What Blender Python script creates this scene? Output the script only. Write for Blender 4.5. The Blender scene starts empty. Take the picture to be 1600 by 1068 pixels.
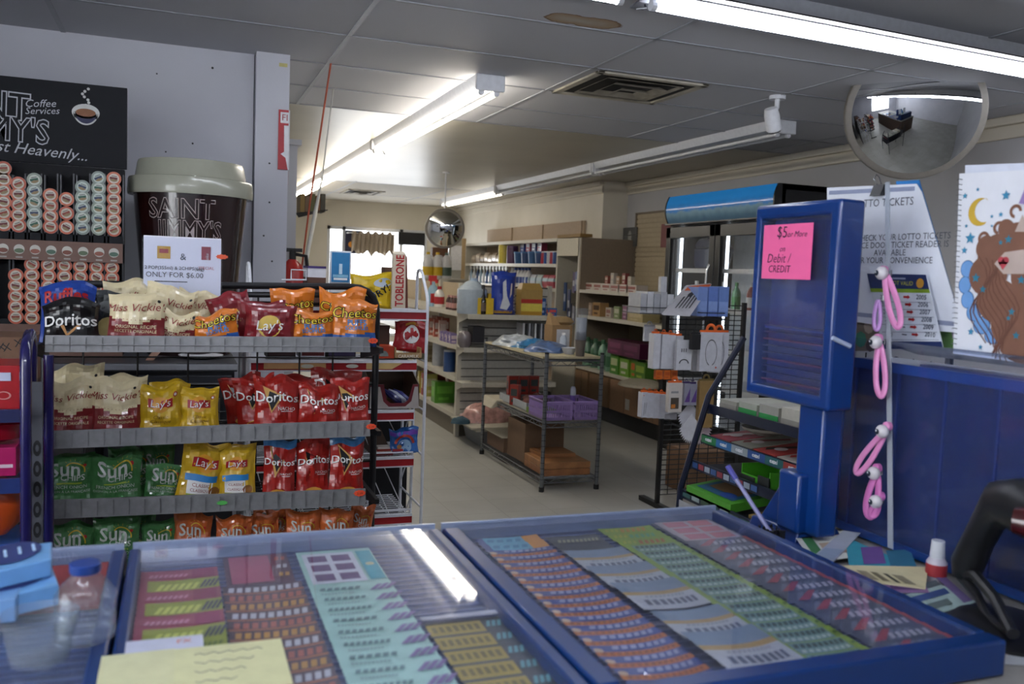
import bpy, math, random
from mathutils import Vector, Matrix, noise
import numpy as np
random.seed(7)
sc = bpy.context.scene
COL = sc.collection
# ---------------------------------------------------------------- camera
YAW, PIT, ROL, FPX, HC = 0.3614114, 0.07630908, 0.03896066, 1387.101, 1.42
cy_, sy_, cp_, sp_, cr_, sr_ = math.cos(YAW), math.sin(YAW), math.cos(PIT), math.sin(PIT), math.cos(ROL), math.sin(ROL)
FW = Vector((sy_*cp_, cy_*cp_, -sp_)); R0 = Vector((cy_, -sy_, 0)); U0 = R0.cross(FW)
RT = cr_*R0 + sr_*U0; UP = -sr_*R0 + cr_*U0
cam_d = bpy.data.cameras.new('camera'); cam = bpy.data.objects.new('camera', cam_d); COL.objects.link(cam)
cam.matrix_world = Matrix(((RT.x, UP.x, -FW.x, 0), (RT.y, UP.y, -FW.y, 0), (RT.z, UP.z, -FW.z, HC), (0, 0, 0, 1)))
cam_d.sensor_width = 36; cam_d.lens = 36*FPX/1600; cam_d.clip_start = .02
cam_d.dof.use_dof = True; cam_d.dof.focus_distance = 2.9; cam_d.dof.aperture_fstop = 5.6
sc.camera = cam
# ---------------------------------------------------------------- world, exposure
w = bpy.data.worlds.new('world'); sc.world = w; w.use_nodes = True
bg = w.node_tree.nodes['Background']; bg.inputs[0].default_value = (.93, .96, 1, 1); bg.inputs[1].default_value = 5.5
sc.view_settings.view_transform = 'Standard'; sc.view_settings.look = 'None'
sc.view_settings.gamma = 1; sc.view_settings.use_curve_mapping = False; sc.view_settings.exposure = 0.65
TUBE_FRONT, TUBE_BACK, TUBE_REAR = 24.0, 17.0, 31.0

def ray(x, y): return FW + RT*((x-800)/FPX) - UP*((y-534)/FPX)
def PY(x, y, Y): d = ray(x, y); d = d*(Y/d.y); return Vector((d.x, d.y, d.z+HC))   # pixel ray met with a real plane y = Y
def PX(x, y, X): d = ray(x, y); d = d*(X/d.x); return Vector((d.x, d.y, d.z+HC))
def PZ(x, y, Z): d = ray(x, y); d = d*((Z-HC)/d.z); return Vector((d.x, d.y, Z))
def depth(p): return (Vector(p)-Vector((0, 0, HC))).dot(FW)
# ---------------------------------------------------------------- materials
def lin(h):
    h = h.lstrip('#'); c = [int(h[i:i+2], 16)/255 for i in (0, 2, 4)]
    return tuple(v/12.92 if v <= .04045 else ((v+.055)/1.055)**2.4 for v in c)+(1,)
MATS = {}
def M(hexc, rough=.5, metal=0, spec=.5, var=.06, scale=40, bump=0, emit=0, coat=0):
    k = (hexc, rough, metal, spec, var, scale, bump, emit, coat)
    if k in MATS: return MATS[k]
    m = bpy.data.materials.new('m_'+hexc.lstrip('#')); m.use_nodes = True; n = m.node_tree.nodes; l = m.node_tree.links
    b = n['Principled BSDF']; c = lin(hexc)
    b.inputs['Roughness'].default_value = rough; b.inputs['Metallic'].default_value = metal
    b.inputs['Specular IOR Level'].default_value = spec; b.inputs['Coat Weight'].default_value = coat
    b.inputs['Base Color'].default_value = c
    if var or bump:
        t = n.new('ShaderNodeTexCoord'); nz = n.new('ShaderNodeTexNoise'); nz.inputs['Scale'].default_value = scale; nz.inputs['Detail'].default_value = 3
        l.new(t.outputs['Object'], nz.inputs['Vector'])
        r = n.new('ShaderNodeValToRGB'); l.new(nz.outputs['Fac'], r.inputs[0])
        r.color_ramp.elements[0].position = .3; r.color_ramp.elements[1].position = .7
        r.color_ramp.elements[0].color = tuple(v*(1-var) for v in c[:3])+(1,); r.color_ramp.elements[1].color = tuple(min(1, v*(1+var)) for v in c[:3])+(1,)
        l.new(r.outputs[0], b.inputs['Base Color'])
        if bump:
            bp = n.new('ShaderNodeBump'); bp.inputs['Strength'].default_value = bump; bp.inputs['Distance'].default_value = .002
            l.new(nz.outputs['Fac'], bp.inputs['Height']); l.new(bp.outputs[0], b.inputs['Normal'])
    if emit: b.inputs['Emission Color'].default_value = c; b.inputs['Emission Strength'].default_value = emit
    MATS[k] = m; return m
def GL(name, tint='#ffffff', haze=.06, rough=.03, gl=.5):
    k = ('GL', name)
    if k in MATS: return MATS[k]
    m = bpy.data.materials.new(name); m.use_nodes = True; n = m.node_tree.nodes; l = m.node_tree.links; n.clear()
    o = n.new('ShaderNodeOutputMaterial'); tr = n.new('ShaderNodeBsdfTransparent'); tr.inputs[0].default_value = lin(tint)
    g = n.new('ShaderNodeBsdfGlossy'); g.inputs['Roughness'].default_value = rough; df = n.new('ShaderNodeBsdfDiffuse'); df.inputs[0].default_value = (.75, .8, .85, 1)
    lw = n.new('ShaderNodeLayerWeight'); lw.inputs[0].default_value = .5; pw = n.new('ShaderNodeMath'); pw.operation = 'POWER'; pw.inputs[1].default_value = 5; l.new(lw.outputs['Facing'], pw.inputs[0])
    fr = n.new('ShaderNodeMath'); fr.operation = 'MULTIPLY_ADD'; fr.inputs[1].default_value = .3+gl*.5; fr.inputs[2].default_value = .03; l.new(pw.outputs[0], fr.inputs[0])
    a = n.new('ShaderNodeMixShader'); a.inputs[0].default_value = haze; l.new(tr.outputs[0], a.inputs[1]); l.new(df.outputs[0], a.inputs[2])
    b = n.new('ShaderNodeMixShader'); l.new(fr.outputs[0], b.inputs[0]); l.new(a.outputs[0], b.inputs[1]); l.new(g.outputs[0], b.inputs[2]); l.new(b.outputs[0], o.inputs[0])
    MATS[k] = m; return m
CLEAR = GL('clear_acrylic', '#fbfcff', .018); FILM = GL('clear_film', '#eef2f6', .16, .12); PET = GL('clear_bottle', '#f2f6fa', .07, .02, .8); PANE = GL('window_glass', '#ffffff', .02, .01)
def wallmat(name, c, c2, sc_=1.5):
    m = bpy.data.materials.new(name); m.use_nodes = True; n = m.node_tree.nodes; l = m.node_tree.links; b = n['Principled BSDF']
    t = n.new('ShaderNodeTexCoord'); a = n.new('ShaderNodeTexNoise'); a.inputs['Scale'].default_value = sc_; a.inputs['Detail'].default_value = 5
    l.new(t.outputs['Object'], a.inputs['Vector']); r = n.new('ShaderNodeValToRGB'); l.new(a.outputs['Fac'], r.inputs[0])
    r.color_ramp.elements[0].position = .35; r.color_ramp.elements[1].position = .65; r.color_ramp.elements[0].color = lin(c); r.color_ramp.elements[1].color = lin(c2)
    l.new(r.outputs[0], b.inputs['Base Color']); b.inputs['Roughness'].default_value = .6
    bp = n.new('ShaderNodeBump'); bp.inputs['Strength'].default_value = .15; bp.inputs['Distance'].default_value = .002; a2 = n.new('ShaderNodeTexNoise'); a2.inputs['Scale'].default_value = 90
    l.new(t.outputs['Object'], a2.inputs['Vector']); l.new(a2.outputs['Fac'], bp.inputs['Height']); l.new(bp.outputs[0], b.inputs['Normal'])
    return m
WALLM = wallmat('painted_wall', '#c6c7cf', '#cfd0d7'); WALLW = wallmat('cream_wall', '#cfc8b8', '#d8d1c2'); WALLG = wallmat('grey_wall', '#a5a5a8', '#b0b0b3')
# ---------------------------------------------------------------- mesh builder
class Pl:                                    # a flat drawing surface: origin, two directions
    def __init__(s, o, ux, uy): s.o = Vector(o); s.x = Vector(ux).normalized(); s.y = Vector(uy).normalized(); s.n = s.x.cross(s.y)
    def __call__(s, u, v, l=0): return s.o + s.x*u + s.y*v + s.n*(l*.0007)
TC = {}
def txt_geo(s, shear=0, off=0, sp=1.0):
    k = (s, shear, off, sp)
    if k not in TC:
        c = bpy.data.curves.new('t', 'FONT'); c.body = s; c.size = 1; c.align_x = 'CENTER'; c.shear = shear; c.offset = off; c.resolution_u = 2; c.space_character = sp
        o = bpy.data.objects.new('t', c); me = bpy.data.meshes.new_from_object(o)
        TC[k] = ([v.co.copy() for v in me.vertices], [tuple(p.vertices) for p in me.polygons])
        bpy.data.objects.remove(o); bpy.data.curves.remove(c); bpy.data.meshes.remove(me)
    return TC[k]
class MB:
    def __init__(s): s.v = []; s.f = []; s.m = []; s.mats = []; s.X = Matrix.Identity(4)
    def mi(s, m):
        if m not in s.mats: s.mats.append(m)
        return s.mats.index(m)
    def add(s, vs, fs, m):
        b = len(s.v); s.v += [tuple(s.X @ Vector(p)) for p in vs]; i = s.mi(m)
        for f in fs: s.f.append(tuple(b+j for j in f)); s.m.append(i)
        return s
    def box(s, a, b, m, R=None):
        x0, y0, z0 = a; x1, y1, z1 = b
        vs = [Vector(p) for p in ((x0,y0,z0),(x1,y0,z0),(x1,y1,z0),(x0,y1,z0),(x0,y0,z1),(x1,y0,z1),(x1,y1,z1),(x0,y1,z1))]
        if R is not None: vs = [R @ p for p in vs]
        return s.add(vs, [(0,3,2,1),(4,5,6,7),(0,1,5,4),(1,2,6,5),(2,3,7,6),(3,0,4,7)], m)
    def hexa(s, vs, m): return s.add(vs, [(0,3,2,1),(4,5,6,7),(0,1,5,4),(1,2,6,5),(2,3,7,6),(3,0,4,7)], m)
    def quad(s, a, b, c, d, m): return s.add([a, b, c, d], [(0, 1, 2, 3)], m)
    def cyl(s, p, q, r, m, n=12, r2=None, cap=True):
        p = Vector(p); q = Vector(q); d = (q-p).normalized(); a = d.orthogonal().normalized(); b = d.cross(a); r2 = r if r2 is None else r2
        vs = [p+(a*math.cos(t)+b*math.sin(t))*r for t in [2*math.pi*i/n for i in range(n)]]+[q+(a*math.cos(t)+b*math.sin(t))*r2 for t in [2*math.pi*i/n for i in range(n)]]
        fs = [(i, (i+1) % n, n+(i+1) % n, n+i) for i in range(n)]
        if cap: fs += [tuple(range(n-1, -1, -1)), tuple(range(n, 2*n))]
        return s.add(vs, fs, m)
    def tube(s, pts, r, m, n=8):
        pts = [Vector(p) for p in pts]; rs = r if isinstance(r, (list, tuple)) else [r]*len(pts); vs = []; fs = []
        a = None
        for i, p in enumerate(pts):
            d = (pts[min(i+1, len(pts)-1)]-pts[max(i-1, 0)]).normalized()
            a = d.orthogonal().normalized() if a is None else (a-d*a.dot(d)).normalized()
            b = d.cross(a); vs += [p+(a*math.cos(2*math.pi*j/n)+b*math.sin(2*math.pi*j/n))*rs[i] for j in range(n)]
        for i in range(len(pts)-1):
            for j in range(n): fs.append((i*n+j, i*n+(j+1) % n, (i+1)*n+(j+1) % n, (i+1)*n+j))
        fs += [tuple(range(n-1, -1, -1)), tuple(range((len(pts)-1)*n, len(pts)*n))]
        return s.add(vs, fs, m)
    def lathe(s, prof, c, m, n=24, ax='z', sy=1):
        c = Vector(c); vs = []; fs = []; mm = m if isinstance(m, list) else None
        for r, h in prof:
            for j in range(n):
                t = 2*math.pi*j/n; x, y = r*math.cos(t), r*math.sin(t)*sy
                vs.append(c+(Vector((x, y, h)) if ax == 'z' else Vector((x, -h, y)) if ax == 'y' else Vector((h, x, y))))
        k = len(prof)
        for i in range(k-1):
            q = [(i*n+j, i*n+(j+1) % n, (i+1)*n+(j+1) % n, (i+1)*n+j) for j in range(n)]
            if mm: s.add(vs[i*n:(i+2)*n], [tuple(a-i*n for a in f) for f in q], mm[min(i, len(mm)-1)])
            else: fs += q
        if not mm: s.add(vs, fs+[tuple(range(n-1, -1, -1)), tuple(range((k-1)*n, k*n))], m)
        return s
    def prism(s, pl, pts, th, m):             # outline on a surface, given real thickness
        n = len(pts); vs = [pl(u, v) for u, v in pts]+[pl(u, v)-pl.n*th for u, v in pts]
        return s.add(vs, [tuple(range(n)), tuple(range(2*n-1, n-1, -1))]+[(i, n+i, n+(i+1) % n, (i+1) % n) for i in range(n)], m)
    # drawing on a surface
    def rect(s, pl, u0, v0, u1, v1, m, l=1, nx=1, ny=1):
        vs = [pl(u0+(u1-u0)*i/nx, v0+(v1-v0)*j/ny, l) for j in range(ny+1) for i in range(nx+1)]
        return s.add(vs, [(j*(nx+1)+i, j*(nx+1)+i+1, (j+1)*(nx+1)+i+1, (j+1)*(nx+1)+i) for j in range(ny) for i in range(nx)], m)
    def poly(s, pl, pts, m, l=1): return s.add([pl(u, v, l) for u, v in pts], [tuple(range(len(pts)))], m)
    def disc(s, pl, u, v, r, m, l=1, n=16, ry=None, rin=0, a0=0, a1=2*math.pi):
        ry = r if ry is None else ry; ts = [a0+(a1-a0)*i/n for i in range(n+1)]
        if rin: vs = [pl(u+rin*math.cos(t), v+rin*ry/r*math.sin(t), l) for t in ts]+[pl(u+r*math.cos(t), v+ry*math.sin(t), l) for t in ts]; return s.add(vs, [(i, n+1+i, n+2+i, i+1) for i in range(n)], m)
        return s.add([pl(u, v, l)]+[pl(u+r*math.cos(t), v+ry*math.sin(t), l) for t in ts], [(0, i+1, i+2) for i in range(n)], m)
    def txt(s, pl, u, v, t, size, m, l=2, shear=0, off=0, rot=0, sx=1, sp=1.0):
        vs, fs = txt_geo(t, shear, off, sp); c, q = math.cos(rot), math.sin(rot)
        return s.add([pl(u+(p.x*sx*c-p.y*q)*size, v+(p.x*sx*q+p.y*c)*size, l) for p in vs], fs, m)
    def build(s, name, parent=None, smooth=True, bev=0, solid=0, loc=None, ang=35):
        me = bpy.data.meshes.new(name)
        if loc is not None: me.from_pydata([tuple(Vector(p)-Vector(loc)) for p in s.v], [], s.f)
        else: me.from_pydata(s.v, [], s.f)
        for m in s.mats: me.materials.append(m)
        me.polygons.foreach_set('material_index', s.m)
        if smooth: me.polygons.foreach_set('use_smooth', [True]*len(s.f)); me.set_sharp_from_angle(angle=math.radians(ang))
        me.update(); o = bpy.data.objects.new(name, me); COL.objects.link(o)
        if loc is not None: o.location = loc
        if parent is not None: o.parent = parent; o.matrix_parent_inverse = Matrix.Translation(parent.location).inverted() if parent.get('w') else Matrix.Identity(4)
        if bev: b = o.modifiers.new('bevel', 'BEVEL'); b.width = bev; b.segments = 2; b.limit_method = 'ANGLE'; b.angle_limit = .6
        if solid: b = o.modifiers.new('solid', 'SOLIDIFY'); b.thickness = solid
        return o
def tag(o, label, cat, group=None, kind=None):
    if label: o['label'] = label
    if cat: o['category'] = cat
    if group: o['group'] = group
    if kind: o['kind'] = kind
    return o
def thing(name, label, cat, loc=(0, 0, 0), rz=0, group=None, world=True):
    # world=True: parts are modelled in room coordinates; the empty still stands at the thing's base
    o = bpy.data.objects.new(name, None); COL.objects.link(o); o.location = loc; o.rotation_euler = (0, 0, rz); o.empty_display_size = .05
    if world: o['w'] = 1
    return tag(o, label, cat, group)
def struct(o): o['kind'] = 'structure'; return o
def copy_tree(o, loc=None, rz=None, parent=None):
    c = o.copy(); COL.objects.link(c)
    if parent: c.parent = parent
    if loc is not None: c.location = loc
    if rz is not None: c.rotation_euler = (0, 0, rz)
    for ch in list(o.children): copy_tree(ch, parent=c)
    return c
ORD = ['first', 'second', 'third', 'fourth', 'fifth', 'sixth', 'seventh', 'eighth', 'ninth', 'tenth', 'eleventh', 'twelfth', 'thirteenth', 'fourteenth']
class Bil:                                   # a four-cornered surface
    def __init__(s, P): s.P = [Vector(p) for p in P]; s.n = (s.P[1]-s.P[0]).cross(s.P[3]-s.P[0]).normalized()
    def __call__(s, u, v, l=0): a = s.P[0].lerp(s.P[1], u); b = s.P[3].lerp(s.P[2], u); return a.lerp(b, v)+s.n*(l*.0012)
XF = Vector((1, 0, 0)); ZF = Vector((0, 0, 1)); YF = Vector((0, 1, 0))
def front(x, y, z): return Pl((x, y, z), XF, ZF)            # faces -y
def leftw(x, y, z): return Pl((x, y, z), -YF, ZF)           # faces -x
def top(x, y, z): return Pl((x, y, z), XF, YF)              # faces up
WH = M('#e8e8ea', .5); BLK = M('#0c0c0e', .45); DRK = M('#1a1b1f', .5); GREY = M('#85868a', .45); CHR = M('#b8babd', .25, 1); STEEL = M('#8f9296', .35, .9); RED = M('#a3141c', .45); WMET = M('#d9dbe0', .35); BWIRE = M('#101012', .4); KR = M('#8a6847', .8); KR2 = M('#745538', .8)
BLUE = M('#0b3f86', .3, coat=.3, var=.03); BLUED = M('#0b1f5e', .4)
exec_parts = []
# ================================================================ ROOM
CH = 2.46
m = bpy.data.materials.new('vinyl_floor'); m.use_nodes = True; n = m.node_tree.nodes; l = m.node_tree.links; b = n['Principled BSDF']
t = n.new('ShaderNodeTexCoord'); br = n.new('ShaderNodeTexBrick'); br.offset = 0; br.inputs['Scale'].default_value = 1; br.inputs['Brick Width'].default_value = .305; br.inputs['Row Height'].default_value = .305
br.inputs['Mortar Size'].default_value = .0015; br.inputs['Color1'].default_value = lin('#b8b7b0'); br.inputs['Color2'].default_value = lin('#b1b0a9'); br.inputs['Mortar'].default_value = lin('#928d84')
l.new(t.outputs['Object'], br.inputs['Vector']); nz = n.new('ShaderNodeTexNoise'); nz.inputs['Scale'].default_value = 3; nz.inputs['Detail'].default_value = 6; l.new(t.outputs['Object'], nz.inputs['Vector'])
mx = n.new('ShaderNodeMixRGB'); mx.blend_type = 'MULTIPLY'; mx.inputs[0].default_value = .35; l.new(br.outputs[0], mx.inputs[1]); l.new(nz.outputs['Fac'], mx.inputs[2]); l.new(mx.outputs[0], b.inputs['Base Color']); b.inputs['Roughness'].default_value = .38
struct(MB().box((-2.6, -1.7, -.08), (5, 14.3, 0), m).build('floor'))
# ceiling: tiles near, one smooth semi-gloss sheet at the back; a brown water stain on one tile
m = bpy.data.materials.new('ceiling_tiles'); m.use_nodes = True; n = m.node_tree.nodes; l = m.node_tree.links; b = n['Principled BSDF']
t = n.new('ShaderNodeTexCoord'); nz = n.new('ShaderNodeTexNoise'); nz.inputs['Scale'].default_value = 7; nz.inputs['Detail'].default_value = 5; l.new(t.outputs['Object'], nz.inputs['Vector'])
mp = n.new('ShaderNodeMapping'); mp.inputs['Location'].default_value = (-1.52, -3.4, 0); l.new(t.outputs['Object'], mp.inputs['Vector'])
m2 = n.new('ShaderNodeVectorMath'); m2.operation = 'MULTIPLY'; m2.inputs[1].default_value = (2.9, 7.5, 0); l.new(mp.outputs[0], m2.inputs[0])
ln = n.new('ShaderNodeVectorMath'); ln.operation = 'LENGTH'; l.new(m2.outputs[0], ln.inputs[0])
ad = n.new('ShaderNodeMath'); ad.operation = 'MULTIPLY_ADD'; ad.inputs[1].default_value = .9; l.new(nz.outputs['Fac'], ad.inputs[0]); l.new(ln.outputs['Value'], ad.inputs[2])
r = n.new('ShaderNodeValToRGB'); l.new(ad.outputs[0], r.inputs[0]); cr = r.color_ramp; BASEC = lin('#b4b5bb')
cr.elements[0].position = .5; cr.elements[0].color = lin('#a89c8c'); cr.elements[1].position = 1.0; cr.elements[1].color = BASEC
e = cr.elements.new(.86); e.color = lin('#9a8266'); e = cr.elements.new(.94); e.color = lin('#6b4a2c'); e = cr.elements.new(.97); e.color = BASEC
l.new(r.outputs[0], b.inputs['Base Color']); b.inputs['Roughness'].default_value = .7
bp = n.new('ShaderNodeBump'); bp.inputs['Strength'].default_value = .2; bp.inputs['Distance'].default_value = .002; a2 = n.new('ShaderNodeTexNoise'); a2.inputs['Scale'].default_value = 120; l.new(t.outputs['Object'], a2.inputs['Vector']); l.new(a2.outputs['Fac'], bp.inputs['Height']); l.new(bp.outputs[0], b.inputs['Normal'])
CT = m; CG = M('#aaa598', .36, 0, .35, .1, 1.3)
YS = 5.95
struct(MB().box((-2.6, -1.7, CH), (5, YS, CH+.05), CT).box((-2.6, YS, CH), (5, 10.9, CH+.05), CG).box((-2.6, 10.9, CH), (5, 14.3, CH+.05), M('#b9b3a6', .7)).build('ceiling'))
tb = MB(); TM = M('#9fa1a8', .5); TD = M('#8b8d93', .5)
for x in (-.51, .71, 1.93, 3.1, 4.3): tb.box((x-.011, -1.7, CH-.004), (x+.011, YS, CH), TM)
for i in range(-7, 5): y = 3.48+.618*i; tb.box((-2.6, y-.008, CH-.004), (4.6, y+.008, CH), TD)
for x in (2.0, 3.2): tb.box((x-.01, 10.8, CH-.003), (x+.01, 14, CH), TM)
for y in (10.9, 12.6): tb.box((.6, y-.01, CH-.003), (4.3, y+.01, CH), TM)
struct(tb.build('trim_1'))
# walls
lw = MB().box((-2.6, 4.7, 0), (.345, 4.85, CH), WALLM)
for (px, py, s_) in ((332, 106, .006), (245, 115, .004), (301, 224, .005), (259, 237, .004)):
    p = PY(px, py, 4.698); lw.disc(front(p.x, 4.699, p.z), 0, 0, s_, DRK, 0, 8)
struct(lw.build('wall_left'))
po = MB().box((.35, 4.62, 0), (.51, 4.85, CH), WALLM)
for (px, py) in ((421, 255), (421, 316), (412, 368), (425, 408)): p = PY(px, py, 4.619); po.disc(front(p.x, 4.6195, p.z), 0, 0, .005, DRK, 0, 8)
p = PY(443, 100, 4.61); po.rect(front(p.x, 4.6195, p.z), -.02, -.012, .02, .006, M('#c9c07a'), 0)
struct(po.build('wall_post'))
struct(MB().box((.52, 5.0, 0), (.60, 5.12, 2.07), WALLG).box((.5, 4.98, 2.07), (.62, 5.14, 2.1), WALLG).build('trim_2'))
struct(MB().box((.25, 7.8, 0), (.42, 14, CH), WALLG).build('wall_aisle'))
struct(MB().box((-2.7, -1.7, 0), (-2.6, -.7, CH), WALLM).box((-2.7, 1.5, 0), (-2.6, 14.3, CH), WALLM).box((-2.7, -.7, 0), (-2.6, 1.5, .8), WALLM).box((-2.7, -.7, 2.3), (-2.6, 1.5, CH), WALLM).build('wall_far_left'))
w2 = MB()
for y in (-.7, .38, 1.45): w2.box((-2.68, y, .8), (-2.62, y+.05, 2.3), M('#d8dade', .4))
for z in (.8, 2.25): w2.box((-2.68, -.7, z), (-2.62, 1.5, z+.05), M('#d8dade', .4))
w2 = struct(w2.build('window_2')); MB().box((-2.66, -.7, .8), (-2.655, 1.5, 2.3), PANE).build('pane', w2)
struct(MB().box((-2.7, -1.8, 0), (5, -1.7, CH), WALLM).build('wall_front'))
JY = 8.75
struct(MB().box((4.6, -1.7, 0), (4.8, JY+.1, CH), wallmat('right_wall', '#a9a9ac', '#b3b3b6')).build('wall_right'))
struct(MB().box((4.3, JY, 0), (4.8, 14.3, CH), WALLW).build('wall_right_back'))
mo = MB()
for x, y0, y1 in ((4.6, -1.7, JY), (4.3, JY, 14)): mo.box((x-.05, y0, CH-.05), (x, y1, CH), WALLW).box((x-.02, y0, CH-.13), (x, y1, CH-.05), WALLW)
struct(mo.build('trim_3', bev=.008))
# window wall at y = 14
WX0, WX1, WZ0, WZ1 = 2.16, 3.76, .35, 2.06
wb = MB().box((.3, 14, 0), (WX0, 14.2, CH), WALLW).box((WX1, 14, 0), (4.4, 14.2, CH), WALLW).box((WX0, 14, WZ1), (WX1, 14.2, CH), WALLW).box((WX0, 14, 0), (WX1, 14.2, WZ0), WALLW)
struct(wb.build('wall_back'))
wf = MB(); FR = M('#d8dade', .4)
a = PY(625, 380, 14).x
for x in (WX0, PY(535, 380, 14).x, a, WX1-.05): wf.box((x, 14.02, WZ0), (x+.05, 14.1, WZ1), FR)
wf.box((WX0, 14.02, WZ1-.05), (WX1, 14.1, WZ1), FR).box((WX0, 14.02, WZ0), (WX1, 14.1, WZ0+.05), FR)
win = struct(wf.build('window_1'))
o = MB().box((WX0, 14.055, WZ0), (WX1, 14.06, WZ1), PANE).build('pane', win)
p0 = PY(623, 362, 13.98); p1 = PY(664, 384, 13.98)
o = MB().box((p0.x, 14.0, p1.z), (p1.x, 14.012, p0.z), M('#15161a', .6)).build('dark_panel', win)
# ================================================================ CEILING FITTINGS
GLOW = {}
def tube_mat(s, c='#f1f5ff'):
    return M(c, .4, 0, .5, 0, 40, 0, s)
def fixture(label, p, q, lit, style, group='strip lights on the ceiling'):
    p = Vector(p); q = Vector(q); d = (q-p); L = d.length; d.normalize(); s_ = Vector((-d.y, d.x, 0))
    root = thing('strip_light', label, 'ceiling light', (p+q)/2, 0, group)
    hm = M('#c9ccd3', .35); X = Matrix((( d.x, s_.x, 0, p.x), (d.y, s_.y, 0, p.y), (0, 0, 1, 0), (0, 0, 0, 1)))
    h = MB(); h.X = X
    if style == 'wide':
        h.box((0, -.055, CH-.075), (L, .055, CH), hm); ref = MB(); ref.X = X; RM = M('#4c4d52', .4)
        for sg in (1, -1):
            ref.hexa([(0, sg*.05, CH-.07), (L, sg*.05, CH-.07), (L, sg*.12, CH-.08), (0, sg*.12, CH-.08), (0, sg*.05, CH-.064), (L, sg*.05, CH-.064), (L, sg*.12, CH-.074), (0, sg*.12, CH-.074)], RM)
        h.build('housing', root); ref.build('reflector', root)
        ts = (0,); z = CH-.1; r = .015
    else:
        vs = [(0, -.05, CH-.055), (L, -.05, CH-.055), (L, .05, CH-.055), (0, .05, CH-.055), (0, -.075, CH), (L, -.075, CH), (L, .075, CH), (0, .075, CH)]
        h.hexa(vs, hm); h.build('housing', root)
        for x in (0, L): c = MB(); c.X = X; c.box((x-.012, -.08, CH-.085), (x+.012, .08, CH), M('#d5d7dc', .35)); c.build('end_cap', root, bev=.006)
        ts = (-.042, .042); z = CH-.09; r = .013
    for y in ts:
        t = MB(); t.X = X; t.cyl((.03, y, z), (L-.03, y, z), r, lit, 10); tb_ = t.build('tube', root)
        for x in (.012, L-.03): e = MB(); e.X = X; e.cyl((x, y, z), (x+.02, y, z), r+.003, WMET, 10); e.box((x+.002, y-.012, z), (x+.016, y+.012, CH-.05), WMET); e.build('socket', tb_)
    if style == 'wide':
        w_ = MB(); w_.X = X; w_.tube([(1.55, .05, CH-.03), (1.57, .09, CH-.06), (1.56, .06, CH-.09), (1.5, .03, CH-.11)][::1], .004, BLK); w_.build('wire', root)
    return root
TF = tube_mat(TUBE_FRONT); TBk = tube_mat(TUBE_BACK, '#fff6e6'); TR = tube_mat(TUBE_REAR); OFF = M('#c4c7cc', .15, .0, .8)
l0 = PZ(1000, 8, CH-.105); l1 = PZ(1600, 117, CH-.105); dl = (l1-l0).normalized(); l0.z = l1.z = 0
fixture('long ceiling strip light glowing white across the top right', l0+dl*.03, l0+dl*3.0, TF, 'wide')
fixture('ceiling strip light ending at the top edge, left of the long glowing one', l0-dl*1.5, l0-dl*.06, TF, 'wide')
ys = [4.5, 7.25, 9.95, 12.6]
for i in range(3): fixture(['nearest lit twin-tube strip light over the left aisle', 'middle lit twin-tube strip light over the left aisle', 'farthest lit twin-tube strip light over the left aisle'][i], (1.53, ys[i]+.02, 0), (1.53, ys[i+1]-.02, 0), TBk, 'n')
ys = [4.75, 7.45, 10.1, 12.5]
for i in range(3): fixture(['nearest unlit strip light on the right, under the security camera', 'middle unlit strip light on the right of the ceiling', 'farthest strip light of the right-hand row'][i], (3.6, ys[i]+.02, 0), (3.6, ys[i+1]-.02, 0), OFF if i < 2 else tube_mat(2.5, '#fff6e6'), 'n')
fixture('strip light over the serving side of the counter', (-1.7, -.15, 0), (.7, -.15, 0), TR, 'n')
def vent(label, x0, y0, x1, y1):
    r = thing('ceiling_vent', label, 'ceiling vent', ((x0+x1)/2, (y0+y1)/2, CH)); g = M('#a39c8d', .6, var=.25, scale=9); z = CH
    MB().box((x0, y0, z-.012), (x1, y0+.04, z), g).box((x0, y1-.04, z-.012), (x1, y1, z), g).box((x0, y0, z-.012), (x0+.04, y1, z), g).box((x1-.04, y0, z-.012), (x1, y1, z), g).build('frame', r, bev=.003)
    MB().box((x0+.04, y0+.04, z-.003), (x1-.04, y1-.04, z-.001), M('#1a1816', .8)).build('duct_opening', r)
    cx, cy = (x0+x1)/2, (y0+y1)/2
    for k, f in enumerate((.8, .56, .32)):
        w_, d_ = (x1-x0-.08)/2*f, (y1-y0-.08)/2*f; zz = z-.012-.012*k; s_ = MB()
        for sg in (-1, 1):
            s_.hexa([(cx-w_, cy+sg*d_-.002, zz), (cx+w_, cy+sg*d_-.002, zz), (cx+w_, cy+sg*d_+.002, zz), (cx-w_, cy+sg*d_+.002, zz), (cx-w_+.03, cy+sg*(d_-.035), zz+.02), (cx+w_-.03, cy+sg*(d_-.035), zz+.02), (cx+w_-.03, cy+sg*(d_-.035)+.004, zz+.02), (cx-w_+.03, cy+sg*(d_-.035)+.004, zz+.02)], g)
            s_.hexa([(cx+sg*w_-.002, cy-d_, zz), (cx+sg*w_+.002, cy-d_, zz), (cx+sg*w_+.002, cy+d_, zz), (cx+sg*w_-.002, cy+d_, zz), (cx+sg*(w_-.035), cy-d_+.03, zz+.02), (cx+sg*(w_-.035)+.004, cy-d_+.03, zz+.02), (cx+sg*(w_-.035)+.004, cy+d_-.03, zz+.02), (cx+sg*(w_-.035), cy+d_-.03, zz+.02)], g)
        s_.build('vane', r)
vent('dusty square air vent in the ceiling tiles, nearest the front light', 1.97, 4.13, 2.62, 4.73)
vent('small air vent in the ceiling near the back window', 2.1, 11.9, 2.6, 12.6)
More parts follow.
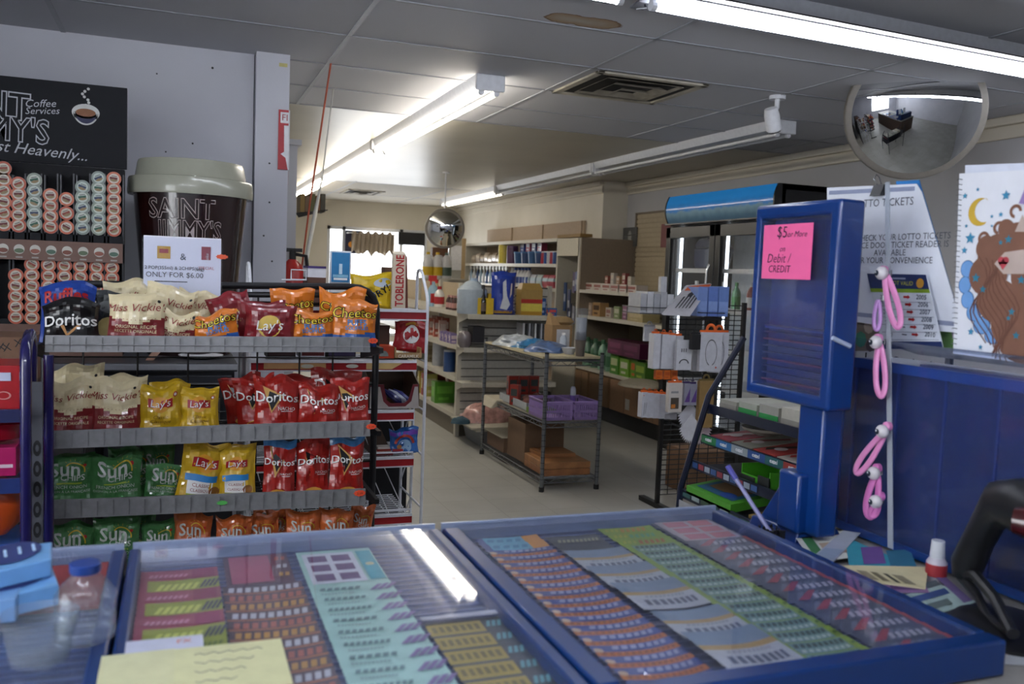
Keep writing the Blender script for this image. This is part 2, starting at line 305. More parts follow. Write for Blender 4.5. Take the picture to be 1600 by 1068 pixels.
# round security mirrors
def mirror(label, c, look, r, bulge, rodtop):
    c = Vector(c); root = thing('convex_mirror', label, 'mirror', c, 0, None)
    n_ = (Vector(look)-c).normalized(); a = n_.cross(ZF).normalized(); b = a.cross(n_)
    R = Matrix(((a.x, b.x, n_.x, c.x), (a.y, b.y, n_.y, c.y), (a.z, b.z, n_.z, c.z), (0, 0, 0, 1)))
    g = MB(); g.X = R; rs = (r*r+bulge*bulge)/(2*bulge); pr = []
    for k in range(25): th = math.asin(r/rs)*(1-k/24); pr.append((max(rs*math.sin(th), 1e-4), rs*math.cos(th)-(rs-bulge)))
    g.lathe(pr, (0, 0, 0), M('#d6d8da', .02, 1, .5, 0), 64); g.build('mirror_dome', root, ang=80)
    g = MB(); g.X = R; g.lathe([(r*.995, .012), (r*1.03, .006), (r*1.05, -.03), (r*1.02, -.075), (r*.3, -.09), (.01, -.09)], (0, 0, 0), M('#6f6a62', .5), 48); g.build('back_shell', root)
    q = c-n_*.04; g = MB(); g.tube([q, q-n_*.05+ZF*.01, (q.x-n_.x*.06, q.y-n_.y*.06, rodtop)], .009, WMET); g.cyl((q.x-n_.x*.06, q.y-n_.y*.06, rodtop-.012), (q.x-n_.x*.06, q.y-n_.y*.06, rodtop), .04, WMET, 16); g.build('ceiling_bracket', root)
c = PY(1430, 176, 3.62)
mirror('large round convex security mirror under the glowing strip light at top right', c, (.9, .1, 1.25), depth(c)*100/FPX, .085, CH)
c = PY(695, 357, 9.0)
mirror('small round convex mirror hanging near the back window', c, (1.2, 2.5, 1.2), .2, .06, CH)
# security camera
c = Vector((3.1, 4.19, CH)); r = thing('security_camera', 'white security camera on a short ceiling arm above the right strip light', 'security camera', c)
MB().cyl(c, c-ZF*.02, .045, WMET, 20).build('mount_plate', r)
MB().tube([c-ZF*.015, c-ZF*.06, c+Vector((-.015, .01, -.10))], .014, WMET).build('arm', r)
g = MB(); g.X = Matrix.Translation(c+Vector((-.03, -.01, -.14)))@Matrix.Rotation(.5, 4, 'Z')@Matrix.Rotation(-.5, 4, 'Y')
g.lathe([(.012, .075), (.034, .07), (.042, .03), (.042, -.05), (.036, -.058)], (0, 0, 0), WMET, 20); g.build('body', r)
g2 = MB(); g2.X = g.X; g2.lathe([(.034, -.05), (.034, -.064), (.01, -.066)], (0, 0, 0), BLK, 20); g2.build('lens', r)
# cords and pole gear at the post
a, b_ = PZ(517, 98, CH), PY(484, 318, 4.9); o = MB().tube([a, a.lerp(b_, .5), b_, PY(470, 430, 4.95)], .005, M('#a5492f', .6)).build('extension_cord'); tag(o, 'orange cord slanting down from the ceiling beside the post', 'cord')
a, b_ = PZ(521, 138, CH), PY(503, 280, 5.6); o = MB().tube([a, b_, PY(493, 330, 5.6), PY(472, 440, 5.4)], [.004, .004, .013, .013], M('#b8b8b4', .5)).build('leaning_pole'); tag(o, 'thin grey pole leaning up beside the orange cord', 'pole')
r = thing('wire_wall_shelf', 'wire shelf of upright brown files on the wall behind the post', 'shelf', PY(490, 330, 6.5))
g = MB()
for k in range(5): a = PY(462+k*1, 333+k*1.5, 6.4+k*.07); b_ = PY(512, 328, 6.4+k*.07); g.tube([a, b_], .004, BWIRE, 6)
g.build('wire_deck', r)
for k in range(5):
    a = PY(468+k*8, 331, 6.45); h_ = PY(468+k*8, 303+k % 2*3, 6.45).z; o = MB().box((a.x, 6.42, a.z), (a.x+.032, 6.62, h_), M(['#6d5a32', '#5c4b3a', '#4b4b30', '#6e4a2e', '#3c3a32'][k], .8)).build('file'); tag(o, 'brown upright file, %s from left on the wire wall shelf' % ORD[k], 'file', 'files on the wire shelf')
# fire extinguisher + fire sign
p = PY(455, 172, 4.6); q = PY(436, 264, 4.6); r = thing('fire_sign', 'red and white fire extinguisher arrow sign folded round the post', 'sign', (.5, 4.61, 2.0))
x0 = PY(435, 200, 4.615).x; z0, z1 = q.z, p.z
g = MB().box((x0, 4.612, z0), (.508, 4.619, z1), M('#b3232b', .45)); pl = front(x0, 4.611, z0); W_ = .508-x0; H_ = z1-z0
g.rect(pl, W_*.18, H_*.78, W_, H_*.96, WH, 1); g.txt(pl, W_*.62, H_*.82, 'FI', .045, RED, 2); g.poly(pl, [(W_*.55, H_*.74), (W_, H_*.74), (W_, 0), (W_*.75, H_*.2), (W_*.25, H_*.26), (W_*.6, H_*.3)], WH, 1)
g.build('sign_face', r)
g = MB().box((.508, 4.612, z0), (.514, 4.72, z1), M('#d9d9dc')); pl = Pl((.5145, 4.612, z0), YF, ZF)
g.txt(pl, .055, H_*.1, 'EXTINGUISHER', .03, RED, 1, rot=math.pi/2); g.build('side_face', r)
c = PY(457, 432, 5.0); r = thing('fire_extinguisher', 'red fire extinguisher with black hose hanging behind the post', 'fire extinguisher', (c.x, 5.0, 1.15))
cx, cz = PY(456, 430, 4.95).x, 1.42; RX = M('#a01a16', .3); zt = PY(457, 405, 4.95).z
MB().lathe([(.01, zt-.5), (.06, zt-.48), (.065, zt-.08), (.05, zt-.03), (.022, zt)], (cx, 4.93, 0), RX, 20).build('cylinder', r)
MB().cyl((cx, 4.93, zt), (cx, 4.93, zt+.05), .018, BLK).box((cx-.05, 4.92, zt+.04), (cx+.05, 4.94, zt+.06), BLK).build('valve', r)
MB().tube([(cx, 4.93, zt+.03), (cx+.07, 4.92, zt+.02), (cx+.085, 4.92, zt-.1), (cx+.08, 4.92, zt-.25)], .011, BLK).build('hose', r)
# curtain, banner behind the window
r = MB(); cx0, cx1 = PY(550, 370, 13.85).x, PY(616, 370, 13.85).x; zt, zb = PY(580, 363, 13.85).z, PY(580, 396, 13.85).z; N = 60; vs = []; fs = []
for i in range(N+1):
    u = i/N
    for j in range(9):
        v = j/8; vs.append((cx0+(cx1-cx0)*u, 13.85+.03*math.sin(u*60+v*2)+.012*math.sin(u*151), zt+.02*math.sin(u*37)-(zt-zb-.03*math.sin(u*23))*v))
for i in range(N):
    for j in range(8): fs.append((i*9+j, i*9+j+1, (i+1)*9+j+1, (i+1)*9+j))
r.add(vs, fs, M('#b9ab98', .9)); o = r.build('curtain_cloth', solid=.004); cr_t = thing('curtain', 'short pleated beige curtain hung in the back window', 'curtain', (cx0, 13.9, zt)); o.parent = cr_t; o.matrix_parent_inverse = Matrix.Translation(cr_t.location).inverted(); MB().cyl((cx0-.06, 13.87, zt-.02), (cx1+.06, 13.87, zt-.02), .008, WMET).box((cx0-.06, 13.86, zt-.03), (cx0-.04, 14.03, zt-.01), WMET).box((cx1+.04, 13.86, zt-.03), (cx1+.06, 14.03, zt-.01), WMET).build('curtain_rod', cr_t)
p0 = PY(541, 359, 13.95); p1 = PY(550, 396, 13.95); o = MB().box((p0.x, 14.0, p1.z), (p1.x+.15, 14.022, p0.z), M('#1b1e3c', .6)).disc(front(p0.x+.09, 13.999, p0.z-.22), 0, 0, .045, M('#d98e1e'), 1).box((p0.x+.13, 13.995, p1.z+.1), (p1.x+.12, 14.0, p0.z-.1), M('#8c2a24')).build('window_banner'); tag(o, 'navy and red banner with a yellow dot behind the curtain', 'banner')
p0 = PY(535, 352, 13.9); p1 = PY(550, 470, 13.9)
# ================================================================ COFFEE CORNER (left, against the white wall)
YC = 3.95
MATB = M('#15171d', .6, 0, .25); BARM = M('#202228', .4)
bt = PY(250, 567, 3.7).z
r = thing('coffee_bar', 'dark grey coffee cabinet with pale countertop edge behind the chip rack', 'cabinet', (-.3, 4.0, 0)); x0, x1 = -1.6, PY(371, 567, 3.7).x
MB().box((x0, 3.72, .08), (x1-.01, 4.35, bt-.035), BARM).box((x0, 3.78, 0), (x1-.03, 4.3, .08), BLK).build('body', r)
MB().box((x0, 3.7, bt-.035), (x1, 4.36, bt), M('#3a3b40', .4)).box((x0, 3.695, bt-.028), (x1, 3.7, bt-.004), M('#8e9096', .4)).build('countertop', r, bev=.003)
for k in range(4):
    xx = x1-.02-.5*k; d = MB().box((xx-.47, 3.70, .12), (xx, 3.72, bt-.05), M('#2b2d34', .4)).build('door', r, bev=.003); MB().box((xx-.06, 3.685, bt-.28), (xx-.045, 3.70, bt-.14), STEEL).build('handle', d)
for (xa, xb, h, c, lab) in ((205, 235, 26, '#6a2f25', 'folded card'),):
    a = PY(236, 559, 3.85); o = MB().hexa([(a.x-.02, 3.8, bt), (a.x+.01, 3.8, bt), (a.x+.01, 3.86, bt), (a.x-.02, 3.86, bt), (a.x+.05, 3.8, bt+.09), (a.x+.08, 3.8, bt+.09), (a.x+.08, 3.86, bt+.09), (a.x+.05, 3.86, bt+.09)], M('#b08a76')).build('card_holder'); tag(o, 'tilted pinkish card standing on the coffee cabinet', 'card')
a = PY(314, 560, 3.9); o = MB().lathe([(.03, 0), (.085, .008), (.09, .014), (.08, .014), (.02, .006)], (a.x, 3.9, bt), WH, 24).build('saucer'); tag(o, 'small white plate on the coffee cabinet', 'plate')
# pod display
r = thing('coffee_pod_display', 'black coffee pod display with lettered header and pod lanes, left of the giant cup', 'display', (-.7, 4.1, bt))
xr = PY(198, 200, YC+.12).x; zt = PY(198, 137, YC+.12).z; zm = PY(198, 256, YC+.12).z; XL = -1.25
hd = MB().box((XL, YC+.13, zm-.02), (xr, YC+.16, zt), MATB); pl = front(0, YC+.128, 0); TXW = M('#b9bcc2', .5)
def hp(x, y): p = PY(x, y, YC+.128); return p.x, p.z
u, v = hp(-12, 194); ROT = -.03
for off, mt, ll in ((.035, TXW, 1), (0, MATB, 2)):
    u, v = hp(-32, 180); hd.txt(pl, u, v, 'SAINT', .15, mt, ll, off=off, sx=.85, rot=ROT); u, v = hp(-2, 217); hd.txt(pl, u, v, "JIMMY'S", .135, mt, ll, off=off, sx=.8, rot=ROT)
u, v = hp(63, 167); hd.txt(pl, u, v, 'Coffee', .042, TXW, 1, shear=.3, rot=.1); u, v = hp(66, 178); hd.txt(pl, u, v, 'Services', .038, TXW, 1, shear=.3, rot=.1)
u, v = hp(36, 240); hd.txt(pl, u, v, 'Almost Heavenly...', .062, TXW, 1, shear=.35, rot=-.045)
# cup drawing with steam
u, v = hp(134, 176); CUPW = M('#c8c9c6'); CUPB = M('#22264a')
hd.disc(pl, u, v, .052, CUPW, 1, 24, ry=.035); hd.disc(pl, u, v, .046, CUPW, 1, 20, ry=.05, a0=math.pi, a1=2*math.pi)
hd.disc(pl, u, v, .04, CUPB, 2, 20, ry=.044, a0=math.pi, a1=2*math.pi); hd.disc(pl, u, v, .045, CUPW, 2, 24, ry=.024); hd.disc(pl, u, v, .037, M('#8a5a3a'), 3, 24, ry=.016)
for k in range(7): a0 = k/7; hd.disc(pl, u+.012*math.sin(k*1.2), v+.03+.011*k, .006, CUPW, 2, 8)
hd.build('header_sign', r, bev=0)
bd = MB(); zlo = PY(190, 512, YC).z; xr2 = PY(192, 400, YC).x
bd.box((XL, YC+.06, bt), (xr2, YC+.13, zm-.03), M('#0f1014', .6, 0, .25))
bd.box((XL, YC-.01, bt), (xr2, YC+.06, zlo+.01), M('#6d5145', .6))
bd.build('back_board', r)
STRIPZ0, STRIPZ1 = PY(100, 408, YC-.02).z, PY(100, 377, YC-.02).z
g = MB().box((XL, YC-.02, STRIPZ0), (xr2, YC+.0, STRIPZ1), M('#74564a', .5)); pl = front(0, YC-.021, (STRIPZ0+STRIPZ1)/2)
lanes = [5, 30, 55, 80, 105, 130, 155, 178]
for k, px_ in enumerate(lanes): x = PY(px_, 390, YC-.02).x; g.disc(pl, x, .002, .019, M('#c9c6bd'), 1); g.disc(pl, x, -.004, .017, M(['#7d4a3c', '#5b6b52', '#94594a', '#4f6b5c'][k % 4]), 2, 12, ry=.009); g.rect(pl, x-.012, -.032, x+.012, -.026, M('#a09a92'), 1)
g.build('label_strip', r)
g = MB()
for px_ in lanes:
    for zz0, zz1 in ((STRIPZ1, PY(px_, 272, YC).z), (zlo+.02, STRIPZ0)):
        x = PY(px_, 350, YC).x; g.box((x+.031, YC-.0, zz0), (x+.037, YC+.06, zz1), M('#2a2b30', .3)); g.box((x-.037, YC-.0, zz0), (x-.031, YC+.06, zz1), M('#2a2b30', .3))
g.box((XL, YC, STRIPZ1+.0), (xr2, YC+.06, STRIPZ1+.03), MATB).box((XL, YC, zlo), (xr2, YC+.06, zlo+.03), MATB)
g.build('lane_dividers', r)
def pod_mesh(c1, c2, c3, tw):
    g = MB(); g.lathe([(.021, -.04), (.023, -.01), (.0295, -.004), (.0305, -.001), (.0305, .002)], (0, 0, 0), M('#d8d6d0', .4), 20, 'y'); pl = Pl((0, .0031, 0), XF, ZF); pl.o = Vector((0, -.0035, 0))
    pl.o = Vector((0, -.0005, 0)); pl = Pl((0, -.0035, 0), XF, ZF)
    g.disc(pl, 0, 0, .0305, M(c1, .35), 1, 20); g.disc(pl, 0, 0, .022, M(c2, .4), 2, 20); g.rect(pl, -.017, -.004, .015, .006, M(c3, .4), 3); g.rect(pl, -.01, .009, .012, .012, M('#4d4d50'), 3); g.disc(pl, 0, 0, .019, M('#8f7b58'), 3, 12, ry=.014, a0=math.pi*1.15, a1=math.pi*1.85)
    g.X = Matrix.Rotation(tw, 4, 'Y'); o = g.build('pod_proto'); me = o.data; bpy.data.objects.remove(o); return me
PO = [pod_mesh('#c46a4a', '#cfc4b6', '#6a2c2a', .0), pod_mesh('#b8583f', '#c8bfae', '#8b3b2c', .1)]; PG = [pod_mesh('#8f9a8c', '#c3cbc0', '#2f5a48', 0), pod_mesh('#87938a', '#bcc8bf', '#35425c', 0)]
def pods(px_, ytop, ybot, n, kind, lane, row):
    for k in range(n):
        y = ybot+(ytop-ybot)*k/max(1, n-1); p = PY(px_, y, YC+.0); me = (PO if kind == 'o' else PG)[(k+lane) % 2]
        o = bpy.data.objects.new('coffee_pod', me); COL.objects.link(o); o.location = p; o.scale = (.9, .9, .9); o.rotation_euler = (0, random.uniform(-.5, .5), 0)
        tag(o, '%s pod, %s from bottom, %s lane from right, %s row' % ('orange-rimmed' if kind == 'o' else 'green and white', ORD[k], ['first', 'second', 'third', 'fourth', 'fifth', 'sixth', 'seventh', 'eighth'][7-lane], row), 'coffee pod', 'coffee pods in the %s row of lanes' % row)
for i, (px_, a, b_, n_, k) in enumerate([(6, 263, 350, 6, 'o'), (29, 287, 352, 5, 'o'), (54, 281, 350, 5, 'g'), (79, 305, 354, 4, 'o'), (104, 311, 355, 3, 'o'), (129, 292, 356, 5, 'g'), (154, 278, 357, 6, 'g'), (178, 279, 359, 6, 'o')]): pods(px_, a, b_, n_, k, i, 'upper')
for i, (px_, a, b_, n_, k) in enumerate([(25, 430, 495, 5, 'o'), (50, 413, 496, 6, 'o'), (76, 414, 497, 6, 'o'), (101, 415, 498, 6, 'o'), (126, 416, 498, 6, 'o'), (151, 417, 498, 6, 'o'), (175, 418, 498, 6, 'o')]): pods(px_, a, b_, n_, k, i+1, 'lower')
# giant cup
Y = 4.12; a, b_ = PY(204, 300, Y), PY(390, 300, Y); cx = (a.x+b_.x)/2; RR = (b_.x-a.x)/2
r = thing('giant_coffee_cup', 'giant brown paper-cup bin with cream lid and outlined lettering', 'display cup', (cx, Y, bt))
zl = PY(300, 300, Y-RR).z; zlt = PY(300, 248, Y-RR*.8).z; zb = bt; H = zl-zb; rb = RR*.72
CUPM = M('#240e0c', .2, coat=.6, var=.02)
g = MB().lathe([(rb, zb), (RR*.96, zl)], (cx, Y, 0), CUPM, 72)
class Cone:
    def __init__(s): s.n = -YF
    def __call__(s, u, v, l=0):
        rr = rb+(RR*.96-rb)*(v-zb)/H+.001+l*.0007; t = u/RR-.12; return Vector((cx+rr*math.sin(t), Y-rr*math.cos(t), v))
cn = Cone(); OUT = M('#a39a98', .4)
zz = zl-.115*RR/.28
for off, mt, ll in ((.03, OUT, 1), (0, CUPM, 2.2)):
    g.txt(cn, -.02, zl-.105, 'SAINT', .112, mt, ll, off=off, sx=.95); g.txt(cn, .02, zl-.19, "JIMMY'S", .108, mt, ll, off=off, sx=.8)
g.build('cup_body', r, ang=40)
LIDM = M('#a3a494', .25, coat=.3, var=.02); h1 = PY(300, 300, Y-RR).z-PY(300, 283, Y-RR).z
hh = PY(300, 275, Y-RR).z
MB().lathe([(RR*.9, zl-.004), (RR*1.05, zl-.006), (RR*1.06, zl+.004), (RR*1.05, hh-.008), (RR*1.035, hh), (RR*.955, hh+.003), (RR*.94, hh+.006), (RR*.9, zlt-.012), (RR*.88, zlt), (RR*.8, zlt+.003), (.001, zlt+.002)], (cx, Y, 0), LIDM, 72).build('cup_lid', r, ang=50)
# ================================================================ CHIP RACK
YR = 2.55
r = thing('chip_rack', 'black wire snack rack with four shelves fronted by grey price rails', 'rack', (.1, 2.7, 0))
rails = []; RM = M('#77787a', .3, .1, .5, .12, 60)
for k, (a, b_, h) in enumerate((((70, 524), (579, 527), .042), ((74, 674), (579, 657), .045), ((62, 783), (572, 764), .047), ((66, 893), (570, 862), .047))):
    A, B = PY(*a, YR), PY(*b_, YR); rails.append((A, B, h)); h *= 1.02
    g = MB(); n_ = 22
    g.hexa([(A.x, YR, A.z-h), (B.x, YR, B.z-h), (B.x, YR+.006, B.z-h), (A.x, YR+.006, A.z-h), (A.x, YR+.008, A.z), (B.x, YR+.008, B.z), (B.x, YR+.014, B.z), (A.x, YR+.014, A.z)], RM)
    for i in range(n_):
        t = (i+.5)/n_; q = A.lerp(B, t); g.box((q.x-.001, YR-.001, q.z-h+.004), (q.x+.001, YR+.004, q.z-.004), M('#6e6f71', .4))
    rl = g.build('price_rail', r)
    MB().box((A.x, YR-.002, A.z-h*.55), (B.x, YR+.001, A.z-h*.5), M('#8d8e90', .3)).build('rail_groove', rl) if k == 0 else None
    s_ = MB()
    for i in range(9): y = YR+.02+i*.035; s_.cyl((A.x, y, A.z-h+.008), (B.x, y, B.z-h+.008), .0028, BWIRE, 6)
    for i in range(6): t = i/5; q = A.lerp(B, t); s_.cyl((q.x, YR+.01, q.z-h+.004), (q.x, YR+.31, q.z-h+.004), .004, BWIRE, 6)
    s_.build('shelf_wires', r)
def polyt(pts, rad, k=5):
    out = []
    P = [Vector(p) for p in pts]
    for i, p in enumerate(P):
        if i in (0, len(P)-1): out.append(p); continue
        a = (P[i-1]-p); b_ = (P[i+1]-p); ra = min(rad, a.length/2, b_.length/2); a = p+a.normalized()*ra; b_ = p+b_.normalized()*ra
        for j in range(k+1): t = j/k; out.append(a*(1-t)**2+p*2*t*(1-t)+b_*t*t)
    return out
Yb = 2.86; TL, TRr = PY(70, 443, Yb), PY(590, 448, Yb)
g = MB(); g.tube(polyt([(TL.x, Yb, .02), (TL.x, Yb, TL.z), (TRr.x, Yb, TRr.z), (TRr.x, Yb, .02)], .09), .011, M('#1b1c20', .4), 10)
g.tube(polyt([(TL.x, Yb, .3), (TL.x, Yb, TL.z-.028), (TRr.x, Yb, TRr.z-.028), (TRr.x, Yb, .3)], .08), .009, M('#1b1c20', .4), 8)
g.build('back_frame', r)
g = MB()
for k in range(14): z = 1.3-k*.085; g.cyl((TL.x, Yb, z), (TRr.x, Yb, z), .0025 if k not in (0, 3, 6, 9) else .006, BWIRE, 6)
for px_ in (130, 215, 294, 402, 468, 520): x = PY(px_, 560, Yb).x; g.cyl((x, Yb, .1), (x, Yb, 1.33), .003, BWIRE, 6)
g.build('back_wires', r)
for x in (TL.x+.005, TRr.x-.045):
    for A, B, h in rails: q = A if x < 0 else B; g = MB(); g.hexa([(x-.006, YR+.02, q.z-h-.005), (x+.006, YR+.02, q.z-h-.005), (x+.006, Yb, q.z-h-.05), (x-.006, Yb, q.z-h-.05), (x-.006, YR+.02, q.z-h+.01), (x+.006, YR+.02, q.z-h+.01), (x+.006, Yb, q.z-h+.01), (x-.006, Yb, q.z-h+.01)], BWIRE); g.build('shelf_bracket', r)
for x in (TL.x, TRr.x): MB().box((x-.018, YR+.0, .0), (x+.018, Yb+.05, .04), BWIRE).build('foot', r)
g = MB(); x = PY(378, 560, 2.95).x; g.cyl((x, 2.93, .0), (x, 2.93, 1.36), .012, STEEL, 12); g.build('steel_post', r)
# orange price tags & green clip
def sticker(px_, py_, Y, w_, h_, c, t, label):
    p = PY(px_, py_, Y); pl = front(p.x, Y, p.z); g = MB(); pts = [(w_*math.cos(a)*(.9+.2*(i % 2)), h_*math.sin(a)*(.9+.2*(i % 2))) for i, a in enumerate([2*math.pi*j/18 for j in range(18)])]
    g.prism(Pl((p.x, Y, p.z), XF, ZF), pts, -.0015, M(c, .5)); 
    if t: g.txt(Pl((p.x, Y-.0016, p.z), XF, ZF), 0, -h_*.45, t, h_*1.1, M('#5a1208'), 1)
    o = g.build('price_sticker'); tag(o, label, 'price sticker', 'price stickers on the snack display')
sticker(583, 532, YR-.003, .014, .008, '#e8502c', '2.19', 'orange price sticker at right end of the top grey rail')
sticker(580, 666, YR-.003, .015, .008, '#e8502c', '2.19', 'orange price sticker at right end of the second grey rail')
sticker(562, 770, YR-.003, .017, .009, '#e8502c', '2.19', 'orange price sticker at right end of the third grey rail')
sticker(347, 785, YR-.003, .014, .006, '#58b85a', '', 'green sticker in the middle of the third grey rail')
# bags -------------------------------------------------------------
CRM = M('#ddcfa6', .35, coat=.3); MRN = M('#7a1f22', .35, coat=.3); YEL = M('#c9a31c', .35, coat=.4); ORA = M('#d6761a', .35, coat=.4); BGR = M('#7d1c26', .3, coat=.4); DRD = M('#9c1d16', .3, coat=.4); DBK = M('#0d0d10', .3, coat=.4); GRN = M('#3d7340', .33, coat=.3); SOR = M('#b85a26', .33, coat=.3); RBL = M('#1c3f94', .3, coat=.4); GRD = M('#2d3133', .4)
TW = M('#e3e3e0', .4); TGY = M('#b9bdb8', .4); TR_ = M('#8d1f1c', .4); CHIP = M('#d59c3c', .5); CHIP2 = M('#c5b070', .5); SKY = M('#2d82c4', .4); RBN = M('#a81c22', .4)
class BagS:
    def __init__(s, w_, h, d, seed, lean): s.w = w_; s.h = h; s.d = d; s.s = seed; s.lean = lean; s.n = -YF
    def hw(s, t): return s.w/2*(1-.09*math.sin(math.pi*min(1, max(0, t)))+.02*noise.noise((t*5, s.s, 3)))
    def T(s, u, t):
        e = max(0, 1-abs(2*u-1)**2.6); f = max(0, min(1, (1-t)/.14))**.55*max(0, min(1, (t+.02)/.10))**.5
        return s.d/2*e**.75*f
    def pt(s, u, t, side):
        y = s.T(u, t); nn = noise.noise((u*3.2+s.s, t*3.5, side*9))*.010+noise.noise((u*9+s.s, t*7, side*4+s.s))*.0045
        if t > .9: nn = noise.noise((u*6+s.s, 2, 1))*.006*(side if side < 0 else -1)
        else: nn *= (1 if y > .004 else .4)
        x = (2*u-1)*s.hw(t); topsag = .028*noise.noise((u*2.2+s.s*3, .3, 7))*t*t
        return Vector((x, side*(y)+nn*(1 if side < 0 else 1)+math.sin(s.lean)*t*s.h, t*s.h*math.cos(s.lean)+topsag))
    def __call__(s, u, v, l=0):
        t = v/s.h; uu = u/(2*s.hw(t))+.5; uu = min(1, max(0, uu)); p = s.pt(uu, t, -1); p.y -= .0008+l*.0006; return p
def bag(kind, px_, top_, w_px, Y, base, label, tilt=0, rz=0, seal=None, lean=.12, dd=.30):
    tilt += random.uniform(-.035, .035); rz += random.uniform(-.16, .16); seed = random.uniform(0, 90); b0 = PY(px_, 500, Y); dep = depth(b0); w_ = w_px*dep/FPX; zt_ = PY(px_, top_, Y).z; h = zt_-base
    S = BagS(w_, h, w_*dd, seed, lean); g = MB(); NU, NV = 16, 22
    def zone(u, t):
        if seal and t > .87: return seal
        if kind == 'miss': return CRM if t > .50-.12*math.cos((u-.5)*math.pi)**2+.03 else MRN
        if kind == 'cheetos': return SKY_B if t < .22+.1*u else ORA
        return {'lays': YEL, 'layshalf': YEL, 'bbq': BGR, 'doritos': DRD, 'black': DBK, 'sun': GRN, 'sunorange': SOR, 'ruffles': RBL, 'dark': GRD, 'plain': BGR, 'yellowbig': M('#cfae18', .3, coat=.4), 'redcandy': M('#9b1620', .3, coat=.4), 'bluecandy': M('#1f5fa8', .3, coat=.4)}[kind]
    SKY_B = M('#1d55a0', .35, coat=.4)
    for side in (-1, 1):
        vs = [S.pt(i/NU, j/NV, side) for j in range(NV+1) for i in range(NU+1)]
        for j in range(NV):
            for i in range(NU):
                a = j*(NU+1)+i; q = (a, a+1, a+NU+2, a+NU+1); q = q if side < 0 else q[::-1]
                g.add([vs[k] for k in q], [(0, 1, 2, 3)], zone((i+.5)/NU, (j+.5)/NV))
    W, H_ = w_, h
    if kind == 'miss':
        g.txt(S, 0, H_*.66, "Miss Vickie's", W*.2, TR_, 5, shear=.25, rot=.02)
        for k in range(11): a = -.9+k*.18; g.disc(S, W*.4*math.sin(a), H_*(.56-.07*math.cos(a)), W*.008, TR_, 1, 6)
        g.txt(S, 0, H_*.33, 'ORIGINAL RECIPE', W*.085, CRM, 2); g.txt(S, 0, H_*.25, "RECETTE ORIGINALE", W*.075, CRM, 2)
        for k in range(3): g.disc(S, W*(-.14+.14*k), H_*.09, W*.11, CHIP2, 1+k, 12, ry=W*.055)
        g.disc(S, W*.36, H_*.84, W*.03, DRK, 1, 6)
    elif kind in ('lays', 'bbq', 'layshalf'):
        v = .66 if kind != 'bbq' else .5; rr = .06
        if kind == 'bbq': g.disc(S, 0, H_*v, W*.22, M('#cfae3c', .4), 1, 20); g.txt(S, 0, H_*v-W*.07, "Lay's", W*.27, TW, 9, rot=rr, shear=.15)
        else:
            g.disc(S, 0, H_*v+W*.0, W*.2, M('#d9992a', .4), 1, 20)
            for q in range(1): g.rect(S, -W*.27, H_*v-W*.09, W*.27, H_*v+W*.11, RBN, 2, 6, 2)
            g.txt(S, 0, H_*v-W*.06, "Lay's", W*.24, TW, 9, rot=.05, shear=.15)
        if kind == 'lays': g.txt(S, 0, H_*.36, 'Classic', W*.12, M('#6d4a14'), 2, shear=.3); g.txt(S, 0, H_*.27, 'Classique', W*.12, M('#6d4a14'), 2, shear=.3); g.disc(S, W*.33, H_*.8, W*.05, RBN, 1, 12); g.disc(S, W*.33, H_*.8, W*.03, TW, 2, 10)
        if kind == 'layshalf': g.rect(S, -W*.3, H_*.15, W*.22, H_*.36, TW, 1, 5, 2); g.rect(S, -W*.36, H_*.36, W*.3, H_*.47, SKY, 2, 6, 1); g.txt(S, -.02*W, H_*.27, 'CLASSIC', W*.1, TR_, 5); g.txt(S, -.02*W, H_*.19, 'CLASSIQUE', W*.085, TR_, 5); g.disc(S, W*.28, H_*.2, W*.12, M('#8a5a24'), 1, 12); g.rect(S, -W*.3, H_*.1, W*.2, H_*.15, M('#8fa51c'), 1, 5, 1)
    elif kind in ('doritos', 'black'):
        o_ = GOLD = M('#c99a52', .4)
        if kind == 'doritos':
            g.poly(S, [(-W*.30, H_*.86), (W*.14, H_*.66), (-W*.12, H_*.36)], GOLD, 1); g.poly(S, [(-W*.26, H_*.81), (W*.08, H_*.65), (-W*.115, H_*.41)], DBK, 2)
            g.disc(S, 0, H_*.08, W*.3, CHIP, 1, 14, ry=H_*.09); g.txt(S, W*.2, H_*.4, 'NACHO', W*.1, TW, 2); g.rect(S, W*.08, H_*.375, W*.33, H_*.385, TW, 1, 3)
        else: g.poly(S, [(-W*.15, H_*.46), (-W*.05, H_*.2), (W*.2, H_*.46), (W*.13, H_*.46), (-W*.04, H_*.27), (-W*.09, H_*.46)], M('#c08a52'), 1)
        g.txt(S, 0, H_*.57 if kind == 'doritos' else H_*.45, 'Doritos', W*.285, TW, 8, off=.012)
    elif kind == 'cheetos':
        g.txt(S, 0, H_*.62, 'Cheetos', W*.27, DBK, 4, off=.05, rot=.1, shear=.15); g.txt(S, 0, H_*.62, 'Cheetos', W*.27, M('#e3c62e'), 6, off=.0, rot=.1, shear=.15)
        g.txt(S, W*.06, H_*.46, 'PUFFS', W*.17, SKY, 2, off=.02, rot=.06, sx=.9); g.txt(S, W*.06, H_*.36, 'SOUFFLÉS', W*.11, SKY, 2, off=.02, rot=.06)
        for k in range(4): g.disc(S, W*(-.1+.14*k), H_*(.12+.03*(k % 2)), W*.06, M('#e09038'), 1+k, 10, ry=W*.025)
    elif kind in ('sun', 'sunorange'):
        g.txt(S, -W*.05, H_*.6, 'Sun', W*.44, TGY, 4, off=.015, sx=.9); g.txt(S, W*.09, H_*.51, 'CHIPS', W*.17, TGY, 4, off=.01)
        g.disc(S, W*.12, H_*.68, W*.2, M('#c9a82c'), 3, 18, rin=W*.175, a0=-.2, a1=math.pi*.8)
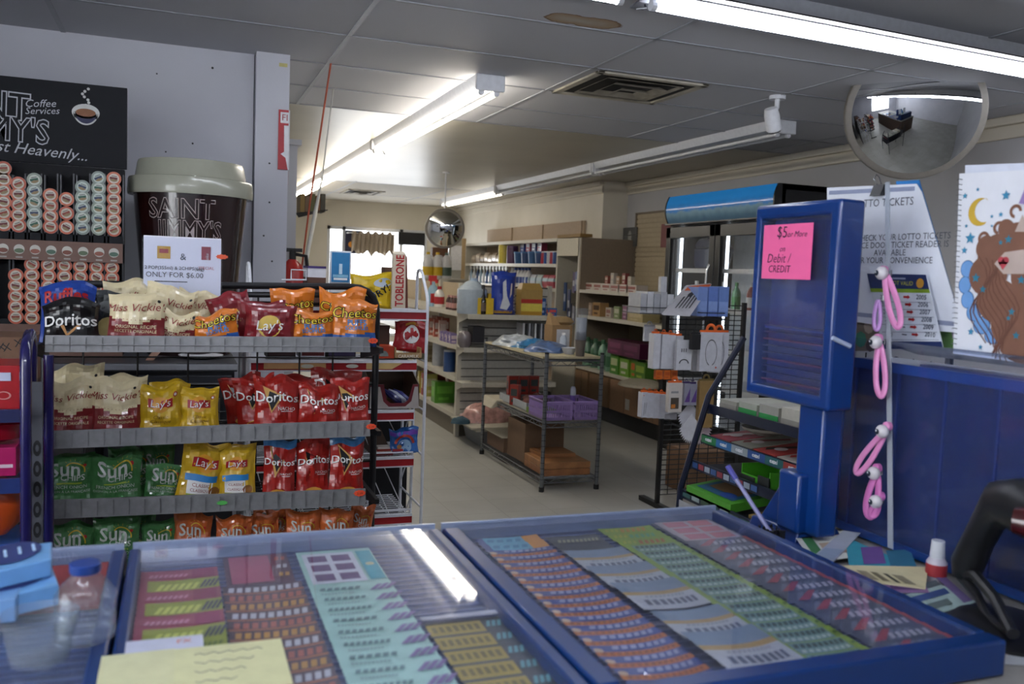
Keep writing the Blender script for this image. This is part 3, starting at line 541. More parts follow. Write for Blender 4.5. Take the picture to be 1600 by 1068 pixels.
        for k in range(7): a = .1+k*.36; g.add([S(W*.12+W*.23*math.cos(a)-.0006, H_*.68+W*.23*math.sin(a), 3), S(W*.12+W*.23*math.cos(a)+.0008, H_*.68+W*.23*math.sin(a)+.0006, 3), S(W*.12+W*.28*math.cos(a), H_*.68+W*.28*math.sin(a), 3)], [(0, 1, 2)], M('#c9a82c'))
        g.rect(S, -W*.2, H_*.44, W*.26, H_*.47, M('#8ba22c'), 1, 4)
        a_, c_ = ('FRENCH ONION', 'OIGNON À LA FRANÇAISE') if kind == 'sun' else ('HARVEST CHEDDAR', 'CHEDDAR')
        g.txt(S, 0, H_*.36, a_, W*.095, TGY, 2); g.txt(S, 0, H_*.28, c_, W*.07, TGY, 2); g.disc(S, W*.3, H_*.78, W*.04, RBN, 1, 8)
        g.disc(S, 0, H_*.1, W*.24, CHIP, 1, 12, ry=H_*.07)
    elif kind == 'ruffles': g.txt(S, .0, H_*.7, 'Ruffles', W*.28, RBN, 5, off=.03); 
    elif kind == 'dark': g.disc(S, 0, H_*.3, W*.35, CHIP2, 1, 16, ry=H_*.22); g.disc(S, -.01, H_*.7, W*.3, M('#55595a'), 1, 14, ry=H_*.12)
    elif kind == 'yellowbig': g.txt(S, W*.22, H_*.36, 'URY!', W*.22, DBK, 3, rot=.6, off=.02); g.disc(S, W*.22, H_*.72, W*.2, M('#b9c4ce', .2), 1, 16, ry=W*.1)
    elif kind == 'redcandy': g.disc(S, 0, H_*.5, W*.24, TW, 1, 18); g.disc(S, 0, H_*.5, W*.17, RBN, 2, 18); g.rect(S, -W*.2, H_*.76, W*.15, H_*.83, M('#c48a2a'), 1, 3)
    elif kind == 'bluecandy': g.rect(S, -W*.46, H_*.72, W*.46, H_*.9, M('#6a3aa8'), 1, 6, 3); g.disc(S, 0, H_*.35, W*.34, M('#b8402c'), 1, 20, rin=W*.26, a0=.1, a1=3.0); g.disc(S, 0, H_*.3, W*.22, M('#8fb6d6'), 2, 16); g.disc(S, -.02, H_*.28, W*.08, M('#c98a4a'), 3, 10); g.rect(S, -W*.4, H_*.1, -W*.05, H_*.2, RBN, 3, 3)
    o = g.build('chip_bag' if kind not in ('yellowbig', 'redcandy', 'bluecandy') else 'candy_bag', ang=50); o.location = (b0.x, Y, base); o.rotation_euler = (0, tilt, rz)
    me = o.data
    tag(o, label, 'bag of chips' if kind not in ('yellowbig', 'redcandy', 'bluecandy') else 'bag of candy', 'bags of chips on the snack rack' if kind not in ('yellowbig', 'redcandy', 'bluecandy') else None)
    return o
def rz_(k, x): A, B, h = rails[k]; t = (x-A.x)/(B.x-A.x); return A.z+(B.z-A.z)*t-h+.012
F1, B1, B2 = 2.62, 2.71, 2.79
def row(k, items):
    for it in items:
        kind, px_, tp, wp, Y, lab = it[:6]; kw = it[6] if len(it) > 6 else {}
        base = rz_(k, PY(px_, 600, Y).x) + kw.pop('up', 0); bag(kind, px_, tp, wp, Y, base, lab, **kw)
row(0, [('ruffles', 106, 446, 84, B1, 'blue and red bag of chips behind the black one, left end of the top shelf'),
 ('black', 112, 471, 84, F1, 'black bag of tortilla chips at left end of the top shelf', dict(dd=.35)),
 ('dark', 172, 458, 62, B1-.01, 'dark grey bag with a yellow chip picture, right of the black bag', dict(tilt=.1)),
 ('miss', 207, 441, 86, B2, 'rearmost cream and maroon chip bag at left, top shelf'),
 ('miss', 262, 446, 78, B1, 'tilted cream and maroon bag second from left of its kind, top shelf', dict(tilt=.06)),
 ('miss', 306, 455, 66, B1+.03, 'rightmost cream and maroon bag, next to the white offer sign', dict(tilt=.12)),
 ('miss', 212, 455, 88, F1-.01, 'front cream and maroon bag at left on the top shelf', dict(tilt=.06)),
 ('miss', 268, 487, 74, F1+.01, 'low slumped maroon and cream bag between two others on top shelf', dict(tilt=.15)),
 ('cheetos', 340, 485, 72, F1+.0, 'small slumped orange bag of cheese puffs at the middle of the top shelf', dict(tilt=-.12)),
 ('bbq', 378, 456, 66, B1, 'tilted dark red chip bag leaning at the back of the top shelf', dict(tilt=-.3)),
 ('bbq', 408, 468, 74, B1-.02, 'dark red chip bag behind the front red one on the top shelf'),
 ('bbq', 420, 478, 80, F1, 'front dark red bag of chips with yellow disc on the top shelf', dict(tilt=.04)),
 ('cheetos', 457, 449, 72, B2-.02, 'rear orange cheese puff bag, left of the two at the back', dict()),
 ('cheetos', 530, 453, 74, B2-.02, 'rear orange cheese puff bag, right of the two at the back', dict(tilt=.08)),
 ('cheetos', 487, 478, 74, F1, 'front orange cheese puff bag beside the red bag', dict(tilt=-.03)),
 ('cheetos', 552, 468, 74, F1-.01, 'front orange and blue cheese puff bag at right end of the top shelf', dict(tilt=.05))])
row(1, [('miss', 122, 571, 80, B1, 'cream and maroon bag behind, left end of the second shelf'),
 ('miss', 190, 584, 82, B1, 'cream and maroon bag behind, second from left on second shelf'),
 ('miss', 109, 590, 76, F1, 'front cream and maroon bag at left end of the second shelf'),
 ('miss', 183, 592, 76, F1, 'second front cream and maroon bag on the second shelf'),
 ('lays', 262, 599, 62, B1-.02, 'yellow bag of plain chips behind the other yellow one, second shelf', dict(tilt=.1)),
 ('lays', 252, 604, 66, F1, 'front yellow bag of chips with red banner, second shelf'),
 ('lays', 314, 606, 62, F1, 'yellow bag of chips with red banner nearest the red bags'),
 ('doritos', 392, 584, 66, B2, 'dark red bag leaning left at the back of the second shelf', dict(tilt=-.25)),
 ('doritos', 408, 588, 66, B1, 'red tortilla chip bag leaning left, second of the leaning pair', dict(tilt=-.16)),
 ('doritos', 475, 583, 70, B2, 'red tortilla chip bag at the back, left of two, second shelf'),
 ('doritos', 528, 580, 84, B2, 'red tortilla chip bag at the back, right of two, second shelf'),
 ('doritos', 436, 592, 72, F1, 'front red tortilla chip bag, left of three upright ones on second shelf'),
 ('doritos', 500, 598, 66, F1-.005, 'lowest front red tortilla chip bag, middle of three on the second shelf', dict(tilt=.02)),
 ('doritos', 551, 591, 62, F1+.01, 'front red tortilla chip bag at right end of the second shelf')])
row(2, [('sun', 200, 700, 72, B1, 'green chip bag behind, between two others on the third shelf', dict(tilt=.08)),
 ('sun', 105, 704, 78, F1, 'green bag of chips at left end of the third shelf'),
 ('sun', 182, 710, 78, F1, 'second front green bag of chips on the third shelf'),
 ('sun', 250, 696, 52, B1, 'green bag behind the third green one on the third shelf'),
 ('sun', 256, 728, 60, F1+.02, 'third and low green bag beside the yellow bags, third shelf', dict(tilt=.08)),
 ('layshalf', 312, 692, 74, F1, 'tilted yellow bag with blue band, left of two on the third shelf', dict(tilt=.15)),
 ('layshalf', 374, 690, 60, F1, 'upright yellow bag with blue band, right of two on the third shelf'),
 ('doritos', 440, 684, 52, F1, 'left red tortilla chip bag with blue seal on the third shelf', dict(seal=M('#3a78b0', .35, coat=.4), tilt=.04)),
 ('doritos', 494, 684, 56, F1+.01, 'middle red tortilla chip bag on the third shelf'),
 ('doritos', 547, 682, 58, F1, 'right red tortilla chip bag with blue seal on the third shelf', dict(seal=M('#3a78b0', .35, coat=.4), tilt=.03))])
row(3, [('sun', 215, 802, 60, B1, 'green chip bag standing behind on the lowest visible shelf'),
 ('sun', 109, 820, 72, F1, 'green bag at left end of the lowest visible shelf'),
 ('sun', 182, 808, 72, F1, 'second green bag on the lowest visible shelf'),
 ('sun', 250, 812, 56, F1+.01, 'third green bag, next to the orange ones, lowest visible shelf'),
 ('sunorange', 430, 795, 60, B1, 'orange chip bag standing behind on the lowest visible shelf'),
 ('sunorange', 303, 803, 60, F1, 'first orange bag of chips from left on the lowest visible shelf', dict(tilt=.05)),
 ('sunorange', 369, 802, 58, F1, 'second orange bag of chips on the lowest visible shelf'),
 ('sunorange', 420, 804, 54, F1+.02, 'third orange bag of chips on the lowest visible shelf', dict(tilt=-.1)),
 ('sunorange', 480, 797, 56, F1, 'fourth orange bag of chips on the lowest visible shelf'),
 ('sunorange', 533, 794, 58, F1, 'fifth orange bag of chips, lowest visible shelf'),
 ('sunorange', 566, 790, 40, B1, 'narrow turned orange bag at right end of the lowest visible shelf', dict(tilt=.14))])
# offer sign in acrylic stand
p = PY(286, 370, 2.80); zb = PY(286, 470, 2.80).z; Wd = PY(347, 400, 2.8).x-PY(226, 400, 2.8).x
r = thing('offer_sign', 'white printed chips and drink offer sign standing at the back of the top shelf', 'sign', (p.x, 2.80, zb-.12))
pl = front(p.x, 2.797, p.z-.0); h = p.z-zb
g = MB().box((p.x-Wd/2, 2.798, zb-.10), (p.x+Wd/2, 2.803, p.z), M('#eef0fb', .4, var=.01)); K = M('#4a4c55')
def so(x, y): q = PY(x, y, 2.797); return q.x-p.x, q.z-p.z
u, v = so(256, 394); g.rect(pl, u-.018, v-.018, u+.018, v+.018, M('#d0a02a'), 1); g.rect(pl, u-.012, v-.002, u+.012, v+.01, RBN, 2)
u, v = so(322, 396); g.rect(pl, u-.013, v-.019, u+.013, v+.02, M('#98283a'), 1); g.txt(pl, u+.007, v-.014, 'Coke', .013, WH, 2, rot=1.57, shear=.2)
u, v = so(286, 406); g.txt(pl, u, v, '&', .028, K)
u, v = so(273, 421); g.txt(pl, u, v, '2 POP(355ml) & 2CHIPS(66g)', .0135, K, off=.01); u, v = so(320, 421); g.txt(pl, u+.004, v, 'SPECIAL', .0125, M('#c85a62'))
u, v = so(273, 433); g.txt(pl, u, v, 'ONLY FOR $6.00', .0215, K)
for yy in (440,): u, v = so(270, yy); g.rect(pl, u-.05, v-.001, u+.04, v+.002, K, 1)
g.build('printed_card', r)
MB().box((p.x-Wd/2-.004, 2.792, zb-.10), (p.x+Wd/2+.004, 2.7935, p.z-.004), CLEAR).box((p.x-Wd/2-.004, 2.7935, zb-.104), (p.x+Wd/2+.004, 2.86, zb-.10), CLEAR).build('acrylic_stand', r)
sticker(347, 401, 2.79, .017, .007, '#e8603c', '', 'orange sticker on the right edge of the white offer sign')
# ================================================================ WHITE CANDY RACK
YW = 3.12
r = thing('candy_rack', 'white wire candy rack with red shelf fronts, right of the chip rack', 'rack', (.55, 3.3, 0))
XL_, XR_ = .23, PY(668, 480, YW).x; g = MB()
for x in (XL_, XR_):
    side = MB(); zt = PY(668, 466, YW).z; zh = PY(645, 421, YW+.18).z
    side.tube(polyt([(x, YW, .02), (x, YW, zt), (x, YW+.10, zh), (x, YW+.16, zh), (x, YW+.16, .02)], .03, 4), .006, WMET, 8)
    side.tube([(x, YW+.33, .02), (x, YW+.33, 1.28)], .006, WMET, 8)
    for z in (1.27, 1.09, .91, .745, .55, .3, .06): side.cyl((x, YW, z), (x, YW+.33, z), .004, WMET, 6)
    for z in (1.27, 1.09, .91, .745, .55): side.cyl((x, YW+.16, z), (x, YW+.33, z-.17), .003, WMET, 6)
    side.build('side_frame', r)
shz = []
for k, (py_, inset) in enumerate(((486, 0), (565, .03), (642, .035), (714, .03), (803, .03))):
    q = PY(650, py_, YW); z = q.z; shz.append(z); x1 = XR_-.005-inset; sh = MB()
    hh = .030
    sh.box((XL_, YW-.004, z-hh), (x1, YW, z), RED if k else M('#8f1c24', .4)); sh.box((XL_, YW-.006, z-.004), (x1, YW+.002, z+.006), WMET); sh.box((XL_, YW-.006, z-hh-.004), (x1, YW+.002, z-hh+.001), WMET)
    if k == 1:
        pl = front(0, YW-.0045, z-hh/2); a, b_, c_ = PY(412, 565, YW).x, PY(500, 565, YW).x, PY(625, 565, YW).x
        sh.rect(pl, a, -.01, b_+.02, .01, M('#c99a68'), 1); sh.poly(pl, [(PY(572, 565, YW).x, -.011), (c_-.03, -.011), (c_+.01, .011), (PY(572, 565, YW).x, .011)], M('#cfae72'), 1)
        for xx in (480, 550): sh.disc(pl, PY(xx, 565, YW).x, 0, .022, M('#c9c8b8'), 2, 16, ry=.007)
    sh.build('shelf_front', r)
    w_ = MB()
    for i in range(12): y = YW+.02+i*.027; w_.cyl((XL_, y, z-.004), (x1, y, z-.004), .0022, WMET, 5)
    for i in range(10): x = XL_+.02+(x1-XL_-.04)*i/9; w_.cyl((x, YW, z-.007), (x, YW+.33, z-.007), .0022, WMET, 5)
    if k >= 3:
        for i in range(10): x = XL_+.02+(x1-XL_-.04)*i/9; w_.cyl((x-.03, YW+.33, z+.14), (x, YW+.02, z), .002, WMET, 5)
        w_.cyl((XL_, YW+.32, z+.12), (x1, YW+.32, z+.12), .003, WMET, 5); w_.cyl((XL_, YW+.28, z+.135), (x1, YW+.28, z+.135), .003, WMET, 5)
        w_.cyl((XL_, YW+.01, z+.018), (x1, YW+.01, z+.018), .0025, WMET, 5)
    w_.build('shelf_wires', r)
MB().box((XL_+.02, YW+.37, .05), (PY(637, 700, YW+.37).x, YW+.385, .98), M('#0b0c12', .6)).build('back_panel', r)
bag('yellowbig', 577, 424, 70, YW+.09, shz[0]+.008, 'big yellow candy pouch standing on top of the white candy rack', tilt=.06)
p = PY(622, 482, YW+.07); zt = PY(618, 392, YW+.07).z
g = MB(); d = .03; g.hexa([(p.x-.03, YW+.05, shz[0]+.008), (p.x+.022, YW+.05, shz[0]+.008), (p.x+.028, YW+.1, shz[0]+.008), (p.x-.025, YW+.1, shz[0]+.008), (p.x-.028, YW+.05, zt-.01), (p.x+.018, YW+.05, zt-.01), (p.x+.024, YW+.1, zt), (p.x-.02, YW+.1, zt)], M('#c9bda6', .5))
g.hexa([(p.x+.022, YW+.0501, shz[0]+.008), (p.x+.034, YW+.06, shz[0]+.008), (p.x+.034, YW+.1, shz[0]+.008), (p.x+.028, YW+.1, shz[0]+.008), (p.x+.018, YW+.0501, zt-.012), (p.x+.026, YW+.06, zt-.02), (p.x+.026, YW+.1, zt-.02), (p.x+.024, YW+.1, zt-.012)], M('#6b3324', .5))
g.txt(Pl((p.x-.004, YW+.0495, 0), XF, ZF), .016, (shz[0]+zt)/2-.0, 'TOBLERONE', .042, RBN, 1, rot=math.pi/2, off=.02, sx=.78); o = g.build('chocolate_box'); tag(o, 'tall cream chocolate box with red lettering on top of the white candy rack', 'box')
def carton(name, a, b_, m, label, cat='box', txt=None, tc=None, band=None, size=.3, group=None):
    g = MB().box(a, b_, m); pl = Pl((a[0], a[1]-.0005, a[2]), XF, ZF); W, H_ = b_[0]-a[0], b_[2]-a[2]
    if band: g.rect(pl, W*.04, H_*band[0], W*.96, H_*band[1], band[2], 1)
    if txt: g.txt(pl, W/2, H_*.35, txt, H_*size, tc or WH, 3)
    o = g.build(name, bev=.0015); return tag(o, label, cat, group)
def at(px_, py_, Y): return PY(px_, py_, Y)
z1 = shz[1]+.008; a, b_ = PY(586, 540, YW+.05).x, PY(613, 540, YW+.05).x
g = MB().box((a, YW+.04, z1), (b_+.005, YW+.12, z1+.045), M('#c8441c')); g.disc(front((a+b_)/2, YW+.0395, z1+.008), 0, 0, .016, M('#8fa09a'), 1, 14, ry=.02, a0=0, a1=math.pi); g.box((a, YW+.12, z1), (b_+.005, YW+.2, z1+.115), M('#4a3426')); o = g.build('candy_carton'); tag(o, 'orange-fronted candy carton on the second shelf of the white rack', 'carton')
a, b_ = PY(617, 552, YW+.03).x, PY(659, 552, YW+.03).x
g = MB().box((a, YW+.03, z1), (b_, YW+.035, z1+.022), M('#a8885c')).box((a, YW+.035, z1), (a+.006, YW+.2, z1+.04), M('#b6945f')).box((b_-.006, YW+.035, z1), (b_, YW+.2, z1+.04), M('#b6945f')).box((a, YW+.03, z1), (b_, YW+.2, z1+.003), M('#8a6a42')); g.txt(front((a+b_)/2, YW+.0295, z1+.004), 0, 0, 'CARAMILK', .016, M('#e6dcc8'), 1, off=.02); o = g.build('candy_tray'); tag(o, 'tan open carton printed with white letters under the red candy bag', 'carton')
bag('redcandy', 640, 497, 54, YW+.1, z1+.02, 'red candy bag with white round emblem on the white rack', tilt=.12)
for (x0, x1_, c, lb) in ((418, 462, '#3a2626', 'dark brown'), (470, 508, '#5a1f1f', 'maroon'), (512, 556, '#332a4c', 'dark purple')):
    a, b_ = PY(x0, 550, YW+.03).x, PY(x1_, 550, YW+.03).x
    carton('candy_carton', (a, YW+.03, z1), (b_, YW+.16, z1+.05), M('#c9cad0' if c[1] == '5' else '#1a1518'), '%s candy carton seen behind the chip rack wires' % lb, 'carton', band=(.2, .75, M(c)))
z2 = shz[2]+.008; a, b_ = PY(578, 620, YW+.02).x, PY(655, 620, YW+.02).x; zt = PY(650, 600, YW+.02).z; H_ = zt-z2
r = thing('bar_carton', 'open white and maroon snack bar carton on the third shelf of the white rack', 'carton', ((a+b_)/2, YW+.1, z2))
W = b_-a; pl = Pl((a, YW+.02, z2), XF, ZF)
MB().prism(pl, [(0, 0), (W, 0), (W*.97, H_), (W*.86, H_), (W*.78, H_*.35), (W*.7, H_*.22), (W*.42, H_*.22), (W*.34, H_*.35), (W*.27, H_), (0, H_)], .003, M('#74202a', .5)).prism(Pl((a, YW+.0185, z2), XF, ZF), [(0, 0), (W, 0), (W*.965, H_*.9), (W*.9, H_*.9), (W*.84, H_*.3), (W*.72, H_*.08), (W*.38, H_*.08), (W*.27, H_*.3), (W*.2, H_*.9), (0, H_*.9)], .001, M('#b5aea8', .5)).build('front_panel', r)
MB().box((a, YW+.02, z2), (b_, YW+.26, z2+.003), KR2).hexa([(a, YW+.02, z2), (a+.003, YW+.02, z2), (a+.003, YW+.26, z2), (a, YW+.26, z2), (a, YW+.02, z2+H_), (a+.003, YW+.02, z2+H_), (a+.003, YW+.26, z2+.17), (a, YW+.26, z2+.17)], M('#55402e')).hexa([(b_-.003, YW+.02, z2), (b_, YW+.02, z2), (b_, YW+.26, z2), (b_-.003, YW+.26, z2), (b_-.003, YW+.02, z2+H_), (b_, YW+.02, z2+H_), (b_, YW+.26, z2+.17), (b_-.003, YW+.26, z2+.17)], M('#55402e')).box((a, YW+.257, z2), (b_, YW+.26, z2+.17), M('#4c392a')).build('carton_box', r)
for k in range(3):
    g = MB(); x = a+W*(.36+.1*k); g.tube([(x, YW+.09, z2+.06), (x+.02, YW+.07, z2+.045), (x+.05, YW+.05, z2+.02), (x+.06, YW+.045, z2+.012)], [.004, .014, .014, .005], M(['#2b2f5e', '#9aa0b0', '#3a3f7a'][k], .25, coat=.5), 8); o = g.build('snack_bar'); tag(o, '%s wrapped snack bar of three in the maroon and white carton' % ['left', 'middle', 'right'][k], 'snack bar', 'bars in the cutout carton')
z3 = shz[3]+.008; bag('bluecandy', 637, 668, 48, YW+.05, z3, 'blue and purple candy bag standing on the fourth shelf of the white rack', lean=.05)
a = PY(583, 700, YW+.1); o = MB().hexa([(a.x-.02, YW+.06, z3), (a.x+.06, YW+.06, z3), (a.x+.06, YW+.2, z3), (a.x-.02, YW+.2, z3), (a.x-.02, YW+.1, z3+.12), (a.x+.01, YW+.1, z3+.12), (a.x+.01, YW+.2, z3+.12), (a.x-.02, YW+.2, z3+.12)], M('#46301f', .6)).build('carton'); tag(o, 'brown tapering carton beside the blue candy bag', 'carton')
for k in range(4): o = MB().box((a.x-.01+.003*k, YW+.012, z3+.008*k), (a.x+.055-.004*k, YW+.055, z3+.008*k+.007), M(['#7a2a30', '#b8b4ac', '#8a2c26', '#c3bdb4'][k], .35)).build('candy_bar'); tag(o, '%s flat candy bar, %s from bottom beside the blue candy bag' % (['dark red', 'pale', 'red', 'cream'][k], ORD[k]), 'candy bar', 'flat bars on the white rack')
# blue framed sign and white box on stand behind the chip rack
p0, p1 = PY(516, 391, 3.3), PY(548, 441, 3.3); r = thing('framed_notice', 'blue notice in an upright white frame behind the chip rack', 'sign', ((p0.x+p1.x)/2, 3.3, shz[0]))
MB().box((p0.x, 3.3, shz[0]), (p1.x, 3.31, p0.z), WMET).build('frame', r, bev=.002)
g = MB().box((p0.x+.006, 3.297, p1.z), (p1.x-.006, 3.3, p0.z-.006), M('#2a78ac', .4)); pl = front((p0.x+p1.x)/2, 3.2965, (p0.z+p1.z)/2); g.rect(pl, -.025, -.05, .025, -.042, WH, 1); g.rect(pl, -.028, -.04, .028, -.03, M('#7fb6d2'), 1); g.rect(pl, -.006, -.028, .006, .01, M('#bcd8ea'), 1)
g.build('poster', r)
p0, p1 = PY(481, 415, 3.28), PY(509, 441, 3.28); g = MB().box((p0.x, 3.28, shz[0]+.0), (p1.x, 3.4, p1.z+.017), M('#5a3a2c')).box((p0.x, 3.28, p1.z+.017), (p1.x, 3.4, p0.z-.008), M('#d5d5da')).box((p0.x, 3.278, p0.z-.008), (p1.x, 3.402, p0.z), M('#3d2b6a')); o = g.build('dispenser_box'); tag(o, 'small white box with purple top and brown base behind the chip rack', 'box')
g = MB(); p0, p1 = PY(455, 421, 3.25), PY(478, 437, 3.25)
g.tube([(p0.x, 3.25, p1.z), (p0.x, 3.25, p0.z), (p1.x, 3.25, p0.z), (p1.x, 3.25, p1.z), (p0.x, 3.25, p1.z)], .0025, WMET, 6); g.tube([PY(440, 437, 3.25), PY(479, 437, 3.25)], .003, WMET); o = g.build('wire_card_holder'); tag(o, 'white wire holder in front of the fire extinguisher', 'wire holder')
p0 = PY(606, 417, YW+.2); o = MB().box((p0.x-.012, YW+.2, shz[0]), (p0.x+.02, YW+.26, p0.z), M('#5a4030', .8)).build('cardboard_flap'); tag(o, 'brown cardboard flap between the yellow pouch and the tall chocolate box', 'cardboard')
# ================================================================ FAR-LEFT CANDY STAND
PUR = M('#1d1a52', .22, coat=.5)
x = PY(40, 600, 2.32).x; r = thing('candy_stand', 'dark blue tube-framed candy stand at the left edge', 'rack', (x-.2, 2.45, 0)); zt = PY(47, 541, 2.32).z
g = MB(); g.tube(polyt([(x, 2.32, .02), (x, 2.32, zt), (x-.01, 2.48, zt+.03), (x-.01, 2.54, .02)], .06), .013, PUR, 12); g.build('side_tube', r)
g = MB(); g.tube([(x+.036, 2.42, .02), (x+.036, 2.42, zt-.03)], .012, PUR, 12); g.build('inner_tube', r)
g = MB().box((x+.006, 2.37, .1), (x+.028, 2.38, zt-.09), M('#55575e', .4)); pl = front(x+.017, 2.3695, 0)
for k in range(9): g.disc(pl, 0, zt-.25-k*.05, .009, M('#17181c'), 1, 10, ry=.02, rin=.004)
g.build('side_panel', r)
for k, (ya, yb, c) in enumerate(((640, 660, '#1f2550'), (748, 771, '#23356e'), (850, 872, '#1f4f96'))):
    za, zb = PY(10, ya, 2.33).z, PY(10, yb, 2.33).z; x1 = x-.012; MB().box((-.95, 2.33, zb), (x1, 2.34, za), M(c, .35)).box((-.95, 2.34, zb), (x1, 2.6, zb+.006), M(c, .4)).build('shelf', r)
def lz(y): return PY(10, y, 2.33).z
x1 = PY(31, 600, 2.35).x
o = carton('candy_box', (x1-.19, 2.36, lz(642)), (x1, 2.52, lz(573)), M('#a3111c', .35), 'red candy box on the top shelf of the blue stand at left edge', txt=None)
g = MB(); pl = front(x1-.04, 2.3595, lz(600)); g.box((x1-.15, 2.357, lz(597)), (x1-.02, 2.3595, lz(584)), M('#b9bfd6')); o2 = g.build('label_patch', o); g = MB(); g.disc(front(x1-.035, 2.357, lz(620)), 0, 0, .016, M('#c98a86'), 1, 16, ry=.01, rin=.012); g.build('print', o)
x2 = PY(24, 700, 2.35).x
o = carton('candy_box', (x2-.17, 2.36, lz(748)), (x2, 2.5, lz(703)), M('#a8185c', .35), 'pink candy box on the middle shelf of the blue stand', band=(.3, .42, M('#c9b4c0')))
g = MB().lathe([(.02, 0), (.075, .015), (.085, .05), (.06, .075), (.01, .085)], (x2-.07, 2.42, lz(703)), M('#8c0f22', .25, coat=.5), 16, sy=.6); o = g.build('candy_pouch'); tag(o, 'crumpled red candy pouch lying on the pink box', 'candy')
g = MB().lathe([(.03, 0), (.06, .03), (.07, .08), (.05, .12), (.03, .14)], (x2-.06, 2.42, lz(850)), M('#b8481a', .3, coat=.5), 16, sy=.5); o = g.build('candy_pouch'); tag(o, 'orange candy pouch on the lowest shelf of the blue stand', 'candy')
a, b_ = PY(0, 574, 3.2), PY(57, 527, 3.2); g = MB().box((a.x-.15, 3.2, a.z-.05), (b_.x-.01, 3.45, b_.z), M('#7b5c48', .8)); pl = front(0, 3.1995, 0)
for px_, py_ in ((3, 543), (12, 543), (30, 536)):
    q = PY(px_, py_, 3.2); g.txt(pl, q.x, q.z-.01, 'X', .035, DRK, 1, rot=.2)
q = PY(50, 537, 3.2); g.box((b_.x-.035, 3.195, q.z-.03), (b_.x-.012, 3.2, b_.z-.004), M('#8d3b2c')); o = g.build('cardboard_box'); tag(o, 'brown cardboard box with black pen marks behind the blue stand', 'box')
r = thing('storage_counter', 'dark low counter carrying the marked cardboard box', 'counter', (-.9, 3.3, 0))
MB().box((-1.6, 3.19, .05), (-.28, 3.5, a.z-.06), M('#1d1a1c', .6)).build('body', r); MB().box((-1.62, 3.17, a.z-.06), (-.27, 3.52, a.z-.05), M('#3b2a26', .5)).build('top_board', r)
# ================================================================ GONDOLA (middle aisle)
SH = M('#b5b0a2', .45, var=.04); SLT = M('#aeaba2', .55); KICK = M('#6b6356', .6); TANP = M('#a8977c', .6)
GX0, GX1, GY0, GY1 = 2.25, 3.1, 7.27, 11.0
r = thing('gondola_shelving', 'beige metal gondola shelving in the middle, slatted end panel facing us', 'shelving', ((GX0+GX1)/2, 9, 0))
g = MB()
for i in range(17): g.box((GX0+.03, GY0, .1+i*.071), (GX1-.02, GY0+.015, .1+i*.071+.062), SLT)
g.box((GX0+.03, GY0+.008, .1), (GX1-.02, GY0+.02, 1.31), M('#3d3a35')).build('end_slatwall', r)
for x in (GX0, GX1-.03): MB().box((x, GY0-.01, 0), (x+.035, GY0+.035, 1.325), SH).build('upright', r)
MB().box((2.66, GY0+.03, .1), (2.69, GY1, 1.31), TANP).build('back_panel', r)
for y in (8.25, 9.2, 10.1, GY1): MB().box((2.63, y, 0), (2.72, y+.03, 1.33), SH).build('post', r)
MB().box((GX0+.02, GY0+.02, 0), (GX1-.02, GY1, .15), KICK).build('kick_base', r)
LZ = (.19, .51, .785, 1.075)
for z in LZ:
    g = MB().box((GX0, GY0+.03, z-.03), (2.64, GY1, z), SH).box((GX0-.004, GY0+.03, z-.035), (GX0, GY1, z+.004), M('#c0baab', .4)); g.build('side_shelf', r)
    g = MB().box((2.7, GY0+.03, z-.03), (GX1, GY1, z), SH); g.build('side_shelf', r)
EZ = (1.075, .79, .49)
EY = (6.97, 7.06, 7.08)
for k, z in enumerate(EZ):
    MB().box((GX0-.01, EY[k], z-.012), (GX1-.0, GY0, z), SH).box((GX0-.01, EY[k]-.003, z-.04), (GX1, EY[k]+.004, z+.002), M('#b8b3a5', .4)).build('end_shelf', r, bev=.002)
    for x in (GX0+.0, GX1-.012): MB().hexa([(x, EY[k]+.02, z-.03), (x+.008, EY[k]+.02, z-.03), (x+.008, GY0, z-.075), (x, GY0, z-.09), (x, EY[k]+.02, z-.012), (x+.008, EY[k]+.02, z-.012), (x+.008, GY0, z-.012), (x, GY0, z-.012)], SH).build('shelf_bracket', r)
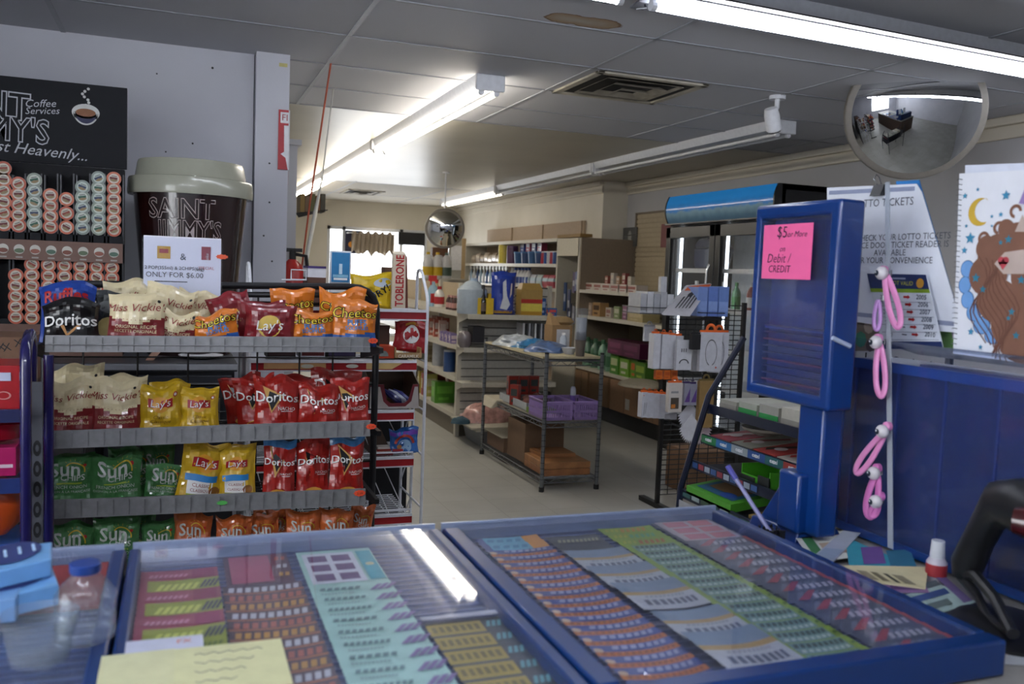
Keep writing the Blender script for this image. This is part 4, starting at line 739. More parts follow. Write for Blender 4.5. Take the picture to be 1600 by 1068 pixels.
# generic store goods ------------------------------------------------
PC = {}
def bottle_mesh(k):
    kind, c1, c2, w_, h = k; g = MB(); a, b_ = M(c1, .3, coat=.3), M(c2, .4)
    if kind == 'spray': g.lathe([(w_*.5, 0), (w_*.5, h*.5), (w_*.42, h*.6), (w_*.16, h*.72), (w_*.16, h*.8)], (0, 0, 0), a, 14, sy=.65); g.box((-w_*.45, -.012, h*.82), (w_*.28, .012, h), b_); g.box((-w_*.3, -.006, h*.7), (-w_*.18, .006, h*.84), b_); g.rect(Pl((0, -w_*.33, 0), XF, ZF), -w_*.32, h*.12, w_*.32, h*.42, b_, 0)
    elif kind == 'bottle': g.lathe([(w_*.5, 0), (w_*.5, h*.6), (w_*.4, h*.72), (w_*.17, h*.84), (w_*.17, h*.88)], (0, 0, 0), a, 14); g.lathe([(w_*.22, h*.86), (w_*.22, h)], (0, 0, 0), b_, 12); g.lathe([(w_*.505, h*.15), (w_*.505, h*.5)], (0, 0, 0), b_, 14)
    elif kind == 'jug': g.lathe([(w_*.48, 0), (w_*.5, h*.05), (w_*.5, h*.55), (w_*.3, h*.82), (w_*.14, h*.88)], (0, 0, 0), a, 16, sy=.75); g.lathe([(w_*.17, h*.88), (w_*.17, h*.97)], (0, 0, 0), b_, 12); g.tube([(w_*.12, 0, h*.86), (w_*.4, 0, h*.84), (w_*.46, 0, h*.6)], w_*.05, a, 8); g.lathe([(w_*.51, h*.1), (w_*.51, h*.42)], (0, 0, 0), b_, 16, sy=.76)
    elif kind == 'can': g.lathe([(w_*.48, 0), (w_*.5, .004), (w_*.5, h*.9), (w_*.47, h*.91)], (0, 0, 0), a, 16); g.lathe([(w_*.48, h*.91), (w_*.48, h), (.001, h)], (0, 0, 0), b_, 16)
    elif kind == 'tub': g.lathe([(w_*.42, 0), (w_*.5, h*.88)], (0, 0, 0), a, 16); g.lathe([(w_*.53, h*.86), (w_*.53, h), (.001, h)], (0, 0, 0), b_, 16)
    elif kind == 'box': g.box((-w_/2, -w_*.3, 0), (w_/2, w_*.3, h), a); g.rect(Pl((0, -w_*.3-.0006, 0), XF, ZF), -w_*.38, h*.45, w_*.38, h*.8, b_, 0); g.rect(Pl((0, -w_*.3-.0006, 0), XF, ZF), -w_*.3, h*.15, w_*.2, h*.28, b_, 0); g.rect(Pl((-w_/2-.0006, 0, 0), -YF, ZF), -w_*.2, h*.3, w_*.2, h*.75, b_, 0)
    elif kind == 'pouch':
        for j in range(8):
            t0, t1 = j/8, (j+1)/8
            f = lambda t: (w_*.5*(1-.08*math.sin(3.14*t)), w_*.2*max(.03, math.sin(3.14*min(1, t*.93+.05))**.6))
            (ax, ay), (bx, by) = f(t0), f(t1); g.hexa([(-ax, -ay, h*t0), (ax, -ay, h*t0), (ax, ay, h*t0), (-ax, ay, h*t0), (-bx, -by, h*t1), (bx, -by, h*t1), (bx, by, h*t1), (-bx, by, h*t1)], b_ if j in (4, 5) else a)
    elif kind == 'basket':
        g.box((-w_/2, -w_*.35, 0), (w_/2, w_*.35, .006), a)
        for i in range(8): x = -w_/2+w_*i/7; g.box((x-.004, -w_*.35-.003, 0), (x+.004, -w_*.35, h), a); g.box((x-.004, w_*.35, 0), (x+.004, w_*.35+.003, h), a)
        for z in (0, h*.45, h*.92): g.box((-w_/2, -w_*.35-.003, z), (w_/2, -w_*.35, z+h*.08), a); g.box((-w_/2, w_*.35, z), (w_/2, w_*.35+.003, z+h*.08), a); g.box((-w_/2-.003, -w_*.35, z), (-w_/2, w_*.35, z+h*.08), a); g.box((w_/2, -w_*.35, z), (w_/2+.003, w_*.35, z+h*.08), a)
    o = g.build('proto', smooth=kind != 'box'); me = o.data; bpy.data.objects.remove(o); return me
def good(name, kind, c1, c2, w_, h, loc, label, cat=None, group=None, rz=0):
    k = (kind, c1, c2, round(w_, 3), round(h, 3))
    if k not in PC: PC[k] = bottle_mesh(k)
    o = bpy.data.objects.new(name, PC[k]); COL.objects.link(o); o.location = loc; o.rotation_euler = (0, 0, rz); return tag(o, label, cat or name.replace('_', ' '), group)
# endcap, top shelf
T1 = EZ[0]
def ex(px_, Y=7.08): return PY(px_, 480, Y).x
def ez(py_, Y=7.08, px_=790): return PY(px_, py_, Y).z
c = ex(740); h = ez(436)-T1; r2 = thing('clear_jug', 'large clear plastic jug with yellow label at left of the gondola end shelf', 'jug', (c, 7.1, T1))
MB().lathe([(.12, T1), (.125, T1+.01), (.125, T1+h*.68), (.06, T1+h*.88), (.03, T1+h*.93)], (c-.01, 7.1, 0), M('#9fabb6', .25, coat=.3), 20).build('body', r2); MB().cyl((c, 7.1, T1+h*.9), (c, 7.1, T1+h), .032, M('#9bb0c8'), 14).build('cap', r2)
MB().box((c-.0, 6.975, T1+.004), (c+.14, 6.985, T1+h*.46), M('#c5a51e', .5)).build('yellow_label', r2)
c = ex(754, 7.0); h = ez(446, 7.0)-T1; r2 = thing('dark_bottle', 'small black bottle standing before the clear jug on the end shelf', 'bottle', (c, 7.0, T1))
MB().lathe([(.03, T1), (.034, T1+.01), (.034, T1+h*.5), (.014, T1+h*.68), (.012, T1+h*.9)], (c, 7.0, 0), M('#14100e', .2, coat=.5), 18).build('body', r2); MB().cyl((c, 7.0, T1+h*.88), (c, 7.0, T1+h), .014, BLK).build('cap', r2); MB().lathe([(.0345, T1+h*.12), (.0345, T1+h*.4)], (c, 7.0, 0), M('#5d5048'), 18).build('label_band', r2)
good('yellow_box', 'box', '#c7a41b', '#a8691c', .15, ez(459)-T1, (ex(775), 7.12, T1), 'yellow box between the dark bottle and the blue bag on the end shelf', 'box')
bb = thing('cleaning_bag', 'shiny blue and white upright bag on the gondola end shelf', 'bag', (ex(786), 7.06, T1)); x0, x1 = ex(766, 7.05), ex(806, 7.05); h = ez(426, 7.05)-T1; g = MB(); S = BagS(x1-x0, h, .12, 4.2, 0); BB = M('#1c3796', .3, coat=.5)
for side in (-1, 1):
    vs = [S.pt(i/12, j/12, side)+Vector(((x0+x1)/2, 7.06, T1)) for j in range(13) for i in range(13)]
    for j in range(12):
        for i in range(12): a = j*13+i; q = (a, a+1, a+14, a+13); g.add([vs[k] for k in (q if side < 0 else q[::-1])], [(0, 1, 2, 3)], BB)
g.build('bag_body', bb, ang=60)
class SO:
    def __init__(s, S, o): s.S = S; s.o = Vector(o)
    def __call__(s, u, v, l=0): return s.S(u, v, l+3)+s.o
so_ = SO(S, ((x0+x1)/2, 7.06, T1)); g = MB(); W = x1-x0
g.poly(so_, [(-W*.12, h*.75), (W*.0, h*.82), (W*.06, h*.45), (W*.18, h*.25), (W*.05, h*.12), (-W*.2, h*.15), (-W*.1, h*.4)], M('#c3c8d0'), 2); g.poly(so_, [(W*.2, h*.75), (W*.26, h*.75), (W*.24, h*.5), (W*.16, h*.4)], M('#c9b9b0'), 1); g.rect(so_, -W*.38, h*.04, W*.3, h*.1, M('#c7981b'), 1, 4)
for k in range(5): g.rect(so_, W*.36, h*(.12+.08*k), W*.42, h*(.16+.08*k), M('#c8ccd4'), 1)
g.build('print', bb)
c = ex(829); r2 = thing('yellow_tub', 'clear box with red and yellow label at right of the end shelf', 'box', (c, 7.08, T1)); x0, x1 = ex(812), ex(845); h = ez(441)-T1; zl1, zl0 = T1+h*.48, T1
MB().hexa([(x0, 7.05, T1), (x1, 7.05, T1), (x1, 7.17, T1), (x0, 7.17, T1), (x0, 7.05, T1+h*.8), (x1, 7.05, T1+h*.8), (x1, 7.17, T1+h*.8), (x0, 7.17, T1+h*.8)], M('#9c7f45', .4)).hexa([(x0, 7.05, T1+h*.8), (x1, 7.05, T1+h*.8), (x1, 7.17, T1+h*.8), (x0, 7.17, T1+h*.8), (x0+.02, 7.08, T1+h), (x1-.02, 7.08, T1+h), (x1-.02, 7.14, T1+h), (x0+.02, 7.14, T1+h)], M('#9c7f45', .4)).build('body', r2)
pl = front(c, 7.0494, T1); g = MB().rect(pl, x0-c, h*.0, x1-c, h*.12, M('#a87f1e'), 0).rect(pl, x0-c, h*.12, x1-c, h*.36, M('#c9b84c'), 0).rect(pl, x0-c, h*.38, x1-c, h*.5, M('#a8281c'), 0)
g.build('label_band', r2)
good('blue_carton', 'box', '#1f4f8f', '#9fb4cc', .05, ez(464)-T1, (ex(849), 7.1, T1), 'small blue carton at right end of the gondola end shelf', 'box')
good('small_carton', 'box', '#2a5a94', '#c04848', .08, ez(479)-T1, (ex(860), 7.05, T1), 'small low red and blue carton at the right corner of the end shelf', 'box')
# endcap second shelf
T2 = EZ[1]
def b3(name, xa, xb, ya, yb, Y, dpt, c, label, cat, **k):
    a, b_ = PY(xa, (ya+yb)/2, Y).x, PY(xb, (ya+yb)/2, Y).x; xm = (xa+xb)/2
    return carton(name, (a, Y, PY(xm, yb, Y).z), (b_, Y+dpt, PY(xm, ya, Y).z), M(c, .5) if isinstance(c, str) else c, label, cat, **k)
a, b_ = PY(739, 520, 7.02).x, PY(757, 520, 7.02).x; b3('black_box', 739, 757, 510, 535, 7.02, .15, '#1b1a20', 'black box on the second shelf of the gondola end', 'box')
a = PY(721, 520, 7.02).x; o = MB().lathe([(.04, 0), (.06, .03), (.062, .1), (.045, .13), (.03, .14)], (a+.055, 7.1, T2), M('#6c6468', .2, coat=.6), 14).build('wrapped_packet'); tag(o, 'clear-wrapped grey packet left of the black box on the end shelf', 'packet')
o = MB().lathe([(.05, 0), (.08, .02), (.085, .08), (.05, .11), (.02, .12)], (PY(795, 520, 7.1).x, 7.12, T2), M('#8c8c8c', .15, coat=.8), 14, sy=.8).build('wrapped_packet'); tag(o, 'round clear-wrapped packet in the middle of the second end shelf', 'packet')
for k in range(8): x = PY(817+k*4.6, 520, 7.05).x; o = MB().box((x, 7.05, T2), (x+.016, 7.2, PY(830, 505+k % 2, 7.05).z), M(['#c9c9c9', '#2b2b2e', '#a8aaae', '#5b5c60'][k % 4], .25, coat=.5)).build('blister_pack'); tag(o, 'thin upright blister pack, %s from left behind the blue garments' % ORD[k], 'blister pack', 'upright packs on the end shelf')
# board, bag and tote at the foot
p = PY(705, 660, 7.0)
r2 = thing('storage_tote', 'grey plastic tote on the floor at the foot of the gondola end', 'tote', (2.45, 7.0, 0))
MB().hexa([(2.33, 6.75, 0), (2.8, 6.75, 0), (2.8, 7.2, 0), (2.33, 7.2, 0), (2.3, 6.72, .15), (2.83, 6.72, .15), (2.83, 7.22, .15), (2.3, 7.22, .15)], M('#6e7278', .5)).build('bin', r2, bev=.006); MB().box((2.24, 6.66, .15), (2.9, 7.24, .165), M('#a7a396', .5)).build('lid', r2, bev=.003); MB().box((2.2, 6.66, .168), (2.92, 7.24, .184), M('#b0aa9a', .6)).build('board', r2, bev=.002)
def lump(name, c, rx, ry, h, m, label, cat, seed=0, amp=.25, nu=20, nv=9):
    vs = []; fs = []
    for j in range(nv+1):
        t = j/nv*math.pi/2
        for i in range(nu):
            a = 2*math.pi*i/nu; k = 1+amp*noise.noise((math.cos(a)*1.6+seed, math.sin(a)*1.6, t*2)); rr = math.cos(t)*k
            vs.append((c[0]+rx*rr*math.cos(a), c[1]+ry*rr*math.sin(a), c[2]+h*math.sin(t)*(1+amp*noise.noise((a, seed, t*3)))))
    for j in range(nv):
        for i in range(nu): fs.append((j*nu+i, j*nu+(i+1) % nu, (j+1)*nu+(i+1) % nu, (j+1)*nu+i))
    fs.append(tuple(range(nu-1, -1, -1))); o = MB().add(vs, fs, m).build(name, ang=60); return tag(o, label, cat)
a = PY(765, 660, 6.9); lump('pink_bag', (a.x-.02, 6.95, .186), .24, .12, .15, M('#b88c84', .25, coat=.4, var=.3, scale=25), 'clear bag of pink goods on the board at the gondola foot', 'bag', 3)
a = PY(718, 660, 6.9); lump('blue_cloth', (a.x+.01, 6.9, .186), .08, .08, .05, M('#2f4a58', .8), 'small heap of dark blue cloth left of the pink bag', 'cloth', 5)
# left-side shelf goods (y increasing away)
def lx(px_, z, X=2.33): # y where a pixel column meets the plane x = X at height z
    best = None
    for i in range(400):
        y = 7.3+i*.01; P = Vector((X, y, z))-Vector((0, 0, HC)); xx = 800+FPX*P.dot(RT)/P.dot(FW)
        if best is None or abs(xx-px_) < best[0]: best = (abs(xx-px_), y)
    return best[1]
def side(name, kind, c1, c2, px_, z, w_, h, label, X=2.33, cat=None, group=None): return good(name, kind, c1, c2, w_, h, (X, lx(px_, z, X), z), label, cat, group)
side('sauce_bottle', 'bottle', '#d5d3cc', '#a8262c', 686, 1.075, .10, .2, 'white bottle with red cap on the gondola top shelf, left side', X=2.36)
for k in range(6): side('dark_jar', 'bottle', '#3a1818', '#b98a84', 700+2.4*k, 1.075, .045, .13, 'small dark bottle, %s from left in the cluster by the gondola upright' % ORD[k], X=2.32+.03*(k % 2), cat='bottle', group='small dark bottles on the gondola')
side('spray_bottle', 'spray', '#8fb0c4', '#c03030', 676, 1.075, .11, .3, 'pale blue spray bottle at far left of the gondola top shelf')
side('cleaner_bottle', 'bottle', '#c3b890', '#c02828', 681, 1.075, .08, .26, 'yellowish bottle with red top behind the white bottle on the gondola', X=2.45)
for k in range(6): side('ribbon_pack', 'box', ['#b56a58', '#c9a69a', '#a8584a'][k % 3], '#d9c9c0', 674+4.2*k, .785, .07, .17+.02*(k % 2), 'red and pink carton, %s from left on the second gondola shelf' % ORD[k], X=2.36+.05*(k % 2), cat='box', group='red cartons on the second gondola shelf')
for k in range(4): side('purple_carton', 'box', '#8a7aa8', '#c9b8c0', 693+5*k, .785, .07, .09, 'small purple carton, %s from left, front of the second gondola shelf' % ORD[k], X=2.29, cat='box', group='purple cartons on the gondola')
side('white_canister', 'can', '#b8bcc4', '#c9cbd0', 686, .51, .14, .26, 'white canister with blue base on the third gondola shelf', X=2.38); side('blue_canister', 'can', '#2b4f88', '#c9cbd0', 702, .51, .11, .2, 'blue and white canister near the upright, third gondola shelf')
side('paper_pack', 'box', '#a89a78', '#8b7a5a', 674, .51, .12, .16, 'tan packet at left of the third gondola shelf', X=2.4, cat='packet')
side('green_crate', 'box', '#4f8a2c', '#6ba83c', 692, .19, .2, .2, 'bright green box on the lowest gondola shelf', X=2.35, cat='box')
side('red_box', 'box', '#8a2020', '#a84038', 680, .19, .24, .28, 'dark red box behind on the lowest gondola shelf', X=2.5, cat='box'); side('white_pack', 'box', '#b9a8a0', '#8f3a3a', 704, .195, .1, .29, 'pink and white pack standing by the upright on the lowest shelf', X=2.42, cat='packet')
for k, (px_, c) in enumerate(((662, '#b3a13c'), (668, '#a83c3c'), (672, '#b8b060'))): side('snack_carton', 'box', c, '#d0c8a0', px_, .19, .12, .22, 'yellow or red carton seen past the white rack, %s from left' % ORD[k], X=2.34, cat='box', group='cartons low on the gondola')
# far counter with jugs, left of the right-hand shelves
r2 = thing('far_shelf', 'beige shelf unit far back carrying white jugs', 'shelving', (3.0, 11.8, 0)); YF2 = 11.6
x0, x1 = PY(655, 440, YF2).x, PY(728, 440, YF2).x; zt = PY(690, 437, YF2).z
g = MB().box((x0, YF2, .1), (x1, YF2+.02, zt), SH)
for i in range(8): g.box((x0, YF2-.003, zt-.08-i*.08), (x1, YF2, zt-.085-i*.08), M('#8f8a7d'))
g.build('slat_front', r2); MB().box((x0, YF2-.05, zt), (x1, YF2+.5, zt+.02), SH).build('top_shelf', r2); MB().box((x0, YF2+.02, 0), (x1, YF2+.4, .1), KICK).build('base', r2)
for k, (px_, c) in enumerate(((668, '#c8a41e'), (683, '#c8a41e'), (697, '#4a5a50'))): good('white_jug', 'jug', '#c3c3c6', c, .15, .36, (PY(px_, 430, YF2+.1).x, YF2+.1, zt+.02), '%s white jug with coloured label on the far shelf' % ['left', 'middle', 'right'][k], 'jug', 'white jugs on the far shelf')
p0, p1 = PY(676, 386, 11.9), PY(700, 402, 11.9); r3 = thing('brown_pack', 'brown carton above the white jugs at the back', 'box', (p0.x, 11.9, zt)); MB().box((p0.x, 11.9, p1.z), (p1.x, 12.0, p0.z), M('#5d3d28')).build('carton_body', r3); MB().cyl((p0.x+.1, 11.95, zt+.02), (p0.x+.1, 11.95, p1.z), .04, M('#bdb8b0')).build('stand', r3)
r3 = thing('pale_panel', 'pale board with painted white glare and wooden edge at the back', 'panel', (3.4, 12.6, 0)); x0, x1 = PY(701, 400, 12.6).x, PY(727, 400, 12.6).x; zt_ = PY(714, 374, 12.6).z
MB().box((x0, 12.6, 0), (x1-.06, 12.64, zt_), M('#a9a69c', .25, coat=.3)).build('board', r3); MB().box((x1-.06, 12.58, 0), (x1, 12.66, zt_+.02), M('#b39a74', .5)).build('wood_edge', r3); q = PY(713, 392, 12.59); MB().box((q.x-.08, 12.59, q.z-.28), (q.x+.09, 12.6, q.z+.08), M('#e6e6ea', .4)).build('white_glare', r3)  # thin white slab stands in for the glare on the pale board
# ================================================================ RIGHT-HAND WALL SHELVES
RX0, RXW = 3.95, 4.3; RY0, RY1 = 8.53, 12.5
r = thing('shelving_unit', 'tall beige shelving along the right wall, far section', 'shelving', (4.1, 10.5, 0))
MB().box((RXW-.03, 9.15, 0), (RXW-.005, RY1, 2.05), M('#a9947c', .6)).build('back_board', r)
yy = [9.15, 10.3, 11.4, RY1]
g = MB()
for i in range(3):
    g.box((RXW-.045, yy[i]+.04, 1.86), (RXW-.03, yy[i+1]-.04, 2.05), M('#a8937c', .6))
g.build('top_back_panel', r)
for z in (1.835, 1.55, 1.275, .93, .55, .15): MB().box((RX0, 9.15, z-.03), (RXW-.03, RY1, z), SH).box((RX0-.004, 9.15, z-.035), (RX0, RY1, z+.003), M('#c3beb0', .4)).build('shelf', r)
for y in (9.12, RY1): MB().box((RX0, y, 0), (RXW-.01, y+.03, 1.835), SH).build('side_panel', r)
r2 = thing('peg_bay', 'narrow shelving bay with cream header and items hanging on hooks', 'shelving', (4.1, 8.8, 0))
MB().box((RX0, 8.56, 1.64), (RX0+.02, 9.12, 1.83), M('#bdb5a0', .5)).build('header_board', r2); MB().box((4.26, 8.75, .5), (4.28, 9.12, 1.64), M('#8c8877', .6)).build('back_board', r2)
MB().box((RX0, 8.5, .1), (4.59, 8.54, 1.83), M('#7e705f', .6)).build('end_panel', r2); MB().box((RX0, 8.54, .1), (RX0+.03, 8.58, 1.83), SH).build('front_post', r2)
MB().box((RX0-.02, 8.5, 1.836), (RX0+.12, 9.1, 1.87), M('#8a6c3a', .6)).build('wood_strip', r2); MB().box((RX0, 8.56, .1), (4.27, 9.11, .5), SH).build('lower_body', r2)
for k, (px_, py_, h, c) in enumerate(((883, 441, .42, '#2c4a7a'), (889, 452, .4, '#33406a'), (897, 425, .3, '#463a66'), (901, 424, .28, '#5a6a98'), (890, 474, .28, '#2a3352'), (896, 478, .26, '#7c7f90'))):
    p = PX(px_, py_, 4.02); g = MB().box((p.x, p.y-.035, p.z-h*.75), (p.x+.012, p.y+.03, p.z), M(c, .35, coat=.4)).box((p.x-.001, p.y-.025, p.z-h*.5), (p.x, p.y+.02, p.z-h*.3), M('#a8acb8')); g.cyl((p.x+.006, p.y, p.z-.003), (4.27, p.y, p.z+.01), .003, STEEL, 6); o = g.build('hanging_packet'); tag(o, 'blue packet hanging on a hook, %s counted left to right in the narrow bay' % ORD[k], 'packet', 'packets hanging in the narrow bay')
def ry(px_, z, X): 
    lo, hi = 4.0, 16.0
    for _ in range(40):
        mid = (lo+hi)/2; P = Vector((X, mid, z))-Vector((0, 0, HC)); xx = 800+FPX*P.dot(RT)/P.dot(FW)
        if xx > px_: lo = mid
        else: hi = mid
    return lo
def shg(name, kind, c1, c2, px_, z, w_, h, label, X=4.03, cat=None, group=None): return good(name, kind, c1, c2, w_, h, (X, ry(px_, z, X), z), label, cat, group, rz=-math.pi/2)
Z3, Z2_, Z1 = 1.55, 1.275, .93
for k in range(7): shg('bundle', 'pouch', ['#a89884', '#b3a595', '#8d7a66'][k % 3], '#c4b9a8', 742+6.5*k, Z3, .16, .12+.03*(k % 2), 'beige cloth bundle, %s from left on the second shelf from top, far shelving' % ORD[k], cat='bundle', group='beige bundles on the far shelving')
shg('yellow_canister', 'can', '#b9a832', '#d0cfc6', 788, Z3, .17, .27, 'yellow and white canister on the far right-wall shelving'); shg('purple_canister', 'can', '#4a2450', '#5c3a68', 800, Z3, .15, .23, 'purple canister beside the yellow canister')
for k in range(4): shg('blue_tub', 'tub', ['#1f4f80', '#24406e'][k % 2], '#2d5f95', 812+11*k, Z3, .15, .15, 'blue tub, %s from left on the far right-wall shelving' % ORD[k], cat='tub', group='blue tubs on the far shelving')
for k in range(4): shg('stacked_pack', 'box', ['#1c3a86', '#a03a58', '#1a2f6e', '#8a2f4a'][k], '#b8c0d0', 820+9*k, Z3+.155, .13, .12, 'pack stacked on the blue tubs, %s from left' % ORD[k], X=4.1, cat='box', group='packs stacked on the blue tubs')
for k in range(6): shg('aerosol_can', 'can', ['#c0bfc4', '#a83444', '#2d4f90'][k % 3], '#d5d5d8', 844+4.6*k, Z3, .06, .15, 'slim can, %s from left at the right end of the blue tubs' % ORD[k], cat='can', group='slim cans on the far shelving')
for k in range(12): shg('trigger_bottle', 'spray', ['#8faac0', '#c3c8cc', '#2d4f86'][k % 3], '#d5d5d5', 736+5.0*k, Z2_, .085, .24, 'trigger spray bottle, %s from left in the row on the far shelving' % ORD[k], cat='spray bottle', group='row of spray bottles')
for k in range(6): shg('lotion_bottle', 'bottle', '#bcbcc0', '#23408a' if k else '#c8c8cc', 800+5.2*k, Z2_, .09, .23, 'white bottle with dark blue cap, %s from left beside the spray bottles' % ORD[k], cat='bottle', group='white bottles with blue caps')
for k in range(5): shg('tissue_pack', 'pouch', ['#c0c3cc', '#b3bac4', '#a8b8b8', '#b0555f', '#a83a50'][k], '#9db3c0', 826+9.5*k, Z2_, .17, .15, ['white', 'pale blue', 'greenish', 'pink', 'dark pink'][k]+' soft pack right of the white bottles', cat='packet', group=None)
# nearer wall section
NY0, NY1 = 6.6, 8.5
r = thing('shelving_unit', 'lower beige shelving under the slatwall, behind the accessory rack', 'shelving', (4.3, 7.5, 0))
for z in (1.285, 1.02, .49): MB().box((RX0, NY0, z-.03), (4.58, NY1, z), SH).box((RX0-.004, NY0, z-.03), (RX0, NY1, z+.003), M('#b9b3a4', .4)).build('shelf', r)
MB().box((4.56, NY0, .1), (4.59, NY1, 1.3), M('#857a68', .6)).build('back_board', r); MB().box((RX0+.03, NY0, 0), (4.58, NY1, .15), BLK).build('base', r); MB().box((4.52, 7.6, .15), (4.56, 7.64, 1.3), SH).build('post', r)
r = thing('slatwall', 'beige slatwall board on the right wall beside the drinks fridge', 'slatwall', (4.58, 8, 1.3)); z0, z1_ = 1.3, 2.1; g = MB().box((4.575, 6.7, z0), (4.598, 8.48, z1_), M('#a3957c', .6))
for i in range(16): z = z0+.05*i; g.box((4.566, 6.72, z+.006), (4.576, 8.46, z+.044), M('#a99b82', .6))
g.build('slats', r); g = MB().box((4.56, 8.46, z0-.05), (4.598, 8.49, z1_+.02), M('#6e6252')).box((4.56, 6.7, z1_), (4.598, 8.49, z1_+.02), M('#6e6252')); g.build('edge_trim', r)
a, b_ = PX(975, 356, 4.56), PX(995, 385, 4.56); g = MB().box((4.552, b_.y, b_.z), (4.56, a.y, a.z), M('#4b4c4c', .4)); pl = leftw(4.5515, (a.y+b_.y)/2, (a.z+b_.z)/2); g.disc(pl, 0, .01, .04, M('#8e8f8c'), 0, 12, ry=.06); g.disc(pl, .02, -.06, .04, M('#a8a8a4'), 0, 10); o = g.build('picture_card'); tag(o, 'small dark grey picture card on the beige slatwall', 'picture')
a = PX(996, 366, 4.55); o = MB().tube([a, a+Vector((-.2, -.1, -.03))], .004, STEEL, 6).build('slatwall_hook'); tag(o, 'single empty hook next to the small dark picture', 'hook')
a, b_ = PX(1035, 350, 4.54), PX(1054, 386, 4.54); o = MB().box((4.53, b_.y, b_.z), (4.545, a.y, a.z), M('#7a4648', .6)).box((4.545, (a.y+b_.y)/2-.01, b_.z+.05), (4.575, (a.y+b_.y)/2+.01, b_.z+.07), M('#7a4648')).build('pink_notice'); tag(o, 'dull pink notice on the slatwall at the fridge edge', 'notice')
names = 0
for k in range(7): shg('small_carton', 'box', ['#bdb2a8', '#c4bcb4'][k % 2], '#8a4a42', 914+13.5*k, 1.285, .2, .075 if k != 0 else .06, 'small white and red carton, %s from left on top shelf under the slatwall' % ORD[k], X=4.08, cat='box', group='white cartons under the slatwall')
for k in range(5): shg('figurine_pack', 'box', ['#8d4a42', '#a8a29a', '#9c7a5c', '#7c3a3a', '#b0a898'][k], '#c0b4a4', 950+9*k, 1.36, .07, .08+.03*(k % 2), 'small pack on top of the white cartons, %s from left' % ORD[k], X=4.1, cat='packet', group='packs on the white cartons')
for k, (px_, c, c2, w_, h, n_) in enumerate(((925, '#b09a8a', '#c8b8a8', .12, .13, 'cream'), (938, '#a8855a', '#4a3324', .17, .14, 'tan and brown'), (955, '#b3a89c', '#8a5a52', .12, .1, 'pale'), (968, '#7a8a5a', '#b8b8a0', .12, .12, 'green and white'), (980, '#7c4a68', '#a88aa0', .1, .13, 'purple'), (988, '#2d2530', '#5a4a60', .12, .13, 'dark purple'), (1005, '#a8986c', '#b8a880', .3, .09, 'long tan'))): shg('shelf_box', 'box', c, c2, px_, 1.02, w_, h, n_+' box on the middle shelf under the slatwall', X=4.1, cat='box')
for k in range(8): shg('juice_bottle', 'bottle', ['#6b9078', '#7fa890', '#557a62'][k % 3], '#3f6a4c', 917+6.0*k, .49, .1, .3-.03*(k % 2), 'green bottle, %s from left low on the wall shelf behind the wire shelf' % ORD[k], X=4.05+.06*(k % 2), cat='bottle', group='green bottles on the wall shelf')
for k, (px_, c, c2, w_, h, n_, dz) in enumerate(((966, '#4f8a2f', '#b0b88a', .17, .19, 'green', 0), (982, '#6d9a34', '#c0c0a8', .18, .17, 'lime and white', 0), (996, '#58862a', '#b0562a', .14, .18, 'lime green and orange', 0), (1008, '#49752a', '#8aa040', .2, .17, 'dark green', 0), (973, '#5c2342', '#7a3a5c', .3, .14, 'purple', .2), (1000, '#521e3c', '#6c3052', .35, .14, 'dark purple', .2))): shg('flat_carton', 'box', c, c2, px_, .49+dz, w_, h, n_+' carton on the low wall shelf behind the accessory rack', X=4.03, cat='box')
for k, (pa, pb, n_) in enumerate(((884, 918, 'leftmost brown cardboard box under the wall shelf'), (920, 950, 'brown cardboard box second from left under the wall shelf'), (952, 1000, 'open brown cardboard box with white label under the wall shelf'), (1004, 1050, 'brown cardboard box at right under the wall shelf'))):
    y1_, y0_ = ry(pa, .3, 3.93), ry(pb, .3, 3.93); y1_ = min(y1_, 8.48); y0_ = max(y0_, 6.62)
    if y1_-y0_ < .1: continue
    g = MB().box((3.93, y0_+.01, .155), (4.35, y1_-.01, .445), M(['#8a6a49', '#7c5e40', '#87664a', '#7d6046'][k], .8)).box((3.9285, (y0_+y1_)/2-.004, .16), (3.93, (y0_+y1_)/2+.004, .44), M('#5e452e'))
    if k == 2: g.box((3.928, y0_+.2, .2), (3.93, y0_+.28, .3), M('#a8a59c'))
    o = g.build('cardboard_box', bev=.004); tag(o, n_, 'box')
for k in range(3): pass
a = PX(995, 588, 3.8); o = MB().lathe([(.001, .03), (.12, .028), (.19, .0), (.2, -.02), (.19, -.025), (.1, -.0), (.001, 0)], (a.x+.05, a.y, .5), M('#a19a88', .7), 28, sy=1.2).build('round_lid'); tag(o, 'beige round shallow lid jutting from the low wall shelf', 'lid')
# ================================================================ DRINKS FRIDGE
FX, FY0, FY1, FZ = 3.8, 5.1, 6.56, 2.11; zb_ = 1.885
r = thing('drinks_fridge', 'black two-door drinks fridge with lit blue header on the right wall', 'fridge', (4.2, 5.8, 0)); BKF = M('#131417', .3)
g = MB().box((FX+.06, FY0, 0), (4.57, FY0+.04, FZ), BKF).box((FX+.06, FY1-.04, 0), (4.57, FY1, FZ), BKF).box((4.5, FY0, 0), (4.57, FY1, FZ), BKF).box((FX+.06, FY0, FZ-.04), (4.57, FY1, FZ), BKF).box((FX+.06, FY0, 0), (4.57, FY1, .22), BKF).box((FX+.06, FY0, zb_-.02), (4.57, FY1, zb_), BKF); g.build('cabinet_body', r)
hm = bpy.data.materials.new('header_print'); hm.use_nodes = True; n = hm.node_tree.nodes; l = hm.node_tree.links; b = n['Principled BSDF']; t = n.new('ShaderNodeTexCoord'); mp = n.new('ShaderNodeSeparateXYZ'); l.new(t.outputs['Object'], mp.inputs[0])
